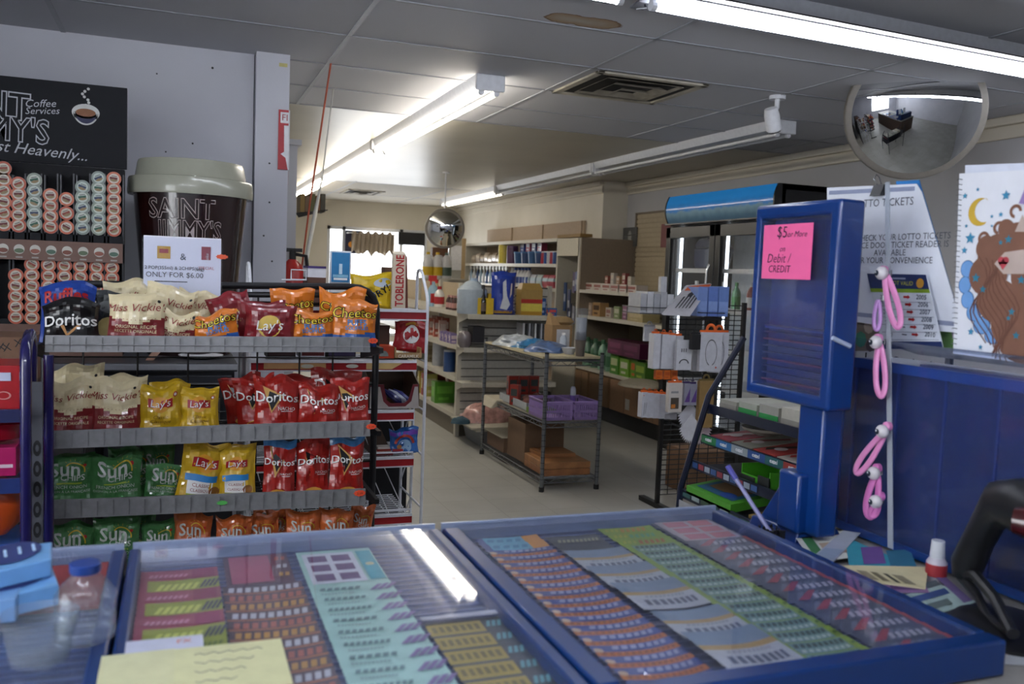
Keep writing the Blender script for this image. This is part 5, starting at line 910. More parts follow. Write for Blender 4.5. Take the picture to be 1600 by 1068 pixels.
nz = n.new('ShaderNodeTexNoise'); nz.inputs['Scale'].default_value = 14; nz.inputs['Detail'].default_value = 8; l.new(t.outputs['Object'], nz.inputs['Vector'])
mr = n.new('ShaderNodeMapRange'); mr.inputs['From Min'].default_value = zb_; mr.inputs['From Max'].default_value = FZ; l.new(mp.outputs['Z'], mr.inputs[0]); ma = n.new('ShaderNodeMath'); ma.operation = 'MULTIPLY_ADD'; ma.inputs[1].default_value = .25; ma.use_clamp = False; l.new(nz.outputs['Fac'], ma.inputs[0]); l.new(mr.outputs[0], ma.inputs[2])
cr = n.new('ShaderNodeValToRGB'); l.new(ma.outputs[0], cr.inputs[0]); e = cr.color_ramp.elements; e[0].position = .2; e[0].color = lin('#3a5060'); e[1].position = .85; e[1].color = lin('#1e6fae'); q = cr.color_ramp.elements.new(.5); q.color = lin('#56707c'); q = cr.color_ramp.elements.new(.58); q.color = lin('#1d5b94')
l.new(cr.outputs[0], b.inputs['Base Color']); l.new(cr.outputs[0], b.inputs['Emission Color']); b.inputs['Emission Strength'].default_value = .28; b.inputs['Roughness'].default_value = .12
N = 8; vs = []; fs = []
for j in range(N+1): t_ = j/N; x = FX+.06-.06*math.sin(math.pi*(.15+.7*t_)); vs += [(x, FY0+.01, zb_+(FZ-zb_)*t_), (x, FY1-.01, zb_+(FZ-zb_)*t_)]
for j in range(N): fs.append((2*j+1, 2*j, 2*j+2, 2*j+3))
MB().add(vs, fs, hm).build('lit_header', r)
g = MB(); prof = [(vs[2*j][0]-.004, vs[2*j][2]) for j in range(N+1)]
for y in (FY0, FY1-.014): pp = [(FX+.09, zb_)]+prof+[(FX+.09, FZ)]; n_ = len(pp); g.add([(a, y, b_) for a, b_ in pp]+[(a, y+.014, b_) for a, b_ in pp], [tuple(range(n_)), tuple(range(2*n_-1, n_-1, -1))]+[(i, n_+i, n_+(i+1) % n_, (i+1) % n_) for i in range(n_)], BKF)
g.box((FX, FY0, zb_-.01), (FX+.08, FY1, zb_), BKF); g.build('header_ends', r)
o = MB().box((4.46, FY0+.05, .25), (4.49, FY1-.05, zb_-.03), M('#c9ced2', .5)).build('back_liner', r)
g = MB().cyl((FX+.14, FY1-.06, .3), (FX+.14, FY1-.06, zb_-.06), .012, tube_mat(3.2, '#e8f4ff'), 8).cyl((FX+.14, (FY0+FY1)/2, .3), (FX+.14, (FY0+FY1)/2, zb_-.06), .012, tube_mat(3.2, '#e8f4ff'), 8); g.build('inner_light', r)
ymid = (FY0+FY1)/2
for k, (ya, yb) in enumerate(((ymid+.005, FY1-.005), (FY0+.005, ymid-.005))):
    z0, z1_ = .25, zb_-.03; d = MB(); fm = M('#0d0e10', .3) 
    for (a0, a1, c0, c1) in ((ya, ya+.07, z0, z1_), (yb-.07, yb, z0, z1_), (ya, yb, z0, z0+.08), (ya, yb, z1_-.09, z1_)): d.box((FX+.02, a0, c0), (FX+.06, a1, c1), fm)
    dd = d.build('door', r, bev=.004); MB().box((FX+.035, ya+.07, z0+.08), (FX+.042, yb-.07, z1_-.09), PANE).build('door_glass', dd); yh = ya+.02; MB().tube([(FX, yh, .8), (FX-.02, yh, .85), (FX-.02, yh, 1.5), (FX, yh, 1.55)], .009, CHR).build('handle', dd)
for z in (.3, .6, .9, 1.2, 1.5):
    g = MB()
    for i in range(40): y = FY0+.07+(FY1-FY0-.14)*i/39; g.cyl((FX+.12, y, z), (4.44, y, z), .002, WMET, 4)
    g.box((FX+.1, FY0+.05, z-.012), (FX+.11, FY1-.05, z+.022), M('#c9ccd0', .3)); g.build('wire_shelf', r)
a = PX(1103, 398, 4.1); lumpm = M('#1c1f3a', .4, coat=.3); g = MB(); w_ = .17
g.hexa([(4.08, a.y-.13, 1.525), (4.25, a.y-.13, 1.525), (4.25, a.y+.14, 1.525), (4.08, a.y+.14, 1.525), (4.08, a.y-.2, 1.7), (4.25, a.y-.2, 1.7), (4.25, a.y+.2, 1.7), (4.08, a.y+.2, 1.7)], lumpm).hexa([(4.08, a.y-.2, 1.7), (4.25, a.y-.2, 1.7), (4.25, a.y+.2, 1.7), (4.08, a.y+.2, 1.7), (4.1, a.y-.1, 1.78), (4.2, a.y-.1, 1.78), (4.2, a.y+.12, 1.78), (4.1, a.y+.12, 1.78)], lumpm)
o = g.build('dark_bag', bev=.02); tag(o, 'dark navy bag standing on the upper wire shelf inside the fridge', 'bag')
for k in range(7): o = good('drink_bottle', 'bottle', ['#4f7a58', '#8a4a3a', '#a8b0b4'][k % 3], ['#c9c9c9', '#3a6a3a'][k % 2], .07, .22, (4.05, FY1-.15-.19*k, 1.203), 'bottle inside the fridge, %s from its far end' % ORD[k], 'bottle', 'bottles inside the fridge')
a, b_ = PY(1250, 295, 5.0), PY(1290, 305, 5.0)
# ================================================================ CHROME WIRE SHELF (centre)
r = thing('wire_shelving', 'chrome wire shelving cart with three decks standing mid-floor', 'shelving', (2.45, 5.9, 0))
WX = (2.25, 2.65); WY = (5.3, 6.53); CHD = M('#75787b', .3, .8); ZT = .885
for x in WX:
    for y in WY:
        p = MB().cyl((x, y, .03), (x, y, ZT+.03), .0135, CHD, 12)
        for k in range(22): z = .08+k*.037; p.cyl((x, y, z), (x, y, z+.004), .0146, M('#3f4144', .4, .7), 10)
        pp = p.build('post', r); MB().cyl((x, y, 0), (x, y, .032), .019, BLK, 12).build('foot', pp)
        MB().cyl((x, y, ZT+.025), (x, y, ZT+.035), .0145, BLK, 12).build('cap', pp)
for k, z in enumerate((ZT-.02, .455, .085)):
    g = MB()
    for y in WY: g.cyl((WX[0], y, z), (WX[1], y, z), .004, CHD, 8); g.cyl((WX[0], y, z-.03), (WX[1], y, z-.03), .0035, CHD, 8)
    for x in WX: g.cyl((x, WY[0], z), (x, WY[1], z), .004, CHD, 8); g.cyl((x, WY[0], z-.03), (x, WY[1], z-.03), .0035, CHD, 8)
    for a, b_, n_ in (((WX[0], WY[0]), (WX[1], WY[0]), 8), ((WX[0], WY[1]), (WX[1], WY[1]), 8), ((WX[0], WY[0]), (WX[0], WY[1]), 24), ((WX[1], WY[0]), (WX[1], WY[1]), 24)):
        pts = [(a[0]+(b_[0]-a[0])*i/n_, a[1]+(b_[1]-a[1])*i/n_, z-.03*(i % 2)) for i in range(n_+1)]; g.tube(pts, .0022, CHD, 5)
    for i in range(44): y = WY[0]+(WY[1]-WY[0])*(i+.5)/44; g.cyl((WX[0], y, z+.002), (WX[1], y, z+.002), .002, CHD, 5)
    for x in (2.38, 2.52): g.cyl((x, WY[0], z-.004), (x, WY[1], z-.004), .003, CHD, 6)
    g.build('wire_deck', r)
o = MB().box((2.235, 5.33, ZT-.008), (2.665, 6.5, ZT+.006), M('#b5ab8c', .6)).build('deck_board'); tag(o, 'cream board lying on the top deck of the chrome wire shelf', 'board')
o = MB().box((2.27, 5.33, .46), (2.635, 6.5, .468), M('#8f8a7c', .6)).build('deck_board'); tag(o, 'board lying on the middle deck of the chrome wire shelf', 'board')
ZB = ZT+.007
def garment(c, rx, ry, h, m, label, seed): lump('folded_garment', (c[0], c[1], ZB), rx, ry, h, m, label, 'clothing', seed, .35, 36, 12)
garment((2.38, 6.2), .16, .2, .075, M('#a8b0b8', .3, coat=.4, var=.35, scale=18), 'grey-white garment in clear wrap at the far end of the wire shelf top', 2)
garment((2.43, 5.98), .15, .13, .06, M('#2a6fa0', .3, coat=.4, var=.4, scale=14), 'bright blue wrapped garment between the grey and slate-blue ones', 8)
garment((2.42, 5.72), .16, .16, .065, M('#4f6690', .3, coat=.5, var=.4, scale=16), 'slate-blue wrapped garment nearest us on the wire shelf top', 11)
p = PY(880, 540, 6.0); q0, q1 = PY(866, 540, 5.95), PY(893, 540, 5.95); ztb = PY(880, 508, 5.95).z
r2 = thing('kraft_box', 'brown kraft box with white label on the wire shelf top', 'box', ((q0.x+q1.x)/2, 6, ZB)); MB().box((q0.x-.02, 5.95, ZB), (q1.x, 6.1, ztb), M('#8a6c48', .8)).hexa([(q0.x-.02, 5.96, ztb), (q0.x+.05, 5.96, ztb), (q0.x+.05, 6.08, ztb), (q0.x-.02, 6.08, ztb), (q0.x-.03, 5.99, ztb+.09), (q0.x-.02, 5.99, ztb+.09), (q0.x-.02, 6.02, ztb+.09), (q0.x-.03, 6.02, ztb+.09)], M('#a08058', .8)).build('carton_body', r2)
g = MB().box((q0.x+.015, 5.947, ZB+.01), (q1.x-.02, 5.95, ztb-.03), M('#b8b8ba')); g.rect(front(q0.x+.02, 5.9465, ZB+.015), .005, .005, .05, .012, DRK, 0); g.build('label_sheet', r2)
o = MB().lathe([(.07, 0), (.1, .02), (.075, .05), (.04, .06)], ((q0.x+q1.x)/2+.02, 6.03, ztb), M('#8f7650', .8), 14, sy=.5).build('paper_bag'); tag(o, 'crumpled brown paper on top of the kraft box', 'paper')
o = MB().lathe([(.025, 0), (.025, .08), (.012, .1)], (2.63, 5.9, ZB), M('#a8b0bc', .4), 14).cyl((2.63, 5.9, ZB+.1), (2.63, 5.9, ZB+.115), .014, WH).build('small_bottle'); tag(o, 'small blue-white bottle between the kraft box and the clear cylinder', 'bottle')
p = PZ(889, 553, ZB); o = MB().lathe([(.03, 0), (.034, .004), (.055, .045), (.053, .045), (.03, .008), (.001, .007)], (p.x, p.y, ZB), M('#b4b8bf', .35), 20).build('white_bowl'); tag(o, 'small white bowl on the wire shelf top beside the clear cylinder', 'bowl')
p = PZ(906, 556, ZB); zt = PY(907, 481, p.y).z; H_ = zt-ZB
r2 = thing('cup_dispenser', 'tall clear cylinder of stacked cups at near end of the wire shelf top', 'cup stack', (p.x, p.y, ZB))
MB().lathe([(.030, ZB), (.036, ZB+H_*.34)], (p.x, p.y, 0), M('#5f564e', .4), 20).build('dark_cups', r2)
g = MB()
for k in range(9): z = ZB+H_*.34+k*.006; g.lathe([(.033, z), (.038, z+.005)], (p.x, p.y, 0), M('#8f8f94', .3), 20)
g.lathe([(.034, ZB+H_*.46), (.036, ZB+H_*.8)], (p.x, p.y, 0), M('#a7a9ae', .3, coat=.4), 20); g.build('pale_cups', r2)
MB().lathe([(.04, ZB+H_*.34), (.041, zt-.01), (.036, zt), (.001, zt)], (p.x, p.y, 0), PET, 24).build('clear_sleeve', r2)
# middle deck
ZM = .469
for k, (px_, s_) in enumerate(((795, 0), (806, 1), (817, 2))):
    p = PY(px_, 598, 6.15); zt = PY(px_, 591, 6.15).z; good('red_pack', 'box', '#8f2a1e', '#2f3a38', .075, .14, (2.36+.085*k, 6.2, ZM+.05), 'red box, %s of three standing in the white tray on the wire shelf' % ['left', 'middle', 'right'][k], 'box', 'red boxes on the middle deck')
good('red_pack', 'box', '#8f2a1e', '#2f3a38', .07, .15, (2.31, 6.0, ZM), 'red and dark box at the left edge of the middle deck', 'box', rz=-.9)
a = (2.29, 5.72, ZM); g = MB().box((2.29, 5.72, ZM), (2.6, 6.28, ZM+.004), M('#9aa0a4')); 
for b0, b1 in (((2.29, 5.72), (2.6, 5.725)), ((2.29, 6.275), (2.6, 6.28)), ((2.29, 5.72), (2.295, 6.28)), ((2.595, 5.72), (2.6, 6.28))): g.box((b0[0], b0[1], ZM), (b1[0], b1[1], ZM+.055), M('#a8adb0'))
o = g.build('white_tray'); tag(o, 'shallow white tray of small goods on the middle deck of the wire shelf', 'tray')
lump('candy_pile', (2.45, 5.95, ZM+.005), .11, .14, .08, M('#6d4038', .5, var=.6, scale=40), 'heap of small brown and pink packets in the white tray', 'packets', 4, .4)
o = MB().box((2.28, 5.56, ZM), (2.45, 5.7, ZM+.035), M('#66812e')).build('green_box'); tag(o, 'flat green box left of the purple basket', 'box')
g = MB().hexa([(2.24, 6.2, .475), (2.36, 6.2, .475), (2.36, 6.5, .475), (2.24, 6.5, .475), (2.2, 6.22, .41), (2.22, 6.22, .41), (2.22, 6.4, .41), (2.2, 6.4, .41)], M('#b3ab98', .8)); o = g.build('crumpled_cloth', bev=.005); tag(o, 'cream cloth hanging over the far corner of the middle deck', 'cloth')
def basket(a, b_, m, label, slant=0):
    r = thing('plastic_basket', label, 'basket', ((a[0]+b_[0])/2, (a[1]+b_[1])/2, a[2])); x0, y0, z0 = a; x1, y1, z1 = b_; g = MB().box((x0, y0, z0), (x1, y1, z0+.006), m); h = z1-z0
    for (p0, p1) in (((x0, y0), (x1, y0)), ((x0, y1), (x1, y1)), ((x0, y0), (x0, y1)), ((x1, y0), (x1, y1))):
        P0, P1 = Vector((p0[0], p0[1], 0)), Vector((p1[0], p1[1], 0)); d = (P1-P0); L = d.length; d.normalize(); t = Vector((abs(d.y), abs(d.x), 0))*.002
        def bar(s0, s1, za, zb):
            A, B = P0+d*s0-t, P0+d*s1+t; g.box((min(A.x, B.x), min(A.y, B.y), z0+za), (max(A.x, B.x), max(A.y, B.y), z0+zb), m)
        for za, zb in ((0, h*.16), (h*.42, h*.54), (h*.86, h)): bar(0, L, za, zb)
        n_ = max(6, int(L/.014))
        for i in range(n_+1): bar(L*i/n_*.99, L*i/n_*.99+.005, 0, h)
    g.build('basket_body', r); MB().tube([(x0-.003, y0, z1), (x1+.003, y0, z1), (x1+.003, y1, z1), (x0-.003, y1, z1), (x0-.003, y0, z1)], .005, m, 8).build('rim', r)
PRP = M('#9a80b8', .45)
basket((2.27, 5.32, ZM), (2.455, 5.62, ZM+.12), PRP, 'purple slotted basket at left on the middle deck'); basket((2.475, 5.32, ZM), (2.64, 5.62, ZM+.12), PRP, 'purple slotted basket at right on the middle deck')
p = PY(896, 598, 5.5); r2 = thing('roll_on_bottle', 'white and purple bottle standing in the right purple basket', 'bottle', (p.x, 5.5, ZM)); MB().lathe([(.018, ZM+.008), (.02, ZM+.14)], (p.x, 5.5, 0), M('#6a4f9a'), 14).build('body', r2); MB().lathe([(.02, ZM+.14), (.02, ZM+.18), (.012, ZM+.2), (.001, ZM+.202)], (p.x, 5.5, 0), M('#a8aab4'), 14).build('cap', r2)
# bottom deck
g = MB().box((2.30, 5.75, .09), (2.6, 6.1, .37), M('#6f5640', .8)).box((2.42, 5.748, .09), (2.424, 5.75, .37), KR2); o = g.build('cardboard_box', bev=.004); tag(o, 'tall brown cardboard box on the bottom deck of the wire shelf', 'box')
o = MB().box((2.28, 6.12, .09), (2.6, 6.5, .2), M('#6a5240', .8)).box((2.26, 6.11, .2), (2.62, 6.52, .205), M('#8b8576', .7)).build('cardboard_box'); tag(o, 'low brown cardboard box with pale lid at far end of the bottom deck', 'box')
for k, (x0, x1, y0, y1, z0, z1) in enumerate(((2.28, 2.62, 5.34, 5.7, .09, .135), (2.28, 2.62, 5.34, 5.7, .137, .18))): o = MB().box((x0, y0, z0), (x1, y1, z1), M(['#8a5a34', '#98683e'][k], .5, var=.25, scale=14)).build('wooden_board', bev=.004); tag(o, ['lower', 'upper'][k]+' orange wooden board stacked on the bottom deck of the wire shelf', 'board')
o = MB().box((2.33, 5.5, .181), (2.58, 5.73, .205), M('#94633a', .6)).build('wooden_board'); tag(o, 'short wooden board topping the stack on the bottom deck', 'board')
# ================================================================ ACCESSORY RACK
AY = 4.78
r = thing('accessory_rack', 'black wire grid rack hung with phone accessories left of the blue case', 'rack', (3.05, 4.8, 0))
def gx(px_, py_=600, Y=AY): return PY(px_, py_, Y).x
def gz(py_, px_=1070, Y=AY): return PY(px_, py_, Y).z
x0, x1 = gx(1031, 700), gx(1150, 700); zt = gz(470)
for x in (x0, x1): MB().box((x-.012, AY-.012, 0), (x+.012, AY+.012, zt), BWIRE).build('upright', r)
g = MB(); n_ = 38
for i in range(n_+1): z = .08+(zt-.1)*i/n_; g.cyl((x0, AY, z), (x1, AY, z), .0032, BWIRE, 5)
for i in range(1, 8): x = x0+(x1-x0)*i/8; g.cyl((x, AY, .08), (x, AY, zt), .0032 , BWIRE, 5)
g.build('grid_panel', r)
for x in (x0, x1): MB().box((x-.02, AY-.2, 0), (x+.02, AY+.2, .03), BWIRE).build('foot', r)
for xa, xb, py_ in ((1000, 1075, 484), (1096, 1132, 492)):
    a, b_ = gx(xa, py_, AY-.22), gx(xb, py_, AY-.22); z = gz(py_+6, (xa+xb)/2, AY-.22); g = MB()
    for dz in (0, .035): g.tube([(a, AY, z+dz), (a, AY-.22, z+dz), (b_, AY-.22, z+dz), (b_, AY, z+dz)], .0035, BWIRE, 6)
    for i in range(5): x = a+(b_-a)*i/4; g.cyl((x, AY-.22, z), (x, AY, z), .0028, BWIRE, 5)
    g.build('tray_basket', r)
def pack(px0, px1, py0, py1, Y, th, c, label, hook='#d8601e', draw=None, cat='packaged accessory', grp=None, tab=True, name='accessory_pack'):
    pm = (px0+px1)/2; a, b_ = PY(px0, (py0+py1)/2, Y), PY(px1, (py0+py1)/2, Y); z1_, z0 = PY(pm, py0, Y).z, PY(pm, py1, Y).z
    r_ = thing(name, label, cat, ((a.x+b_.x)/2, Y, z0), 0, grp); W = b_.x-a.x; H_ = z1_-z0
    MB().box((a.x, Y, z0), (b_.x, Y+th, z1_), M(c, .45)).build('box_body', r_, bev=.0015); g = MB(); pl = front(a.x, Y-.0005, z0)
    if draw == 'cable': g.disc(pl, W*.5, H_*.48, W*.27, DRK, 1, 24, ry=H_*.34, rin=W*.25, a0=-1.3, a1=4.44); g.disc(pl, W*.75, H_*.1, W*.04, M('#c8442c'), 1, 8)
    elif draw == 'earbuds': 
        for k in range(3): g.rect(pl, W*(.3+.14*k), H_*.6, W*(.35+.14*k), H_*.72, DRK, 1)
        g.disc(pl, W*.5, H_*.22, W*.32, DRK, 1, 16, ry=H_*.15, rin=W*.25, a0=0, a1=math.pi)
    elif draw == 'line': g.poly(pl, [(W*.3, H_*.08), (W*.36, H_*.08), (W*.5, H_*.6), (W*.44, H_*.6)], DRK, 1); g.poly(pl, [(W*.55, H_*.15), (W*.6, H_*.15), (W*.8, H_*.62), (W*.75, H_*.62)], DRK, 1); g.disc(pl, W*.25, H_*.88, W*.08, M('#c8542c'), 1, 8)
    elif draw == 'photo': g.rect(pl, W*.15, H_*.12, W*.75, H_*.5, M('#4b4238'), 1); g.rect(pl, W*.2, H_*.15, W*.5, H_*.28, M('#c0742c'), 2); g.rect(pl, W*.15, H_*.65, W*.7, H_*.72, M('#8a8a8c'), 1)
    elif draw == 'tri': g.poly(pl, [(W*.1, H_*.15), (W*.9, H_*.8), (W*.9, H_*.15)], M('#5a3a80'), 1)
    elif draw == 'lines':
        for k in range(5): g.rect(pl, W*.15, H_*(.15+.15*k), W*.85, H_*(.19+.15*k), M('#5a74b0'), 1)
    if g.v: g.build('print', r_)
    if tab:
        hm_ = M(hook, .45); g = MB(); cx_ = (a.x+b_.x)/2; g.box((a.x, Y+th*.35, z1_), (b_.x, Y+th*.55, z1_+.012), hm_); g.disc(Pl((cx_, Y+th*.45, z1_+.016), XF, ZF), 0, 0, W*.24, hm_, 0, 12, rin=W*.12, a0=-.2, a1=math.pi+.2); g.build('hang_tab', r_, solid=.002)
    return r_
for k, xx in enumerate((1021, 1034, 1044, 1056)): pack(xx, xx+11, 521+k*1.2, 576, AY-.24+.01*k, .06, '#c4c5cb', 'white pack with orange tab, %s of four on the upper left hook' % ORD[k], grp='orange-tabbed packs on the upper hook')
for k, xx in enumerate((1023, 1036, 1047)): o = good('orange_pack', 'box', '#c8651c', '#b4501a', .042, .055, (PY(xx+5, 585, AY-.2).x, AY-.2, PY(xx+5, 592, AY-.2).z), 'orange lower end of a hanging pack, %s from left' % ORD[k], 'packaged accessory', 'orange packs under the white ones')
pack(1057, 1081, 531, 578, AY-.26, .025, '#c6c7cc', 'white earbud pack with printed headphones, middle of the accessory rack', draw='earbuds', tab=False)
pack(1082, 1091, 547, 580, AY-.2, .03, '#b4b5bb', 'thin white pack half behind the cable packs', tab=False)
pack(1094, 1128, 519, 580, AY-.27, .03, '#c3c4cb', 'large white pack with printed black cable loop, front right of the rack', draw='cable')
pack(1110, 1138, 519, 582, AY-.2, .03, '#c0c1c8', 'second large white cable pack behind the first, right of the rack', draw='cable')
pack(1081, 1095, 522, 546, AY-.3, .03, '#141416', 'black charger hanging in the middle of the accessory rack', hook='#141416', name='phone_charger')
pack(1007, 1024, 510, 533, AY-.1, .02, '#b4b5ba', 'small white card pack at the left edge of the rack', hook='#9a9a9e')
for k in range(6): xx = 1003+9.2*k; pack(xx, xx+9.5, 613+1.0*k, 652+k*.6, AY-.26+.02*k, .05, '#bfc0c8', 'white pack with orange top, %s of six on the lower left hook' % ORD[k], draw='line' if k == 0 else None, grp='packs on the lower left hook')
pack(1045, 1066, 598, 644, AY-.33, .035, '#c4bdb6', 'cream box with small photo print in front of the lower packs', draw='photo')
for k, xx in enumerate((1069, 1079)): pack(xx, xx+10, 599+k, 633, AY-.3, .04, '#8a8a98', 'grey and purple pack, %s of two on the lower rack' % ['left', 'right'][k], draw='tri', hook='#3a2a5a', grp='purple packs')
pack(1092, 1115, 595, 668, AY-.3, .03, '#8f7244', 'tall tan blister pack at the lower right of the accessory rack', hook='#6a5a30')
# scalloped white sheets
for k, (ca, cb) in enumerate((((1078, 632), '#c2c3ca'), ((1080, 652), '#c9cad0'), ((1090, 655), '#b0a0a6'))):
    p = PY(ca[0]+4*(k == 2), ca[1]+16, AY-.26-.03*k+.05*(k == 2)); n_ = 18; pts = [(0, .08)]
    for i in range(n_*2+1): a = -math.pi*.95+math.pi*.9*i/(n_*2); rr = .115 if i % 2 else .092; pts.append((rr*.75*math.cos(a), .02+rr*1.0*math.sin(a)))
    o = MB().prism(Pl((p.x, p.y, p.z), XF, ZF), pts, .003, M(cb, .6)).build('scalloped_card'); tag(o, ['upper', 'front lower', 'pinkish rear'][k]+' fan-shaped white card with notched edge hanging low on the rack', 'card')
# items on top trays
zt_ = gz(491, 1030, AY-.2)
for k in range(5): o = MB().box((gx(1001+k*10.5, 470, AY-.2), AY-.2, zt_), (gx(1010.5+k*10.5, 470, AY-.2), AY-.05, zt_+.12+.012*(k % 2)), M(['#a8a9ad', '#b9babd', '#9fa1a6'][k % 3], .25, coat=.6)).build('clear_pack'); tag(o, 'pale plastic-wrapped pack, %s from left in the top basket of the rack' % ORD[k], 'packet', 'pale packs in the top basket')
q = PY(1038, 432, AY-.12); o = MB().box((q.x-.02, AY-.12, zt_), (q.x+.02, AY-.09, q.z), M('#b4b5b8')).build('upright_card'); tag(o, 'tall narrow white pack standing above the pale packs', 'packet')
P = [PY(1036, 492, AY-.3), PY(1078, 494, AY-.3), PY(1112, 444, AY-.05), PY(1075, 447, AY-.05)]
dv = Vector((.006, .03, .006)); g = MB().hexa(P+[p+dv for p in P], M('#b7b7bd', .45)); g.f = g.f; o = g.build('cutlery_box')
tag(o, 'leaning white box with printed black utensils and an orange top edge', 'box'); nrm = (P[1]-P[0]).cross(P[3]-P[0]).normalized(); pl = Pl(P[0]-nrm*0, P[1]-P[0], P[3]-P[0]); 
class Skew:
    def __init__(s, o, x, y): s.o = Vector(o); s.x = x; s.y = y; s.n = x.cross(y).normalized()
    def __call__(s, u, v, l=0): return s.o+s.x*u+s.y*v+s.n*(l*.0009)
sk = Bil(P); g = MB()
if sk.n.dot(Vector((0, 0, HC))-P[0]) < 0: sk.n = -sk.n
g.rect(sk, .02, .82, .98, .99, M('#c45a2c'), 3)
for k in range(5): g.poly(sk, [(.22+.13*k, .22), (.26+.13*k, .22), (.27+.13*k, .6+.03*k), (.2+.13*k, .6+.03*k)], DRK, 4)
g.disc(sk, .5, .68, .2, M('#3a3a3c'), 3, 12, ry=.1); pr_ = g.build('print', o)
for k in range(3): 
    a, b_ = gx(1090+k*16.5, 470, AY-.18), gx(1105.5+k*16.5, 470, AY-.18); z0 = gz(494, 1110, AY-.18)
    o = MB().box((a, AY-.18, z0), (b_, AY-.02, gz(449-k, 1110, AY-.18)), M(['#7088c0', '#5b76b8', '#6480bc'][k], .4)).box((a+.004, AY-.182, z0+.03), (b_-.004, AY-.18, z0+.09), M('#7f98cc')).build('blue_carton', bev=.002); tag(o, '%s light blue carton of three on top of the accessory rack' % ['left', 'middle', 'right'][k], 'box', 'blue cartons on the rack top')
o = MB().box((gx(1076, 750, 5.0), 5.0, 0.0), (gx(1110, 750, 5.0)+.1, 5.3, gz(706, 1090, 5.0)), M('#7d5f47', .8)).build('cardboard_box', bev=.004); tag(o, 'brown cardboard box on the floor behind the black grid rack', 'box')
# ================================================================ LOW CANDY SHELF BY THE COUNTER
NV = M('#131a30', .35)
r = thing('gum_stand', 'dark navy tiered stand of gum and chocolate beyond the counter', 'rack', (2.1, 2.5, 0)); SX = 1.85
sy0, sy1 = 2.05, 2.82
lv = []
for k, (px_, py_, X) in enumerate(((1130, 637, 1.86), (1118, 684, 1.84), (1106, 727, 1.80), (1092, 775, 1.76))): p = PX(px_, py_, X); lv.append((X, p.z, p.y))
for k, (X, z, y) in enumerate(lv):
    MB().box((X, sy0, z-.034), (X+.008, sy1, z), NV).box((X+.008, sy0, z-.03), (X+.32, sy1, z-.022), M('#10131f', .5)).build('shelf', r)
for y in (sy0, sy1): 
    g = MB(); g.tube([(lv[3][0]-.03, y, .02), (lv[3][0], y, lv[3][1]), (lv[0][0], y, lv[0][1]+.03), (2.0, y, lv[0][1]+.25)], .012, NV, 8); g.tube([(2.2, y, .02), (2.2, y, 1.25)], .012, NV, 8)
    for X, z, _ in lv: g.cyl((X, y, z-.03), (2.2, y, z-.03), .008, NV, 6)
    g.build('side_frame', r)
g = MB()
for i in range(10): z = .3+.09*i; g.cyl((2.2, sy0, z), (2.2, sy1, z), .003, BWIRE, 5)
for i in range(12): y = sy0+(sy1-sy0)*i/11; g.cyl((2.2, y, .2), (2.2, y, 1.2), .003, BWIRE, 5)
g.build('back_wires', r)
# label strips
X, z, _ = lv[1]; g = MB(); pl = leftw(X-.001, sy1, z-.032)
cols = ['#2f7a4c', '#2a68a0', '#8f9aa0', '#2a4f8c', '#1f5c60', '#9a3a34', '#2a6a58', '#2a4f8c']; L_ = (sy1-sy0)/8
for k, c in enumerate(cols): g.rect(pl, L_*k, .002, L_*(k+1), .03, M(c, .4), 1); g.disc(pl, L_*(k+.5), .016, .012, M('#c8ccd0'), 2, 10, ry=.006); g.txt(pl, L_*(k+.5), .012, 'excel', .02, M('#e0e4e8'), 3, off=.02)
g.build('label_strip', r)
X, z, _ = lv[2]; g = MB(); pl = leftw(X-.001, sy1, z-.032)
for k in range(10): g.rect(pl, .012+.04*k, .006, .046+.04*k, .026, M(['#3a5a90', '#8f3a48', '#9aa4b4'][k % 3]), 1)
g.build('label_strip', r)
X, z, _ = lv[3]; g = MB(); pl = leftw(X-.001, sy1, z-.032)
for k in range(9): g.rect(pl, .02+.06*k, .008, .07+.06*k, .024, M(['#2f5a58', '#8fa0a0', '#35503a'][k % 3]), 1)
g.build('label_strip', r)
X, z, _ = lv[0]
for k, (c, n_) in enumerate((('#9c9a90', 'grey'), ('#a0a296', 'green-fronted pale'), ('#9a9890', 'second green-fronted'), ('#b3b0a4', 'cream'), ('#a8a08c', 'beige'))): 
    y = sy1-.03-.12*k; o = MB().box((X+.03, y-.105, z-.02), (X+.26, y, z+.025+.008*k), M(c)).box((X+.028, y-.105, z-.02), (X+.03, y, z+.012), M('#2c8c48' if k in (1, 2) else '#8f8c84')).build('candy_box'); tag(o, n_+' flat box on the top tier of the navy gum stand', 'box')
X, z, _ = lv[1]
for k, (c, n_) in enumerate((('#a04048', 'pinkish red'), ('#8a8a7c', 'grey and red'), ('#a8403c', 'red'), ('#b0a8a0', 'cream and red'), ('#9c3a34', 'dark red'))):
    y = sy1-.03-.13*k; P_ = [(X+.02, y-.12, z-.02), (X+.25, y-.12, z+.0), (X+.25, y, z+.0), (X+.02, y, z-.02)]; g = MB().hexa([Vector(p) for p in P_]+[Vector(p)+Vector((0, 0, .02)) for p in P_], M(c, .4)); sk = Skew(Vector(P_[3])+Vector((0, 0, .0205)), Vector(P_[0])-Vector(P_[3]), Vector(P_[2])-Vector(P_[3]))
    if sk.n.z < 0: sk.n = -sk.n
    g.poly(sk, [(.1, .2), (.3, .1), (.8, .8), (.6, .85)], M(['#c8b8b8', '#7a2a2a', '#2e2a22', '#b03a30', '#d0a0a0'][k]), 1); g.disc(sk, .5, .3, .2, M('#c9c0c0'), 2, 12, ry=.1)
    o = g.build('chocolate_box'); tag(o, n_+' flat chocolate carton on the labelled tier of the gum stand', 'box')
X, z, _ = lv[2]; p = PX(1188, 742, X+.06); g = MB(); GRB = M('#4aa028', .4); y = p.y; z0 = z-.02
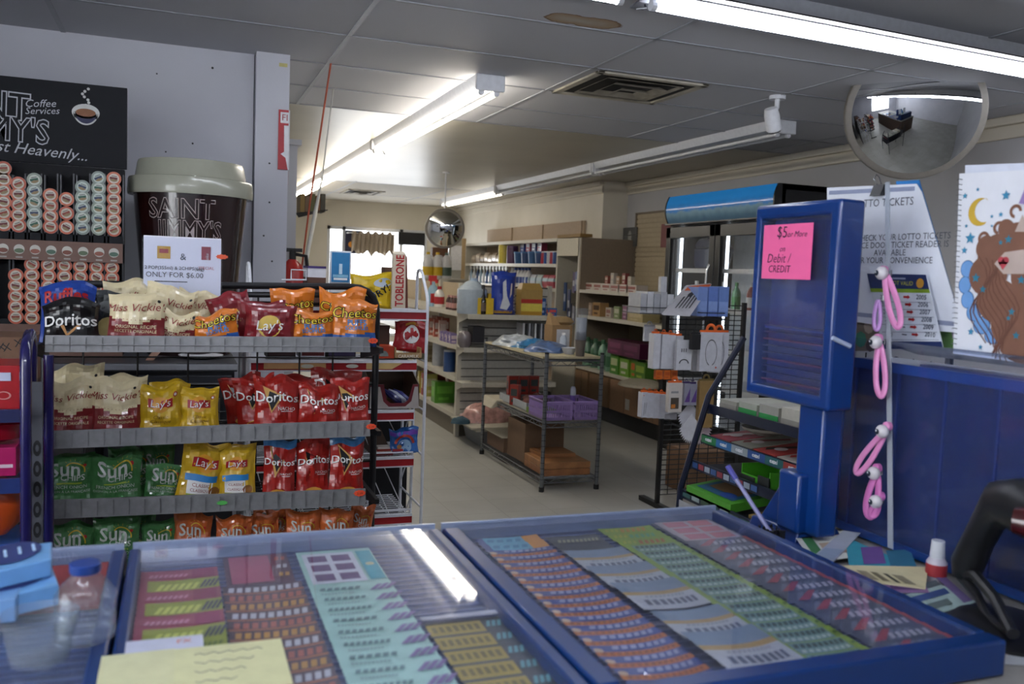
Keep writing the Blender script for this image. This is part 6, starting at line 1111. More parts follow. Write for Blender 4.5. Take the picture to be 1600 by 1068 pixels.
for a, b_ in (((X+.04, y-.08, z0), (X+.2, y+.08, z0+.004)), ((X+.04, y-.08, z0), (X+.2, y-.076, z0+.06)), ((X+.04, y+.076, z0), (X+.2, y+.08, z0+.06)), ((X+.196, y-.08, z0), (X+.2, y+.08, z0+.07)), ((X+.04, y-.08, z0), (X+.044, y+.08, z0+.03))): g.box(a, b_, GRB)
g.box((X+.035, y-.08, z0), (X+.04, y-.02, z0+.04), M('#262a28')).box((X+.035, y+.0, z0), (X+.04, y+.08, z0+.025), M('#262a28')); o = g.build('green_carton'); tag(o, 'open bright green carton on the third tier of the gum stand', 'carton')
X, z, _ = lv[3]; P_ = [(X+.0, 2.5, z-.01), (X+.24, 2.5, z+.02), (X+.24, 2.78, z+.02), (X+.0, 2.78, z-.01)]; g = MB().hexa([Vector(p) for p in P_]+[Vector(p)+Vector((0, 0, .03)) for p in P_], M('#4f9a30', .4)); sk = Skew(Vector(P_[3])+Vector((0, 0, .0305)), Vector(P_[0])-Vector(P_[3]), Vector(P_[2])-Vector(P_[3]))
if sk.n.z < 0: sk.n = -sk.n
g.rect(sk, .1, .1, .9, .85, M('#2a5f80'), 1); g.rect(sk, .2, .25, .8, .8, M('#7a5f40'), 2); g.disc(sk, .7, .2, .15, M('#2c4f9a'), 3, 10, ry=.1)
o = g.build('snack_carton'); tag(o, 'green and blue snack carton lying on the lowest tier of the gum stand', 'carton')
p = PX(1222, 808, X+.1); o = MB().hexa([(X+.02, p.y-.08, z-.02), (X+.2, p.y-.08, z), (X+.2, p.y+.07, z), (X+.02, p.y+.07, z-.02), (X+.02, p.y-.08, z+.005), (X+.2, p.y-.08, z+.03), (X+.2, p.y+.07, z+.03), (X+.02, p.y+.07, z+.005)], M('#8a7038')).build('snack_carton'); tag(o, 'yellow-brown carton low on the gum stand beside the blue post', 'carton')
g = MB(); pts = []
pl = leftw(lv[3][0]-.01, sy1, lv[3][1]-.04)
for i in range(13): pts.append((.01+.035*i, 0)) 
for i in range(12, -1, -1): pts.append((.01+.035*i, -.05-(.03 if i % 2 else 0)))
g.prism(pl, pts, .002, M('#a3a5a8')); o = g.build('paper_fringe'); tag(o, 'ragged white paper strip hanging under the lowest tier of the gum stand', 'paper')
a = PX(1185, 680, 1.95); o = MB().lathe([(.03, -.02), (.08, .0), (.085, .01), (.001, .012)], (1.98, a.y, lv[1][1]+.045), M('#8f8a80'), 20).build('pale_dish'); tag(o, 'pale dish under the top tier of the gum stand', 'dish')
# ================================================================ COUNTER AND LOTTERY TRAYS
CZ = .95
r = thing('sales_counter', 'sales counter with brown edge carrying the blue lottery trays', 'counter', (.3, .8, 0)); 
MB().box((-1.3, .25, CZ-.035), (1.42, 1.44, CZ), M('#8d8b86', .5)).box((-1.302, .245, CZ-.034), (1.422, .252, CZ-.002), M('#5e4430', .6)).build('worktop', r)
MB().box((-1.28, .3, 0), (1.4, 1.4, CZ-.035), M('#4c3b30', .6)).build('body', r)
# trays -------------------------------------------------------------
TZ0, TZ1 = CZ+.001, 1.0; TY0, TY1 = .80, 1.385
TRAYB = M('#072f68', .35, coat=.15, var=.03); FLZ = .976; TRAYI = M('#39466c', .45, var=.05)
def tray(x0, x1, label, wl=.02, wr=.02):
    r = thing('lottery_tray', label, 'lottery ticket tray', ((x0+x1)/2, (TY0+TY1)/2, TZ0))
    g = MB().box((x0, TY0-.03, TZ0), (x1, TY0, TZ1-.003), TRAYB).box((x0, TY1, TZ0), (x1, TY1+.02, TZ1-.012), M('#5d6f9c', .4)).box((x0, TY0, TZ0), (x0+wl, TY1, TZ1-.003), TRAYB).box((x1-wr, TY0, TZ0), (x1, TY1, TZ1-.003), TRAYB); g.build('frame', r, bev=.004)
    g = MB().box((x0+wl, TY0, TZ0), (x1-wr, TY1, FLZ), TRAYI).box((x0+wl, TY1-.004, FLZ), (x1-wr, TY1, TZ1-.008), M('#6f7f9e', .35))
    for i in range(30): y = TY0+.02+i*.0185; g.box((x0+wl, y, FLZ), (x1-wr, y+.003, FLZ+.002), M('#55638a', .4))
    g.build('slotted_floor', r)
    MB().box((x0+wl-.004, TY0-.002, TZ1-.005), (x1-wr+.004, TY1+.012, TZ1-.002), CLEAR).box((x0+.004, TY1+.012, TZ0+.02), (x1-.004, TY1+.018, TZ1+.001), M('#8a97b0', .3)).build('clear_lid', r)
tray(-.075-.47, -.067, 'left blue lottery tray, under the clear bottle and blue packs', .02, .02)
tray(-.063, .408, 'middle blue lottery tray with yellow notes on its lid', .016, .02)
tray(.412, .955, 'right blue lottery tray with four columns of tickets', .03, .022)
TK = FLZ+.003
def strip(x0, x1, y0, y1, base, label, n, draw, bow=.004, name='ticket_strip', z=TK):
    # a fan of lottery tickets laid one over the next, each a slightly raised leaf
    g = MB(); L = y1-y0; d = L/n; mb = M(base, .35, coat=.2); x0i = x0
    for k in range(n):
        ya = y1-d*(k+1); zz = z+.0015*(n-k)*0+.001; 
        vs = []; fs = []; NX = 8
        for j in range(2):
            for i in range(NX+1):
                u = i/NX; bowd = bow*math.sin(math.pi*u); vs.append((x0+(x1-x0)*u, ya+(d if j else 0)-bowd*(2.2 if not j else 2.2), zz+(.0015 if j else 0)+bowd*.3))
        for i in range(NX): fs.append((i, i+1, NX+2+i, NX+1+i))
        g.add(vs, fs, mb)
        class T_:
            n = ZF
            def __call__(s, u, v, l=0):
                uu = (u)/(x1-x0); b_ = bow*math.sin(math.pi*min(1, max(0, uu))); return Vector((x0+u, ya+v-b_*2.2, zz+.0015*v/d+b_*.3+.0006+l*.0004))
        draw(g, T_(), x1-x0, d, k)
    o = g.build(name, ang=60); return tag(o, label, 'lottery ticket', None)
def marks(g, p, u0, u1, v, h, m, n, l=2, gap=.35, slant=.3):
    w_ = (u1-u0)/n
    for i in range(n): u = u0+w_*i; g.poly(p, [(u, v), (u+w_*(1-gap), v), (u+w_*(1-gap)+h*slant, v+h), (u+h*slant, v+h)], m, l)
LIM = M('#8f9a1e', .4); PNK = M('#a83a5a', .4); GLD = M('#b8862c', .4); WHM = M('#b9bcc4', .4); NAV = M('#23284a', .4)
def d1(g, p, W, d, k): g.rect(p, W*.1, d*.02, W, d*.62, LIM, 1, 6); g.rect(p, W*.66, d*.66, W*.95, d*.95, M('#8a2050'), 1, 3); marks(g, p, W*.2, W*.72, d*.28, d*.2, M('#c8d060'), 6); marks(g, p, W*.74, W*.96, d*.3, d*.24, NAV, 4); marks(g, p, W*.25, W*.95, d*.08, d*.08, M('#4f6a1a'), 12); marks(g, p, W*.1, W*.6, d*.72, d*.1, M('#c88aa0'), 8)
for k in range(3): strip(-.045, .057, 1.02+.095*(2-k), 1.02+.095*(3-k)+.018, '#96304c', 'pink and lime lottery ticket, %s of three in the left column' % ['rearmost', 'middle', 'nearest'][k], 1, d1, .004, 'lottery_ticket', TK+.004*k)
def d2(g, p, W, d, k):
    if k == 0: g.rect(p, W*.08, d*.06, W*.7, d*.94, M('#9a3c5c'), 1, 4); 
    for j in range(3 if k == 0 else 1): marks(g, p, W*(.78 if k == 0 else .06), W*.97, d*(.2+.27*j), d*(.12 if k == 0 else .5), [GLD, WHM, M('#a85a48')][(j+k) % 3], 2 if k == 0 else 9, slant=.1)
    if k: g.rect(p, 0, 0, W, d*.14, M('#b06a3a'), 1, 8)
strip(.066, .158, 1.235, 1.36, '#4a2440', 'crimson panel ticket at the head of the brown column', 1, lambda g, p, W, d, k: d2(g, p, W, d, 0), 0)
strip(.06, .165, .80, 1.235, '#40263a', 'brown and gold row of lottery tickets, second column of the middle tray', 14, lambda g, p, W, d, k: d2(g, p, W, d, k+1), .005)
MNT = '#9cc8bc'
def d3a(g, p, W, d, k):
    g.rect(p, W*.06, d*.06, W*.74, d*.9, M('#c8ccd4'), 1, 2); g.rect(p, W*.78, d*.08, W*.98, d*.9, M('#2f9aa8'), 1, 2)
    for j in range(3):
        for i in range(2): g.rect(p, W*(.12+.31*i), d*(.12+.26*j), W*(.36+.31*i), d*(.3+.26*j), M('#5c3a6c'), 2, 2)
    g.disc(p, W*.88, d*.5, W*.06, M('#b8b88a'), 2, 10)
strip(.172, .285, 1.205, 1.358, MNT, 'mint ticket with six purple windows, third column', 1, d3a, 0)
def d3(g, p, W, d, k): marks(g, p, W*.1, W*.6, d*.45, d*.25, M('#5c8080'), 6+k % 3, gap=.3); marks(g, p, W*.68, W*.95, d*.2, d*.5, M('#7a6a98'), 3, gap=.2, slant=.8); marks(g, p, W*(.1+.03*(k % 2)), W*.5, d*.1, d*.12, M('#7f9a98'), 10)
strip(.172, .285, .80, 1.205, MNT, 'mint lottery tickets with purple stripes, long third column', 11, d3, .002)
def d4(g, p, W, d, k): g.rect(p, W*.0, d*.0, W*.72, d*.8, M('#a08c3c'), 1, 4); marks(g, p, W*.05, W*.7, d*.2, d*.4, M('#6a6030'), 7, gap=.4, slant=0); marks(g, p, W*.75, W*.97, d*.3, d*.4, M('#5f9aa0'), 3)
strip(.29, .388, .80, 1.04, '#2b3038', 'yellow and black lottery tickets at the front of the slotted empty column', 6, d4, 0)
o = MB().box((.288, 1.04, TK+.006), (.39, 1.05, TK+.008), M('#a8adba')).build('ticket_stub'); tag(o, 'pale edge strip behind the yellow and black tickets', 'ticket strip')
def d5(g, p, W, d, k):
    if k < 2: g.rect(p, W*.1, d*.0, W*.7, d, M('#5ba0b8'), 1, 3); g.rect(p, W*.7, d*.0, W, d, M('#c8862c'), 1, 3); marks(g, p, W*.12, W*.68, d*.3, d*.4, M('#3a80a0'), 4)
    else: g.rect(p, 0, d*.02, W, d*.38, M('#b86a2c'), 1, 8); marks(g, p, W*.05, W*.95, d*.1, d*.2, M('#8a4a2a'), 12, slant=.2); marks(g, p, W*.2, W*.9, d*.55, d*.3, M('#8f98b8'), 7); g.disc(p, W*.05, d*.5, W*.05, M('#c0a890'), 2, 8)
strip(.462, .572, .802, 1.362, '#2b4488', 'blue and orange lottery tickets, first column of the right tray', 18, d5, .006)
def d6(g, p, W, d, k): 
    g.rect(p, 0, d*.0, W, d*.5, M('#a8acb4'), 1, 8); g.rect(p, 0, d*.5, W, d*.62, M('#a88a50'), 1, 8); marks(g, p, W*.12, W*.9, d*.14, d*.18, M('#4c5566'), 8, slant=.1); marks(g, p, W*.2, W*.8, d*.4, d*.07, M('#8a8f98'), 10); g.rect(p, 0, d*.62, W, d, M('#6f8296'), 1, 8)
strip(.58, .675, 1.255, 1.345, '#3a404a', 'dark grey head ticket with pale print, second column of the right tray', 1, lambda g, p, W, d, k: marks(g, p, W*.1, W*.9, d*.6, d*.16, M('#9a9a80'), 10), .003)
for k, (ya, yb) in enumerate(((1.17, 1.262), (1.09, 1.18), (1.0, 1.1), (.90, .985), (.805, .91))): strip(.578, .682, ya, yb, '#8a919c', 'silver-grey lottery ticket, %s from the back in the right tray' % ORD[k], 1, d6, .006, 'lottery_ticket', TK+.002*k+.002)
def d7(g, p, W, d, k):
    if k < 3: marks(g, p, W*.3, W*.8, d*.2, d*.5, M(['#b8802c', '#5a9a78', '#a8602c'][k]), 5); marks(g, p, W*.05, W*.3, d*.3, d*.4, M('#a8a840'), 3)
    else: g.rect(p, W*.1, d*.06, W*.86, d*.9, M('#6f9088'), 1, 4); marks(g, p, W*.12, W*.84, d*.5, d*.3, M('#3a5048'), 9, gap=.3); marks(g, p, W*.14, W*.84, d*.14, d*.22, M('#a8b8b0'), 8); g.disc(p, W*.93, d*.4, W*.03, M('#3f6a1c'), 2, 6)
strip(.69, .795, .802, 1.37, '#7f9c28', 'lime green lottery tickets, third column of the right tray', 17, d7, .003)
def d8(g, p, W, d, k):
    if k < 3: g.rect(p, W*.05, 0, W*.95, d, M('#a8a0a8'), 1, 2); g.rect(p, W*.15, d*.15, W*.48, d*.85, M('#b06070'), 2, 2); g.rect(p, W*.55, d*.15, W*.88, d*.85, M('#b86a70'), 2, 2)
    else: marks(g, p, W*.08, W*.6, d*.1, d*.7, M('#6c7484'), 5, gap=.3, slant=.8); marks(g, p, W*.35, W*.9, d*.2, d*.4, M('#a8a8b4'), 6, gap=.4); g.rect(p, W*.93, 0, W, d, M('#a84a48'), 1, 1); g.poly(p, [(W*.1, d*.1), (W*.25, d*.1), (W*.5, d*.9), (W*.4, d*.9)], M('#9a4650'), 3)
strip(.802, .928, .802, 1.378, '#4a5264', 'grey and red lottery tickets, fourth column of the right tray', 16, d8, .001)
# notes on the lid
LZ_ = TZ1-.0015
o = MB().box((-.05, .97, LZ_), (.03, 1.035, LZ_+.0008), M('#b9bdd0')).build('white_slip'); g = MB(); g.txt(top(.0, 1.015, LZ_+.0009), .01, 0, 'FX', .014, M('#c85a2c'), 1); g.build('print', o); tag(o, 'white paper slip with small red print under the yellow notes', 'note')
o = MB().box((-.072, .88, LZ_+.001), (.0, 1.0, LZ_+.002), M('#c4c49c', .7)).build('yellow_note'); tag(o, 'pale yellow sticky note, left of two at the bottom of the photo', 'note')
o = MB().box((.0, .88, LZ_+.0022), (.112, .995, LZ_+.0032), M('#c6c69a', .7)).build('yellow_note'); g = MB(); pl = top(0, 0, LZ_+.0034)
for k in range(4):
    pts = [(.02+.005*i, .975-.022*k+.003*math.sin(i*2.1+k)) for i in range(15-k*2)]; g.tube([pl(u, v, 0) for u, v in pts], .0004, M('#4a4c60'), 4)
g.build('handwriting', o); tag(o, 'pale yellow sticky note with faint handwriting, right of two', 'note')
# left tray: red board inside, gum packs and bottle on lid
o = MB().box((-.36, 1.2, TK), (-.09, 1.375, TK+.004), M('#a3322e', .5)).build('red_card'); g = MB(); marks(g, top(-.3, 1.23, TK+.0045), 0, .18, 0, .02, M('#c88a80'), 8); g.build('print', o); tag(o, 'red card lying in the left lottery tray', 'card')
LB = M('#6fa6dc', .35, coat=.3)
def flatpack(pp, z, th, label):
    P_ = [PZ(x, y, z) for x, y in pp]; P_ = [Vector((p.x, p.y, z)) for p in P_]; g = MB().hexa([P_[3], P_[2], P_[1], P_[0]][::1]+[p+ZF*th for p in (P_[3], P_[2], P_[1], P_[0])], LB); sk = Skew(P_[3]+ZF*(th+.0004), P_[2]-P_[3], P_[0]-P_[3]); 
    if sk.n.z < 0: sk.n = -sk.n
    g.disc(sk, .55, .5, .38, M('#2c3a74'), 1, 20, ry=.36); [g.rect(sk, .3+.17*k, .36, .34+.17*k, .64, M('#a8c8ea'), 2) for k in range(4)]
    return P_, g
P_, g = flatpack([(-60, 888), (82, 872), (80, 900), (-60, 935)], 1.03, .022, ''); o = g.build('gum_pack', bev=.002); tag(o, 'pale blue pack with dark blue oval, farther of two at lower left', 'pack')
P_, g = flatpack([(-70, 935), (78, 905), (92, 945), (-70, 985)], 1.002, .026, ''); q = P_[2]; o = g.build('gum_pack', bev=.002); tag(o, 'pale blue pack with dark blue oval, nearer of two at lower left', 'pack')
o = MB().box((-.36, 1.12, 1.0005), (-.17, 1.24, 1.029), M('#6a94c4', .4)).build('gum_pack', bev=.002); tag(o, 'plain pale blue pack propping up the farther oval pack', 'pack')
def bottle(c, R, H_, label, lay=False):
    r = thing('water_bottle', label, 'bottle', c); g = MB(); pr = [(R*.7, 0), (R, .006), (R, H_*.18), (R*.95, H_*.2), (R, H_*.22), (R, H_*.4), (R*.95, H_*.42), (R, H_*.44), (R, H_*.6), (R*.8, H_*.72), (R*.45, H_*.84), (R*.42, H_*.9)]
    g.lathe(pr, c, PET, 28); g.build('clear_body', r, ang=60); MB().lathe([(R*.5, H_*.88), (R*.52, H_*.9), (R*.52, H_*.99), (R*.48, H_), (.001, H_)], c, M('#1c3a80', .35), 28).build('blue_cap', r)
    return r
cb = PZ(133, 1000, 1.001); zc = PY(133, 878, cb.y).z
bottle((cb.x, cb.y, 1.001), .031, zc-1.001, 'clear plastic bottle with dark blue cap standing at lower left')
cb = PZ(62, 1030, 1.001); r = thing('plastic_cup', 'low clear plastic cup in front of the pale blue packs', 'cup', (cb.x, cb.y, 1.001)); MB().lathe([(.001, .001), (.028, .0), (.038, .05), (.037, .05), (.026, .003)], (cb.x, cb.y, 1.001), PET, 24).build('clear_body', r)
# ================================================================ UPRIGHT BLUE CASE ON ITS STAND
r = thing('display_case', 'upright blue framed clear-front case on a post, with a pink note', 'display case', (1.09, 1.3, CZ))
cx0, cx1, y0, y1, z0, z1_ = 1.05, 1.105, 1.228, 1.465, 1.205, 1.57
CB = M('#083374', .3, coat=.2, var=.02)
ZF_, fw = z0, .026; g = MB(); po_ = [(y0, z0), (y1, z0), (y1, z1_), (y0, z1_)]; pi_ = [(y0+fw, z0+.022), (y1-.016, z0+.022), (y1-.016, z1_-.026), (y0+fw, z1_-.026)]
vs = [(x, a, b_) for x in (cx0, cx1) for pq in (po_, pi_) for a, b_ in pq]; fs = []
for i in range(4): j = (i+1) % 4; fs += [(i, 4+i, 4+j, j), (8+i, 8+j, 12+j, 12+i), (i, j, 8+j, 8+i), (4+i, 12+i, 12+j, 4+j)]
g.add(vs, fs, CB); g.build('frame', r, bev=.006)
g = MB().box((cx1-.02, y0+.02, z0+.02), (cx1-.012, y1-.012, z1_-.02), M('#132c72', .35, coat=.3)); g.box((cx1-.02, y0+.02, z0+.13), (cx1-.03, y1-.012, z0+.135), M('#2c4690')); g.build('back_panel', r)
g = MB().box((cx0+.004, y0+fw-.002, z0+.018), (cx0+.007, y1-.012, z1_-.022), CLEAR); g.build('clear_front', r)
g = MB()
for k in range(9): z = z0+.03+.013*k; g.box((cx0+.02, y0+.03, z), (cx0+.03, y1-.02, z+.003), M('#22306a' if k % 3 else '#5a3060', .4))
g.build('inner_slots', r)
p = PX(1310, 535, 1.06); g = MB().tube([(cx0+.0, y0-.001, p.z+.008), (cx0+.035, y0-.006, p.z-.006)], .004, M('#a8b4cc', .3)); g.build('latch', r)
g = MB().box((cx0+.02, y0+.03, CZ+.02), (cx1+.01, y0+.10, z0), CB).box((cx0+.0, y0+.06, CZ+.02), (cx1-.02, y0+.12, CZ+.13), CB); g.build('post', r, bev=.006)
g = MB().hexa([(1.05, 1.29, CZ), (1.16, 1.29, CZ), (1.16, 1.43, CZ), (1.05, 1.43, CZ), (1.06, 1.295, CZ+.022), (1.15, 1.295, CZ+.022), (1.16, 1.42, CZ+.022), (1.05, 1.42, CZ+.022)], CB).hexa([(1.07, y0+.1, CZ+.02), (1.09, y0+.1, CZ+.02), (1.09, 1.42, CZ+.02), (1.07, 1.42, CZ+.02), (1.07, y0+.1, CZ+.12), (1.09, y0+.1, CZ+.12), (1.09, y0+.12, CZ+.12), (1.07, y0+.12, CZ+.12)], CB); g.build('foot', r, bev=.003)
# pink note
X_ = cx0-.001; a, b_ = PX(1195, 352, X_), PX(1266, 437, X_)
g = MB(); g.box((X_-.0008, b_.y, b_.z), (X_, a.y, a.z), M('#f2669f', .7, var=.02)); o = g.build('pink_note'); pl = leftw(X_-.0012, a.y, b_.z); Wn, Hn = a.y-b_.y, a.z-b_.z; g = MB(); INK = M('#33203c')
g.txt(pl, Wn*.4, Hn*.76, '$5', .03, INK, 1, rot=-.05, off=-.008); g.txt(pl, Wn*.7, Hn*.76, 'or More', .016, INK, 1, shear=.3, off=-.008); g.txt(pl, Wn*.42, Hn*.5, 'on', .016, INK, 1, shear=.3, off=-.008); g.txt(pl, Wn*.35, Hn*.3, 'Debit /', .024, INK, 1, shear=.2, off=-.01); g.txt(pl, Wn*.38, Hn*.12, 'CREDIT', .019, INK, 1, shear=.1, off=-.01)
g.build('handwriting', o); tag(o, 'bright pink note with handwriting stuck on the blue case', 'note')
# ================================================================ LONG BLUE DISPLAY (right)
r = thing('lottery_display', 'long blue clear-fronted display box behind the keychains at right', 'display case', (1.27, 1.1, CZ)); BX = 1.2; by0, by1 = .45, 1.375
MB().box((BX+.005, by0, CZ+.006), (1.34, by1, 1.285), M('#072458', .35, coat=.2, var=.1, scale=6)).build('body', r, bev=.005)
g = MB()
for i in range(9): y = by0+.04+i*.105; g.box((BX+.001, y, CZ+.02), (BX+.005, y+.004, 1.27), M('#103070', .4))
g.box((BX+.0005, by0, CZ+.005), (BX+.005, by1, CZ+.02), BLUE).box((BX+.0005, by0, 1.27), (BX+.005, by1, 1.288), BLUE).box((BX+.0005, by1-.015, CZ+.005), (BX+.005, by1, 1.288), BLUE); g.build('ribs', r)
MB().box((BX-.004, by0, CZ+.012), (BX-.001, by1-.006, 1.326), GL('blue_case_front', '#f4f7ff', .015, .05, .5)).build('clear_front', r)
g = MB().hexa([(BX-.004, by0, 1.326), (BX+.0, by0, 1.326), (BX+.0, by1-.08, 1.326), (BX-.004, by1-.08, 1.326), (BX+.09, by0, 1.30), (BX+.094, by0, 1.30), (BX+.094, by1-.1, 1.30), (BX+.09, by1-.1, 1.30)], GL('lid_acrylic', '#dfe6f0', .3, .1)); g.build('clear_lid', r)
# papers standing on it
SX_ = 1.262
def sheet(name, pts, X, m, label, cat, th=.0015):
    P_ = [PX(x, y, X) for x, y in pts]; g = MB(); n_ = len(P_); g.add([p for p in P_]+[p+XF*th for p in P_], [tuple(range(n_))[::-1], tuple(range(n_, 2*n_))]+[(i, (i+1) % n_, n_+(i+1) % n_, n_+i) for i in range(n_)], m); return g, P_
PAP = M('#dfe4ee', .6, var=.02)
g, _ = sheet('s', [(1400, 283), (1436, 281), (1455, 345), (1500, 500), (1420, 500)], SX_+.012, M('#2c7ac0', .5), '', ''); o = g.build('blue_folder'); tag(o, 'blue-edged folder just behind the white lotto sheet', 'folder')
g, _ = sheet('s', [(1292, 293), (1432, 287), (1440, 300), (1506, 520), (1400, 512), (1292, 496)], SX_, PAP, '', '')
pl0 = lambda u: None
class PxPl:                                     # drawing surface on the plane x = X, marked out in metres along -y and z
    def __init__(s, X): s.X = X; s.n = -XF
    def __call__(s, u, v, l=0): return Vector((s.X-l*.0006, -u, v))
def yz(x, y, X): p = PX(x, y, X); return -p.y, p.z
pp = PxPl(SX_); INKB = M('#4a5060', .6)
for t, x, y, s_, rot in (('LOTTO TICKETS', 1379, 322, .021, -.02), ('PLEASE CHECK YOUR LOTTO TICKETS', 1390, 375, .0165, .0), ('ENTRANCE DOOR TICKET READER IS', 1390, 387, .0165, .0), ('AVAILABLE', 1390, 399, .0165, 0), ('FOR YOUR CONVENIENCE', 1392, 411, .0165, .0)):
    u, v = yz(x, y, SX_); g.txt(pp, u, v, t, s_, INKB, 1.5, sx=1.0, rot=rot)
for (xa, ya), (xb, yb) in (((1296, 298), (1430, 291)), ((1302, 484), (1500, 503))):
    A, B = yz(xa, ya, SX_), yz(xb, yb, SX_); g.poly(pp, [(A[0], A[1]-.008), (B[0], B[1]-.008), B, A], M('#8f98b4'), 1)
o = g.build('lotto_sheet'); tag(o, 'white sheet about checking lotto tickets, clipped behind the keychain strip', 'sign')
g, P_ = sheet('s', [(1355, 427), (1447, 429), (1474, 545), (1380, 545)], SX_-.012, M('#cdd3dc', .5), '', ''); pp = PxPl(SX_-.012); NVY = M('#152a5c')
def q4(fa, fb, va, vb, m, l=1):
    tl, tr, br_, bl = [yz(x, y, SX_-.012) for x, y in ((1355, 427), (1447, 429), (1474, 545), (1380, 545))]
    def P(f, v): a = (tl[0]+(tr[0]-tl[0])*f, tl[1]+(tr[1]-tl[1])*f); b_ = (bl[0]+(br_[0]-bl[0])*f, bl[1]+(br_[1]-bl[1])*f); return a[0]+(b_[0]-a[0])*v, a[1]+(b_[1]-a[1])*v
    if m: g.poly(pp, [P(fa, vb), P(fb, vb), P(fb, va), P(fa, va)], m, l)
    return P
q4(0, 1, 0, .2, NVY); q4(0, 1, .2, .25, M('#7a9a24')); q4(0, 1, .9, 1, NVY); P = q4(0, 0, 0, 0, None)
u, v = P(.56, .15); g.txt(pp, u, v, 'NOT VALID', .011, M('#b8b83c'), 2); u, v = P(.45, .07); g.rect(pp, u-.04, v, u+.03, v+.003, M('#8f98b0'), 2)
u, v = P(.88, .12); g.disc(pp, u, v, .009, M('#c08a2c'), 2, 10)
for k, yv in enumerate(('2005', '2006', '2007', '2008', '2009', '2010')):
    vv = .34+.1*k; u, v = P(.84, vv); g.txt(pp, u, v, yv, .012, M('#3a4258'), 2, off=.01); u, v = P(.18, vv); g.txt(pp, u, v, yv[:2]+'2'+str(4+k)[-1] if 0 else '20', .011, M('#3a4258'), 2); u, v = P(.6, vv); g.poly(pp, [(u-.008, v+.002), (u+.002, v+.002), (u+.002, v), (u+.008, v+.004), (u+.002, v+.008), (u+.002, v+.006), (u-.008, v+.006)], RED, 2); q4(.05, .97, vv+.035, vv+.042, M('#7f8896'), 1.5)
    u, v = P(.42, vv); g.rect(pp, u-.006, v+.003, u+.006, v+.005, INKB, 2)
o = g.build('year_chart'); tag(o, 'navy headed chart of years 2005 to 2010 behind the pink keychains', 'sign')
g, _ = sheet('s', [(1438, 505), (1512, 470), (1520, 548), (1462, 548)], SX_+.02, M('#6f9a5a'), '', ''); pp = PxPl(SX_+.02)
for k in range(4): u, v = yz(1497+4*(k % 2), 495+13*k, SX_+.02); g.disc(pp, u, v, .013, M('#9a8aa8'), 1+.3*k, 12)
o = g.build('sticker_sheet'); tag(o, 'green and lilac sheet peeking out right of the year chart', 'sheet')
g, _ = sheet('s', [(1318, 495), (1372, 495), (1372, 548), (1318, 548)], SX_+.005, M('#6f6658'), '', ''); pp = PxPl(SX_+.005)
for x, y, s_, c in ((1330, 505, .012, '#2f5c66'), (1345, 530, .016, '#2c7a60'), (1325, 535, .012, '#8a4a3c'), (1358, 510, .014, '#a89a88'), (1360, 540, .012, '#4a3a34')): u, v = yz(x, y, SX_+.005); g.disc(pp, u, v, s_, M(c), 1, 8)
o = g.build('leaflet'); tag(o, 'multicoloured leaflet under the white lotto sheet', 'leaflet')
# binder clip
p = PX(1371, 296, SX_-.006); r = thing('binder_clip', 'black binder clip on top of the white lotto sheet', 'clip', p); MB().hexa([(SX_-.012, p.y-.014, p.z-.012), (SX_+.01, p.y-.014, p.z-.012), (SX_+.01, p.y+.014, p.z-.012), (SX_-.012, p.y+.014, p.z-.012), (SX_-.003, p.y-.014, p.z+.01), (SX_+.003, p.y-.014, p.z+.01), (SX_+.003, p.y+.014, p.z+.01), (SX_-.003, p.y+.014, p.z+.01)], BLK).build('clip_body', r)
MB().tube([(SX_, p.y+.006, p.z+.008), (SX_, p.y+.018, p.z+.022), (SX_, p.y+.012, p.z+.03), (SX_, p.y+.004, p.z+.024), (SX_, p.y-.004, p.z+.008)], .0012, CHR, 6).build('wire_handle', r)
# colouring sheet (spiral pad)
UX = 1.225; r = thing('drawing_pad', 'spiral pad with a coloured unicorn drawing, moon and stars', 'drawing', (UX, 1.0, 1.29)); pp = PxPl(UX); ppl = PxPl(UX-.0002)
def UV(x, y): return yz(x, y, UX)
g, _ = sheet('s', [(1499, 271), (1665, 262), (1660, 575), (1489, 552)], UX, M('#e0e3ea', .6, var=.02), '', '')
def ppoly(pts, m, l): g.poly(pp, [UV(x, y) for x, y in pts], m, l)
def star(x, y, R_, m, l=3): u, v = UV(x, y); R_ *= .00095; g.poly(pp, [(u+(R_ if i % 2 == 0 else R_*.45)*math.sin(i*math.pi/5), v+(R_ if i % 2 == 0 else R_*.45)*math.cos(i*math.pi/5)) for i in range(10)], m, l)
def blob(x, y, rx, ry, m, l, rot=0): u, v = UV(x, y); g.poly(pp, [(u+.00095*(rx*math.cos(a)*math.cos(rot)-ry*math.sin(a)*math.sin(rot)), v+.00095*(rx*math.cos(a)*math.sin(rot)+ry*math.sin(a)*math.cos(rot))) for a in [2*math.pi*i/20 for i in range(20)]], m, l)
MAN = M('#7d5644', .7); MAN2 = M('#694436', .7); CLD = M('#6fa0d8', .7); STB = M('#3c8ab0', .7); STD = M('#2f7a94', .7); SKN = M('#bcaaa0', .7)
for x, y, a, b_ in ((1512, 420, 13, 14), (1508, 445, 12, 14), (1512, 468, 12, 14), (1522, 488, 14, 14), (1534, 508, 16, 14), (1552, 525, 16, 12)): blob(x, y, a+1.5, b_+1.5, M('#3c6a9c'), 1); blob(x, y, a, b_, CLD, 1.3)
u, v = UV(1532, 331); C = [(u+.00095*24*math.cos(a), v+.00095*24*math.sin(a)) for a in [.9+i*(4.3/14) for i in range(15)]]; C2 = [(u+.00095*(9+20*math.cos(a)), v+.00095*(2+20*math.sin(a))) for a in [5.0-i*(3.6/14) for i in range(15)]]; 
for i in range(14): g.poly(pp, [C[i], C[i+1], C2[13-i], C2[14-i]], M('#c9a636', .7), 2)
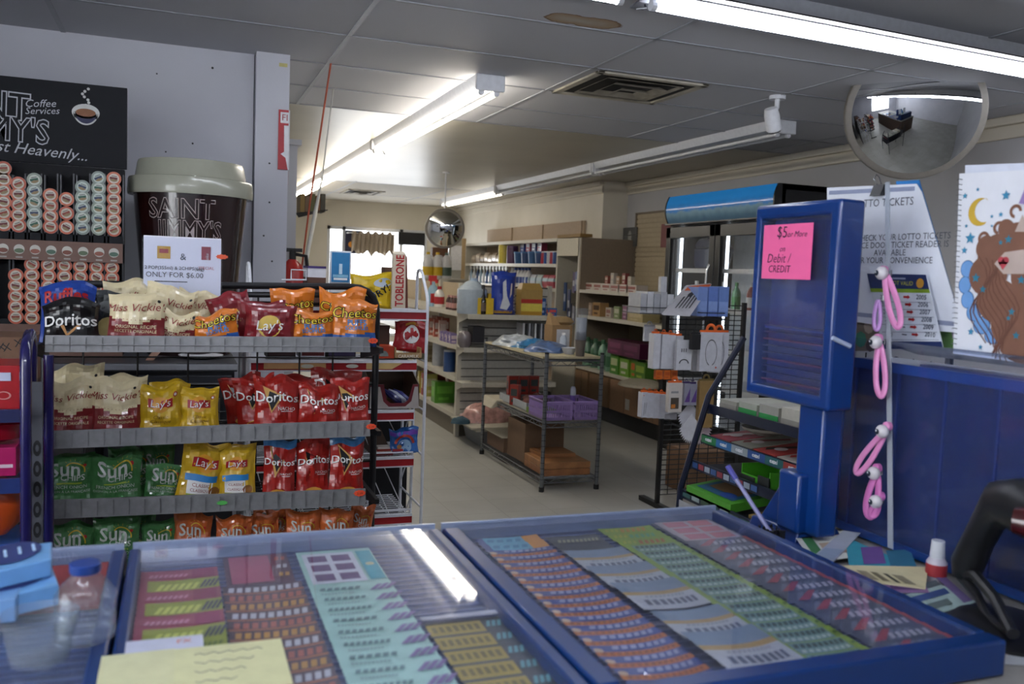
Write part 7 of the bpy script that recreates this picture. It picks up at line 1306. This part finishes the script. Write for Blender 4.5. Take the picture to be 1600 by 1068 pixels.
for x, y, a, b_, rt in ((1560, 395, 40, 32, .3), (1545, 430, 38, 36, 0), (1560, 470, 42, 38, -.3), (1585, 510, 44, 40, -.4), (1590, 370, 30, 24, .2), (1620, 480, 60, 60, 0), (1575, 360, 16, 20, .5), (1540, 385, 16, 20, -.5), (1605, 545, 50, 25, 0), (1615, 420, 40, 60, 0)): blob(x, y, a, b_, MAN, 2+.13*random.random()+x*.0012, rt)
for k in range(11): 
    pts = [UV(1530+k*5+14*math.sin(t*.9+k*.5), 400+t*17+k*3) for t in range(9)]
    for i in range(8): (a0, b0), (a1, b1) = pts[i], pts[i+1]; g.poly(pp, [(a0, b0), (a0+.0022, b0), (a1+.0022, b1), (a1, b1)], MAN2, 4.4+.05*k+.01*i)
for x, y in ((1538, 372), (1562, 356), (1588, 330)):
    u, v = UV(x, y); g.disc(pp, u, v, .011, MAN, 2.4, 14, rin=.006, a0=0, a1=4.6)
ppoly([(1556, 412), (1572, 394), (1600, 390), (1660, 392), (1660, 428), (1600, 428), (1570, 428)][::-1], SKN, 5.2); ppoly([(1588, 362), (1600, 335), (1612, 362)][::-1], SKN, 5.2); ppoly([(1594, 318), (1606, 288), (1612, 320)][::-1], M('#8f7ab0'), 5.2)
u, v = UV(1570, 411); HR = M('#b8404c', .7); g.disc(pp, u-.004, v+.004, .0062, HR, 6, 12); g.disc(pp, u+.004, v+.004, .0062, HR, 6, 12); g.poly(pp, [(u-.0098, v+.002), (u, v-.011), (u+.0098, v+.002)], HR, 6)
for x, y, R_ in ((1517, 372, 11), (1508, 391, 7), (1509, 306, 6), (1573, 305, 9), (1565, 335, 5), (1551, 338, 4), (1529, 296, 4), (1511, 353, 4), (1518, 518, 7), (1533, 542, 5), (1551, 353, 3)): star(x, y, R_, STB)
for x, y, R_ in ((1527, 434, 9), (1538, 452, 7), (1578, 374, 8), (1566, 379, 5), (1583, 487, 7), (1590, 524, 7), (1578, 497, 5), (1598, 437, 8), (1608, 460, 8)): star(x, y, R_, STD, 5.6)
g.build('drawing_page', r); g = MB()
for k in range(34): y = 281+8*k; p = PX(1500-k*.28, y, UX); g.tube([p+Vector((-.003, .003, 0)), p+Vector((-.004, -.002, .001)), p+Vector((-.001, -.006, 0))], .0007, M('#8c9098', .3, .8), 5)
g.build('spiral_wire', r)
g, _ = sheet('s', [(1508, 258), (1665, 252), (1665, 290), (1508, 300)], UX+.006, M('#d4dae8', .5), '', ''); o = g.build('white_card'); tag(o, 'white card peeking above the unicorn drawing pad', 'card')
MB().box((UX-.004, .85, 1.283), (UX+.03, 1.2, 1.29), M('#39406a')).build('support_ledge', bpy.data.objects['lottery_display'])
# ================================================================ KEYCHAIN STRIP
KX = 1.165; r = thing('keychain_strip', 'clear hanging strip holding pink wrist keychains in front of the sheet', 'strip', PX(1385, 300, KX))
a, b_ = PX(1386, 284, KX), PX(1391, 856, KX); MB().add([(KX, a.y+.005, a.z), (KX, a.y-.005, a.z), (KX, b_.y-.006, b_.z), (KX, b_.y+.006, b_.z)]+[(KX+.0015, a.y+.005, a.z), (KX+.0015, a.y-.005, a.z), (KX+.0015, b_.y-.006, b_.z), (KX+.0015, b_.y+.006, b_.z)], [(0, 3, 2, 1), (4, 5, 6, 7), (0, 1, 5, 4), (1, 2, 6, 5), (2, 3, 7, 6), (3, 0, 4, 7)], GL('strip_plastic', '#cfd4de', .35, .08)).build('plastic_strip', r)
PK = M('#d586b8', .45, coat=.2, var=.05); PK2 = M('#c06aa8', .45)
def keychain(top_, bot, wd, label, bead=True, tint=PK, bend=0):
    A, B = PX(*top_, KX-.012), PX(*bot, KX-.018); r = thing('pink_keychain', label, 'keychain', A, 0, 'pink wrist keychains'); d = (B-A); L = d.length; d.normalize(); s_ = Vector((0, d.z, -d.y)).normalized(); h = wd*.00042
    g = MB(); n_ = 16; vs = []; fs = []
    RW = .0052*wd/22+.0012; cs = []
    for i in range(n_*2+1):
        t = i/(n_*2); a = t*2*math.pi; along = (1-math.cos(a))/2; side = math.sin(a)*h*(.4+.8*along); cs.append(A+d*(along*L)+s_*side+XF*(.003*math.sin(a)))
    for i, c in enumerate(cs):
        tg = (cs[min(i+1, len(cs)-1)]-cs[max(i-1, 0)]).normalized(); b2 = Vector((0, tg.z, -tg.y)).normalized()
        for j in range(10): q = 2*math.pi*j/10; vs.append(c+b2*(RW*math.cos(q))+XF*(.0032*math.sin(q)))
    for i in range(n_*2):
        for j in range(10): fs.append((i*10+j, i*10+(j+1) % 10, (i+1)*10+(j+1) % 10, (i+1)*10+j))
    g.add(vs, fs, tint); g.build('strap', r, ang=80)
    if bead:
        c = A-d*.004; g = MB(); g.lathe([(.001, .011), (.007, .009), (.0115, .003), (.0115, -.003), (.007, -.009), (.001, -.011)], c+XF*-.008, M('#cdc9cc', .3, coat=.3), 18, 'x'); bb_ = g.build('round_bead', r, ang=80)
        g = MB(); pl = PxPl(c.x-.0195); g.disc(pl, -c.y, c.z, .005, M('#26303c'), 0, 12); g.disc(pl, -c.y-.0015, c.z+.0015, .0016, WH, 1, 8); g.build('dot', bb_)
        MB().lathe([(.001, .008), (.008, .004), (.008, -.004), (.001, -.008)], c-d*.008+s_*-.004+XF*.002, tint, 12, 'x').build('pink_tip', r)
    q = A.lerp(Vector((KX, A.y, A.z)), 1); MB().tube([A+XF*.002, q+XF*.0, q+ZF*.01], .0013, CHR, 6).build('ring', r)
keychain((1384, 430), (1404, 510), 22, 'topmost pink keychain strap, hanging over the year chart')
keychain((1372, 470), (1370, 515), 12, 'short lilac-pink strap beside the topmost keychain', False, M('#b88ac8', .45))
keychain((1374, 538), (1377, 618), 22, 'second pink keychain loop from the top, on the blue display edge')
keychain((1382, 676), (1338, 738), 20, 'third pink keychain, swinging out to the left')
keychain((1370, 742), (1358, 806), 26, 'fourth pink keychain with white bead near the counter', True, PK2)
keychain((1372, 786), (1362, 806), 14, 'lowest pink and purple keychain bead at the foot of the strip', True, PK2)
# ================================================================ COUNTER CLUTTER (right)
def paper(pts, z, c, label, draws=(), cat='paper', name='lottery_slip'):
    P_ = [PZ(x, y, z) for x, y in pts]; g = MB(); n_ = 4; g.add(P_+[p-ZF*.0006 for p in P_], [(3, 2, 1, 0), (4, 5, 6, 7), (0, 1, 5, 4), (1, 2, 6, 5), (2, 3, 7, 6), (3, 0, 4, 7)], M(c, .6)); sk = Skew(P_[3], P_[2]-P_[3], P_[0]-P_[3]); sk.n = ZF
    for u0, v0, u1, v1, cc in draws: g.rect(sk, u0, v0, u1, v1, M(cc, .6), 1)
    o = g.build(name); return tag(o, label, cat)
z = CZ+.012
paper([(1170, 812), (1245, 820), (1280, 870), (1230, 885)], z-.008, '#0f2f7a', 'small blue mat beside the pen holder', (), 'mat', 'blue_mat')
paper([(1236, 829), (1320, 829), (1350, 868), (1270, 878)], z, '#d5d8d0', 'white lottery slip with red band nearest the blue case', ((.1, .7, .9, .85, '#a8483a'), (.1, .2, .3, .9, '#3f7a4a'), (.35, .15, .9, .5, '#c0a890')))
paper([(1318, 828), (1345, 832), (1300, 880), (1262, 876)], z+.002, '#a8b0c0', 'narrow pale slip lying across the red-banded one', ((.1, .1, .9, .4, '#8fa0b8'),))
paper([(1320, 838), (1400, 872), (1450, 900), (1330, 905)], z+.001, '#2f96aa', 'teal lottery slip in the middle of the paper pile', ((.2, .3, .5, .7, '#6a4a90'), (.55, .2, .9, .6, '#2a6a88')))
paper([(1298, 882), (1450, 885), (1446, 920), (1330, 905)], z+.006, '#d2c9a0', 'cream receipt strip lying on top of the paper pile', ((.1, .3, .2, .8, '#6a6450'), (.3, .2, .45, .8, '#8a8268'), (.5, .2, .6, .8, '#7a7258'), (.68, .2, .74, .8, '#3a3a30'), (.8, .2, .95, .8, '#8a8268')))
paper([(1370, 915), (1470, 912), (1525, 940), (1420, 972)], z+.003, '#9cb4b0', 'pale green slip with dark print beside the scanner foot', ((.1, .6, .8, .75, '#4a5a60'), (.15, .35, .8, .5, '#2f4a80'), (.2, .1, .7, .25, '#5a6a68'), (.84, .05, .97, .95, '#6a5a88')))
paper([(1372, 905), (1440, 902), (1452, 925), (1380, 925)], z+.0045, '#8a6a94', 'purple-patterned slip between cream and green slips', ((.2, .2, .8, .8, '#5a3a6c'),))
paper([(1520, 1000), (1640, 985), (1640, 1040), (1520, 1035)], CZ+.002, '#a8acb0', 'white sheet on the counter at lower right corner', ((.1, .4, .6, .7, '#9a7a78'),), 'paper', 'paper_sheet')
# white bottle
c = PX(1458, 905, 1.14); z0 = CZ; zt = PX(1459, 843, 1.14).z; H_ = zt-z0; r = thing('glue_bottle', 'small white bottle with red label and white cap by the scanner', 'bottle', (1.145, c.y, z0)); c = (1.145, c.y, 0)
MB().lathe([(.014, z0+.001), (.016, z0+.004), (.016, z0+H_*.5), (.011, z0+H_*.62)], c, M('#b4b0bc', .35), 20).build('body', r); MB().lathe([(.011, z0+H_*.6), (.0115, z0+H_*.62), (.010, z0+H_), (.001, z0+H_)], c, M('#c8ccd4', .35), 18).build('cap', r); MB().lathe([(.0162, z0+H_*.2), (.0162, z0+H_*.48)], c, M('#9a2c34'), 20).build('red_label', r)
# pen holder brush and clear pen
p = PZ(1205, 852, CZ); r = thing('pen_holder', 'small black bristly pen block beside the trays', 'pen holder', (p.x, p.y, CZ)); g = MB().box((p.x-.02, p.y-.022, CZ), (p.x+.02, p.y+.022, CZ+.01), BLK)
random.seed(3)
for k in range(60): x, y = p.x+random.uniform(-.017, .017), p.y+random.uniform(-.02, .02); g.cyl((x, y, CZ+.008), (x+random.uniform(-.002, .002), y, CZ+.03+random.uniform(-.004, .004)), .0016, DRK, 4)
g.build('bristles', r)
a = Vector((p.x, p.y, CZ+.02)); q = PX(1137, 728, p.x-.03); r = thing('clear_pen', 'clear and violet tube pen leaning left out of the black holder', 'pen', a); MB().tube([a, a.lerp(q, .95)], .0042, M('#8a8cb8', .15, .2, .8, coat=.8), 10).build('barrel', r); MB().tube([a.lerp(q, .8), q], .0055, M('#4a4a9a', .2, coat=.6), 10).build('cap', r)
# barcode scanner on stand
SC = M('#141518', .4); SC2 = M('#1c1d20', .35)
def dp(x, y, d): v = ray(x, y)*d; return Vector((v.x, v.y, v.z+HC))
r = thing('barcode_scanner', 'black barcode scanner resting in a stand at the right edge', 'barcode scanner', PZ(1560, 990, CZ))
pts = [dp(1503, 905, 1.33), dp(1512, 880, 1.33), dp(1528, 845, 1.31), dp(1548, 808, 1.28), dp(1568, 785, 1.25), dp(1600, 790, 1.22), dp(1640, 808, 1.18)]
MB().tube(pts, [.014, .0235, .022, .023, .032, .040, .041], SC, 16).build('scanner_body', r, ang=70)
q = dp(1597, 808, 1.18); MB().tube([dp(1586, 812, 1.178), dp(1640, 822, 1.15)], [.018, .024], M('#3a0c10', .15, coat=.6), 12).build('red_window', r)
g = MB(); b0 = PZ(1565, 985, CZ+.0); g.lathe([(.095, 0), (.095, .006), (.08, .012), (.03, .02), (.001, .021)], b0, SC, 40); g.build('base', r)
g = MB(); g.tube([dp(1505, 895, 1.33), dp(1525, 900, 1.30), dp(1555, 935, 1.24), dp(1583, 990, 1.16)], [.012, .009, .008, .008], SC2, 10); g.tube([dp(1505, 897, 1.33), dp(1530, 935, 1.29), dp(1545, 965, 1.24), dp(1575, 985, 1.18)], [.012, .006, .006, .006], SC2, 8); g.build('stand_arm', r)
# end: drop helper flags
for o in bpy.data.objects:
    if o.get('w'): del o['w']
    if len(o.get('label', '').split()) > 16: pass
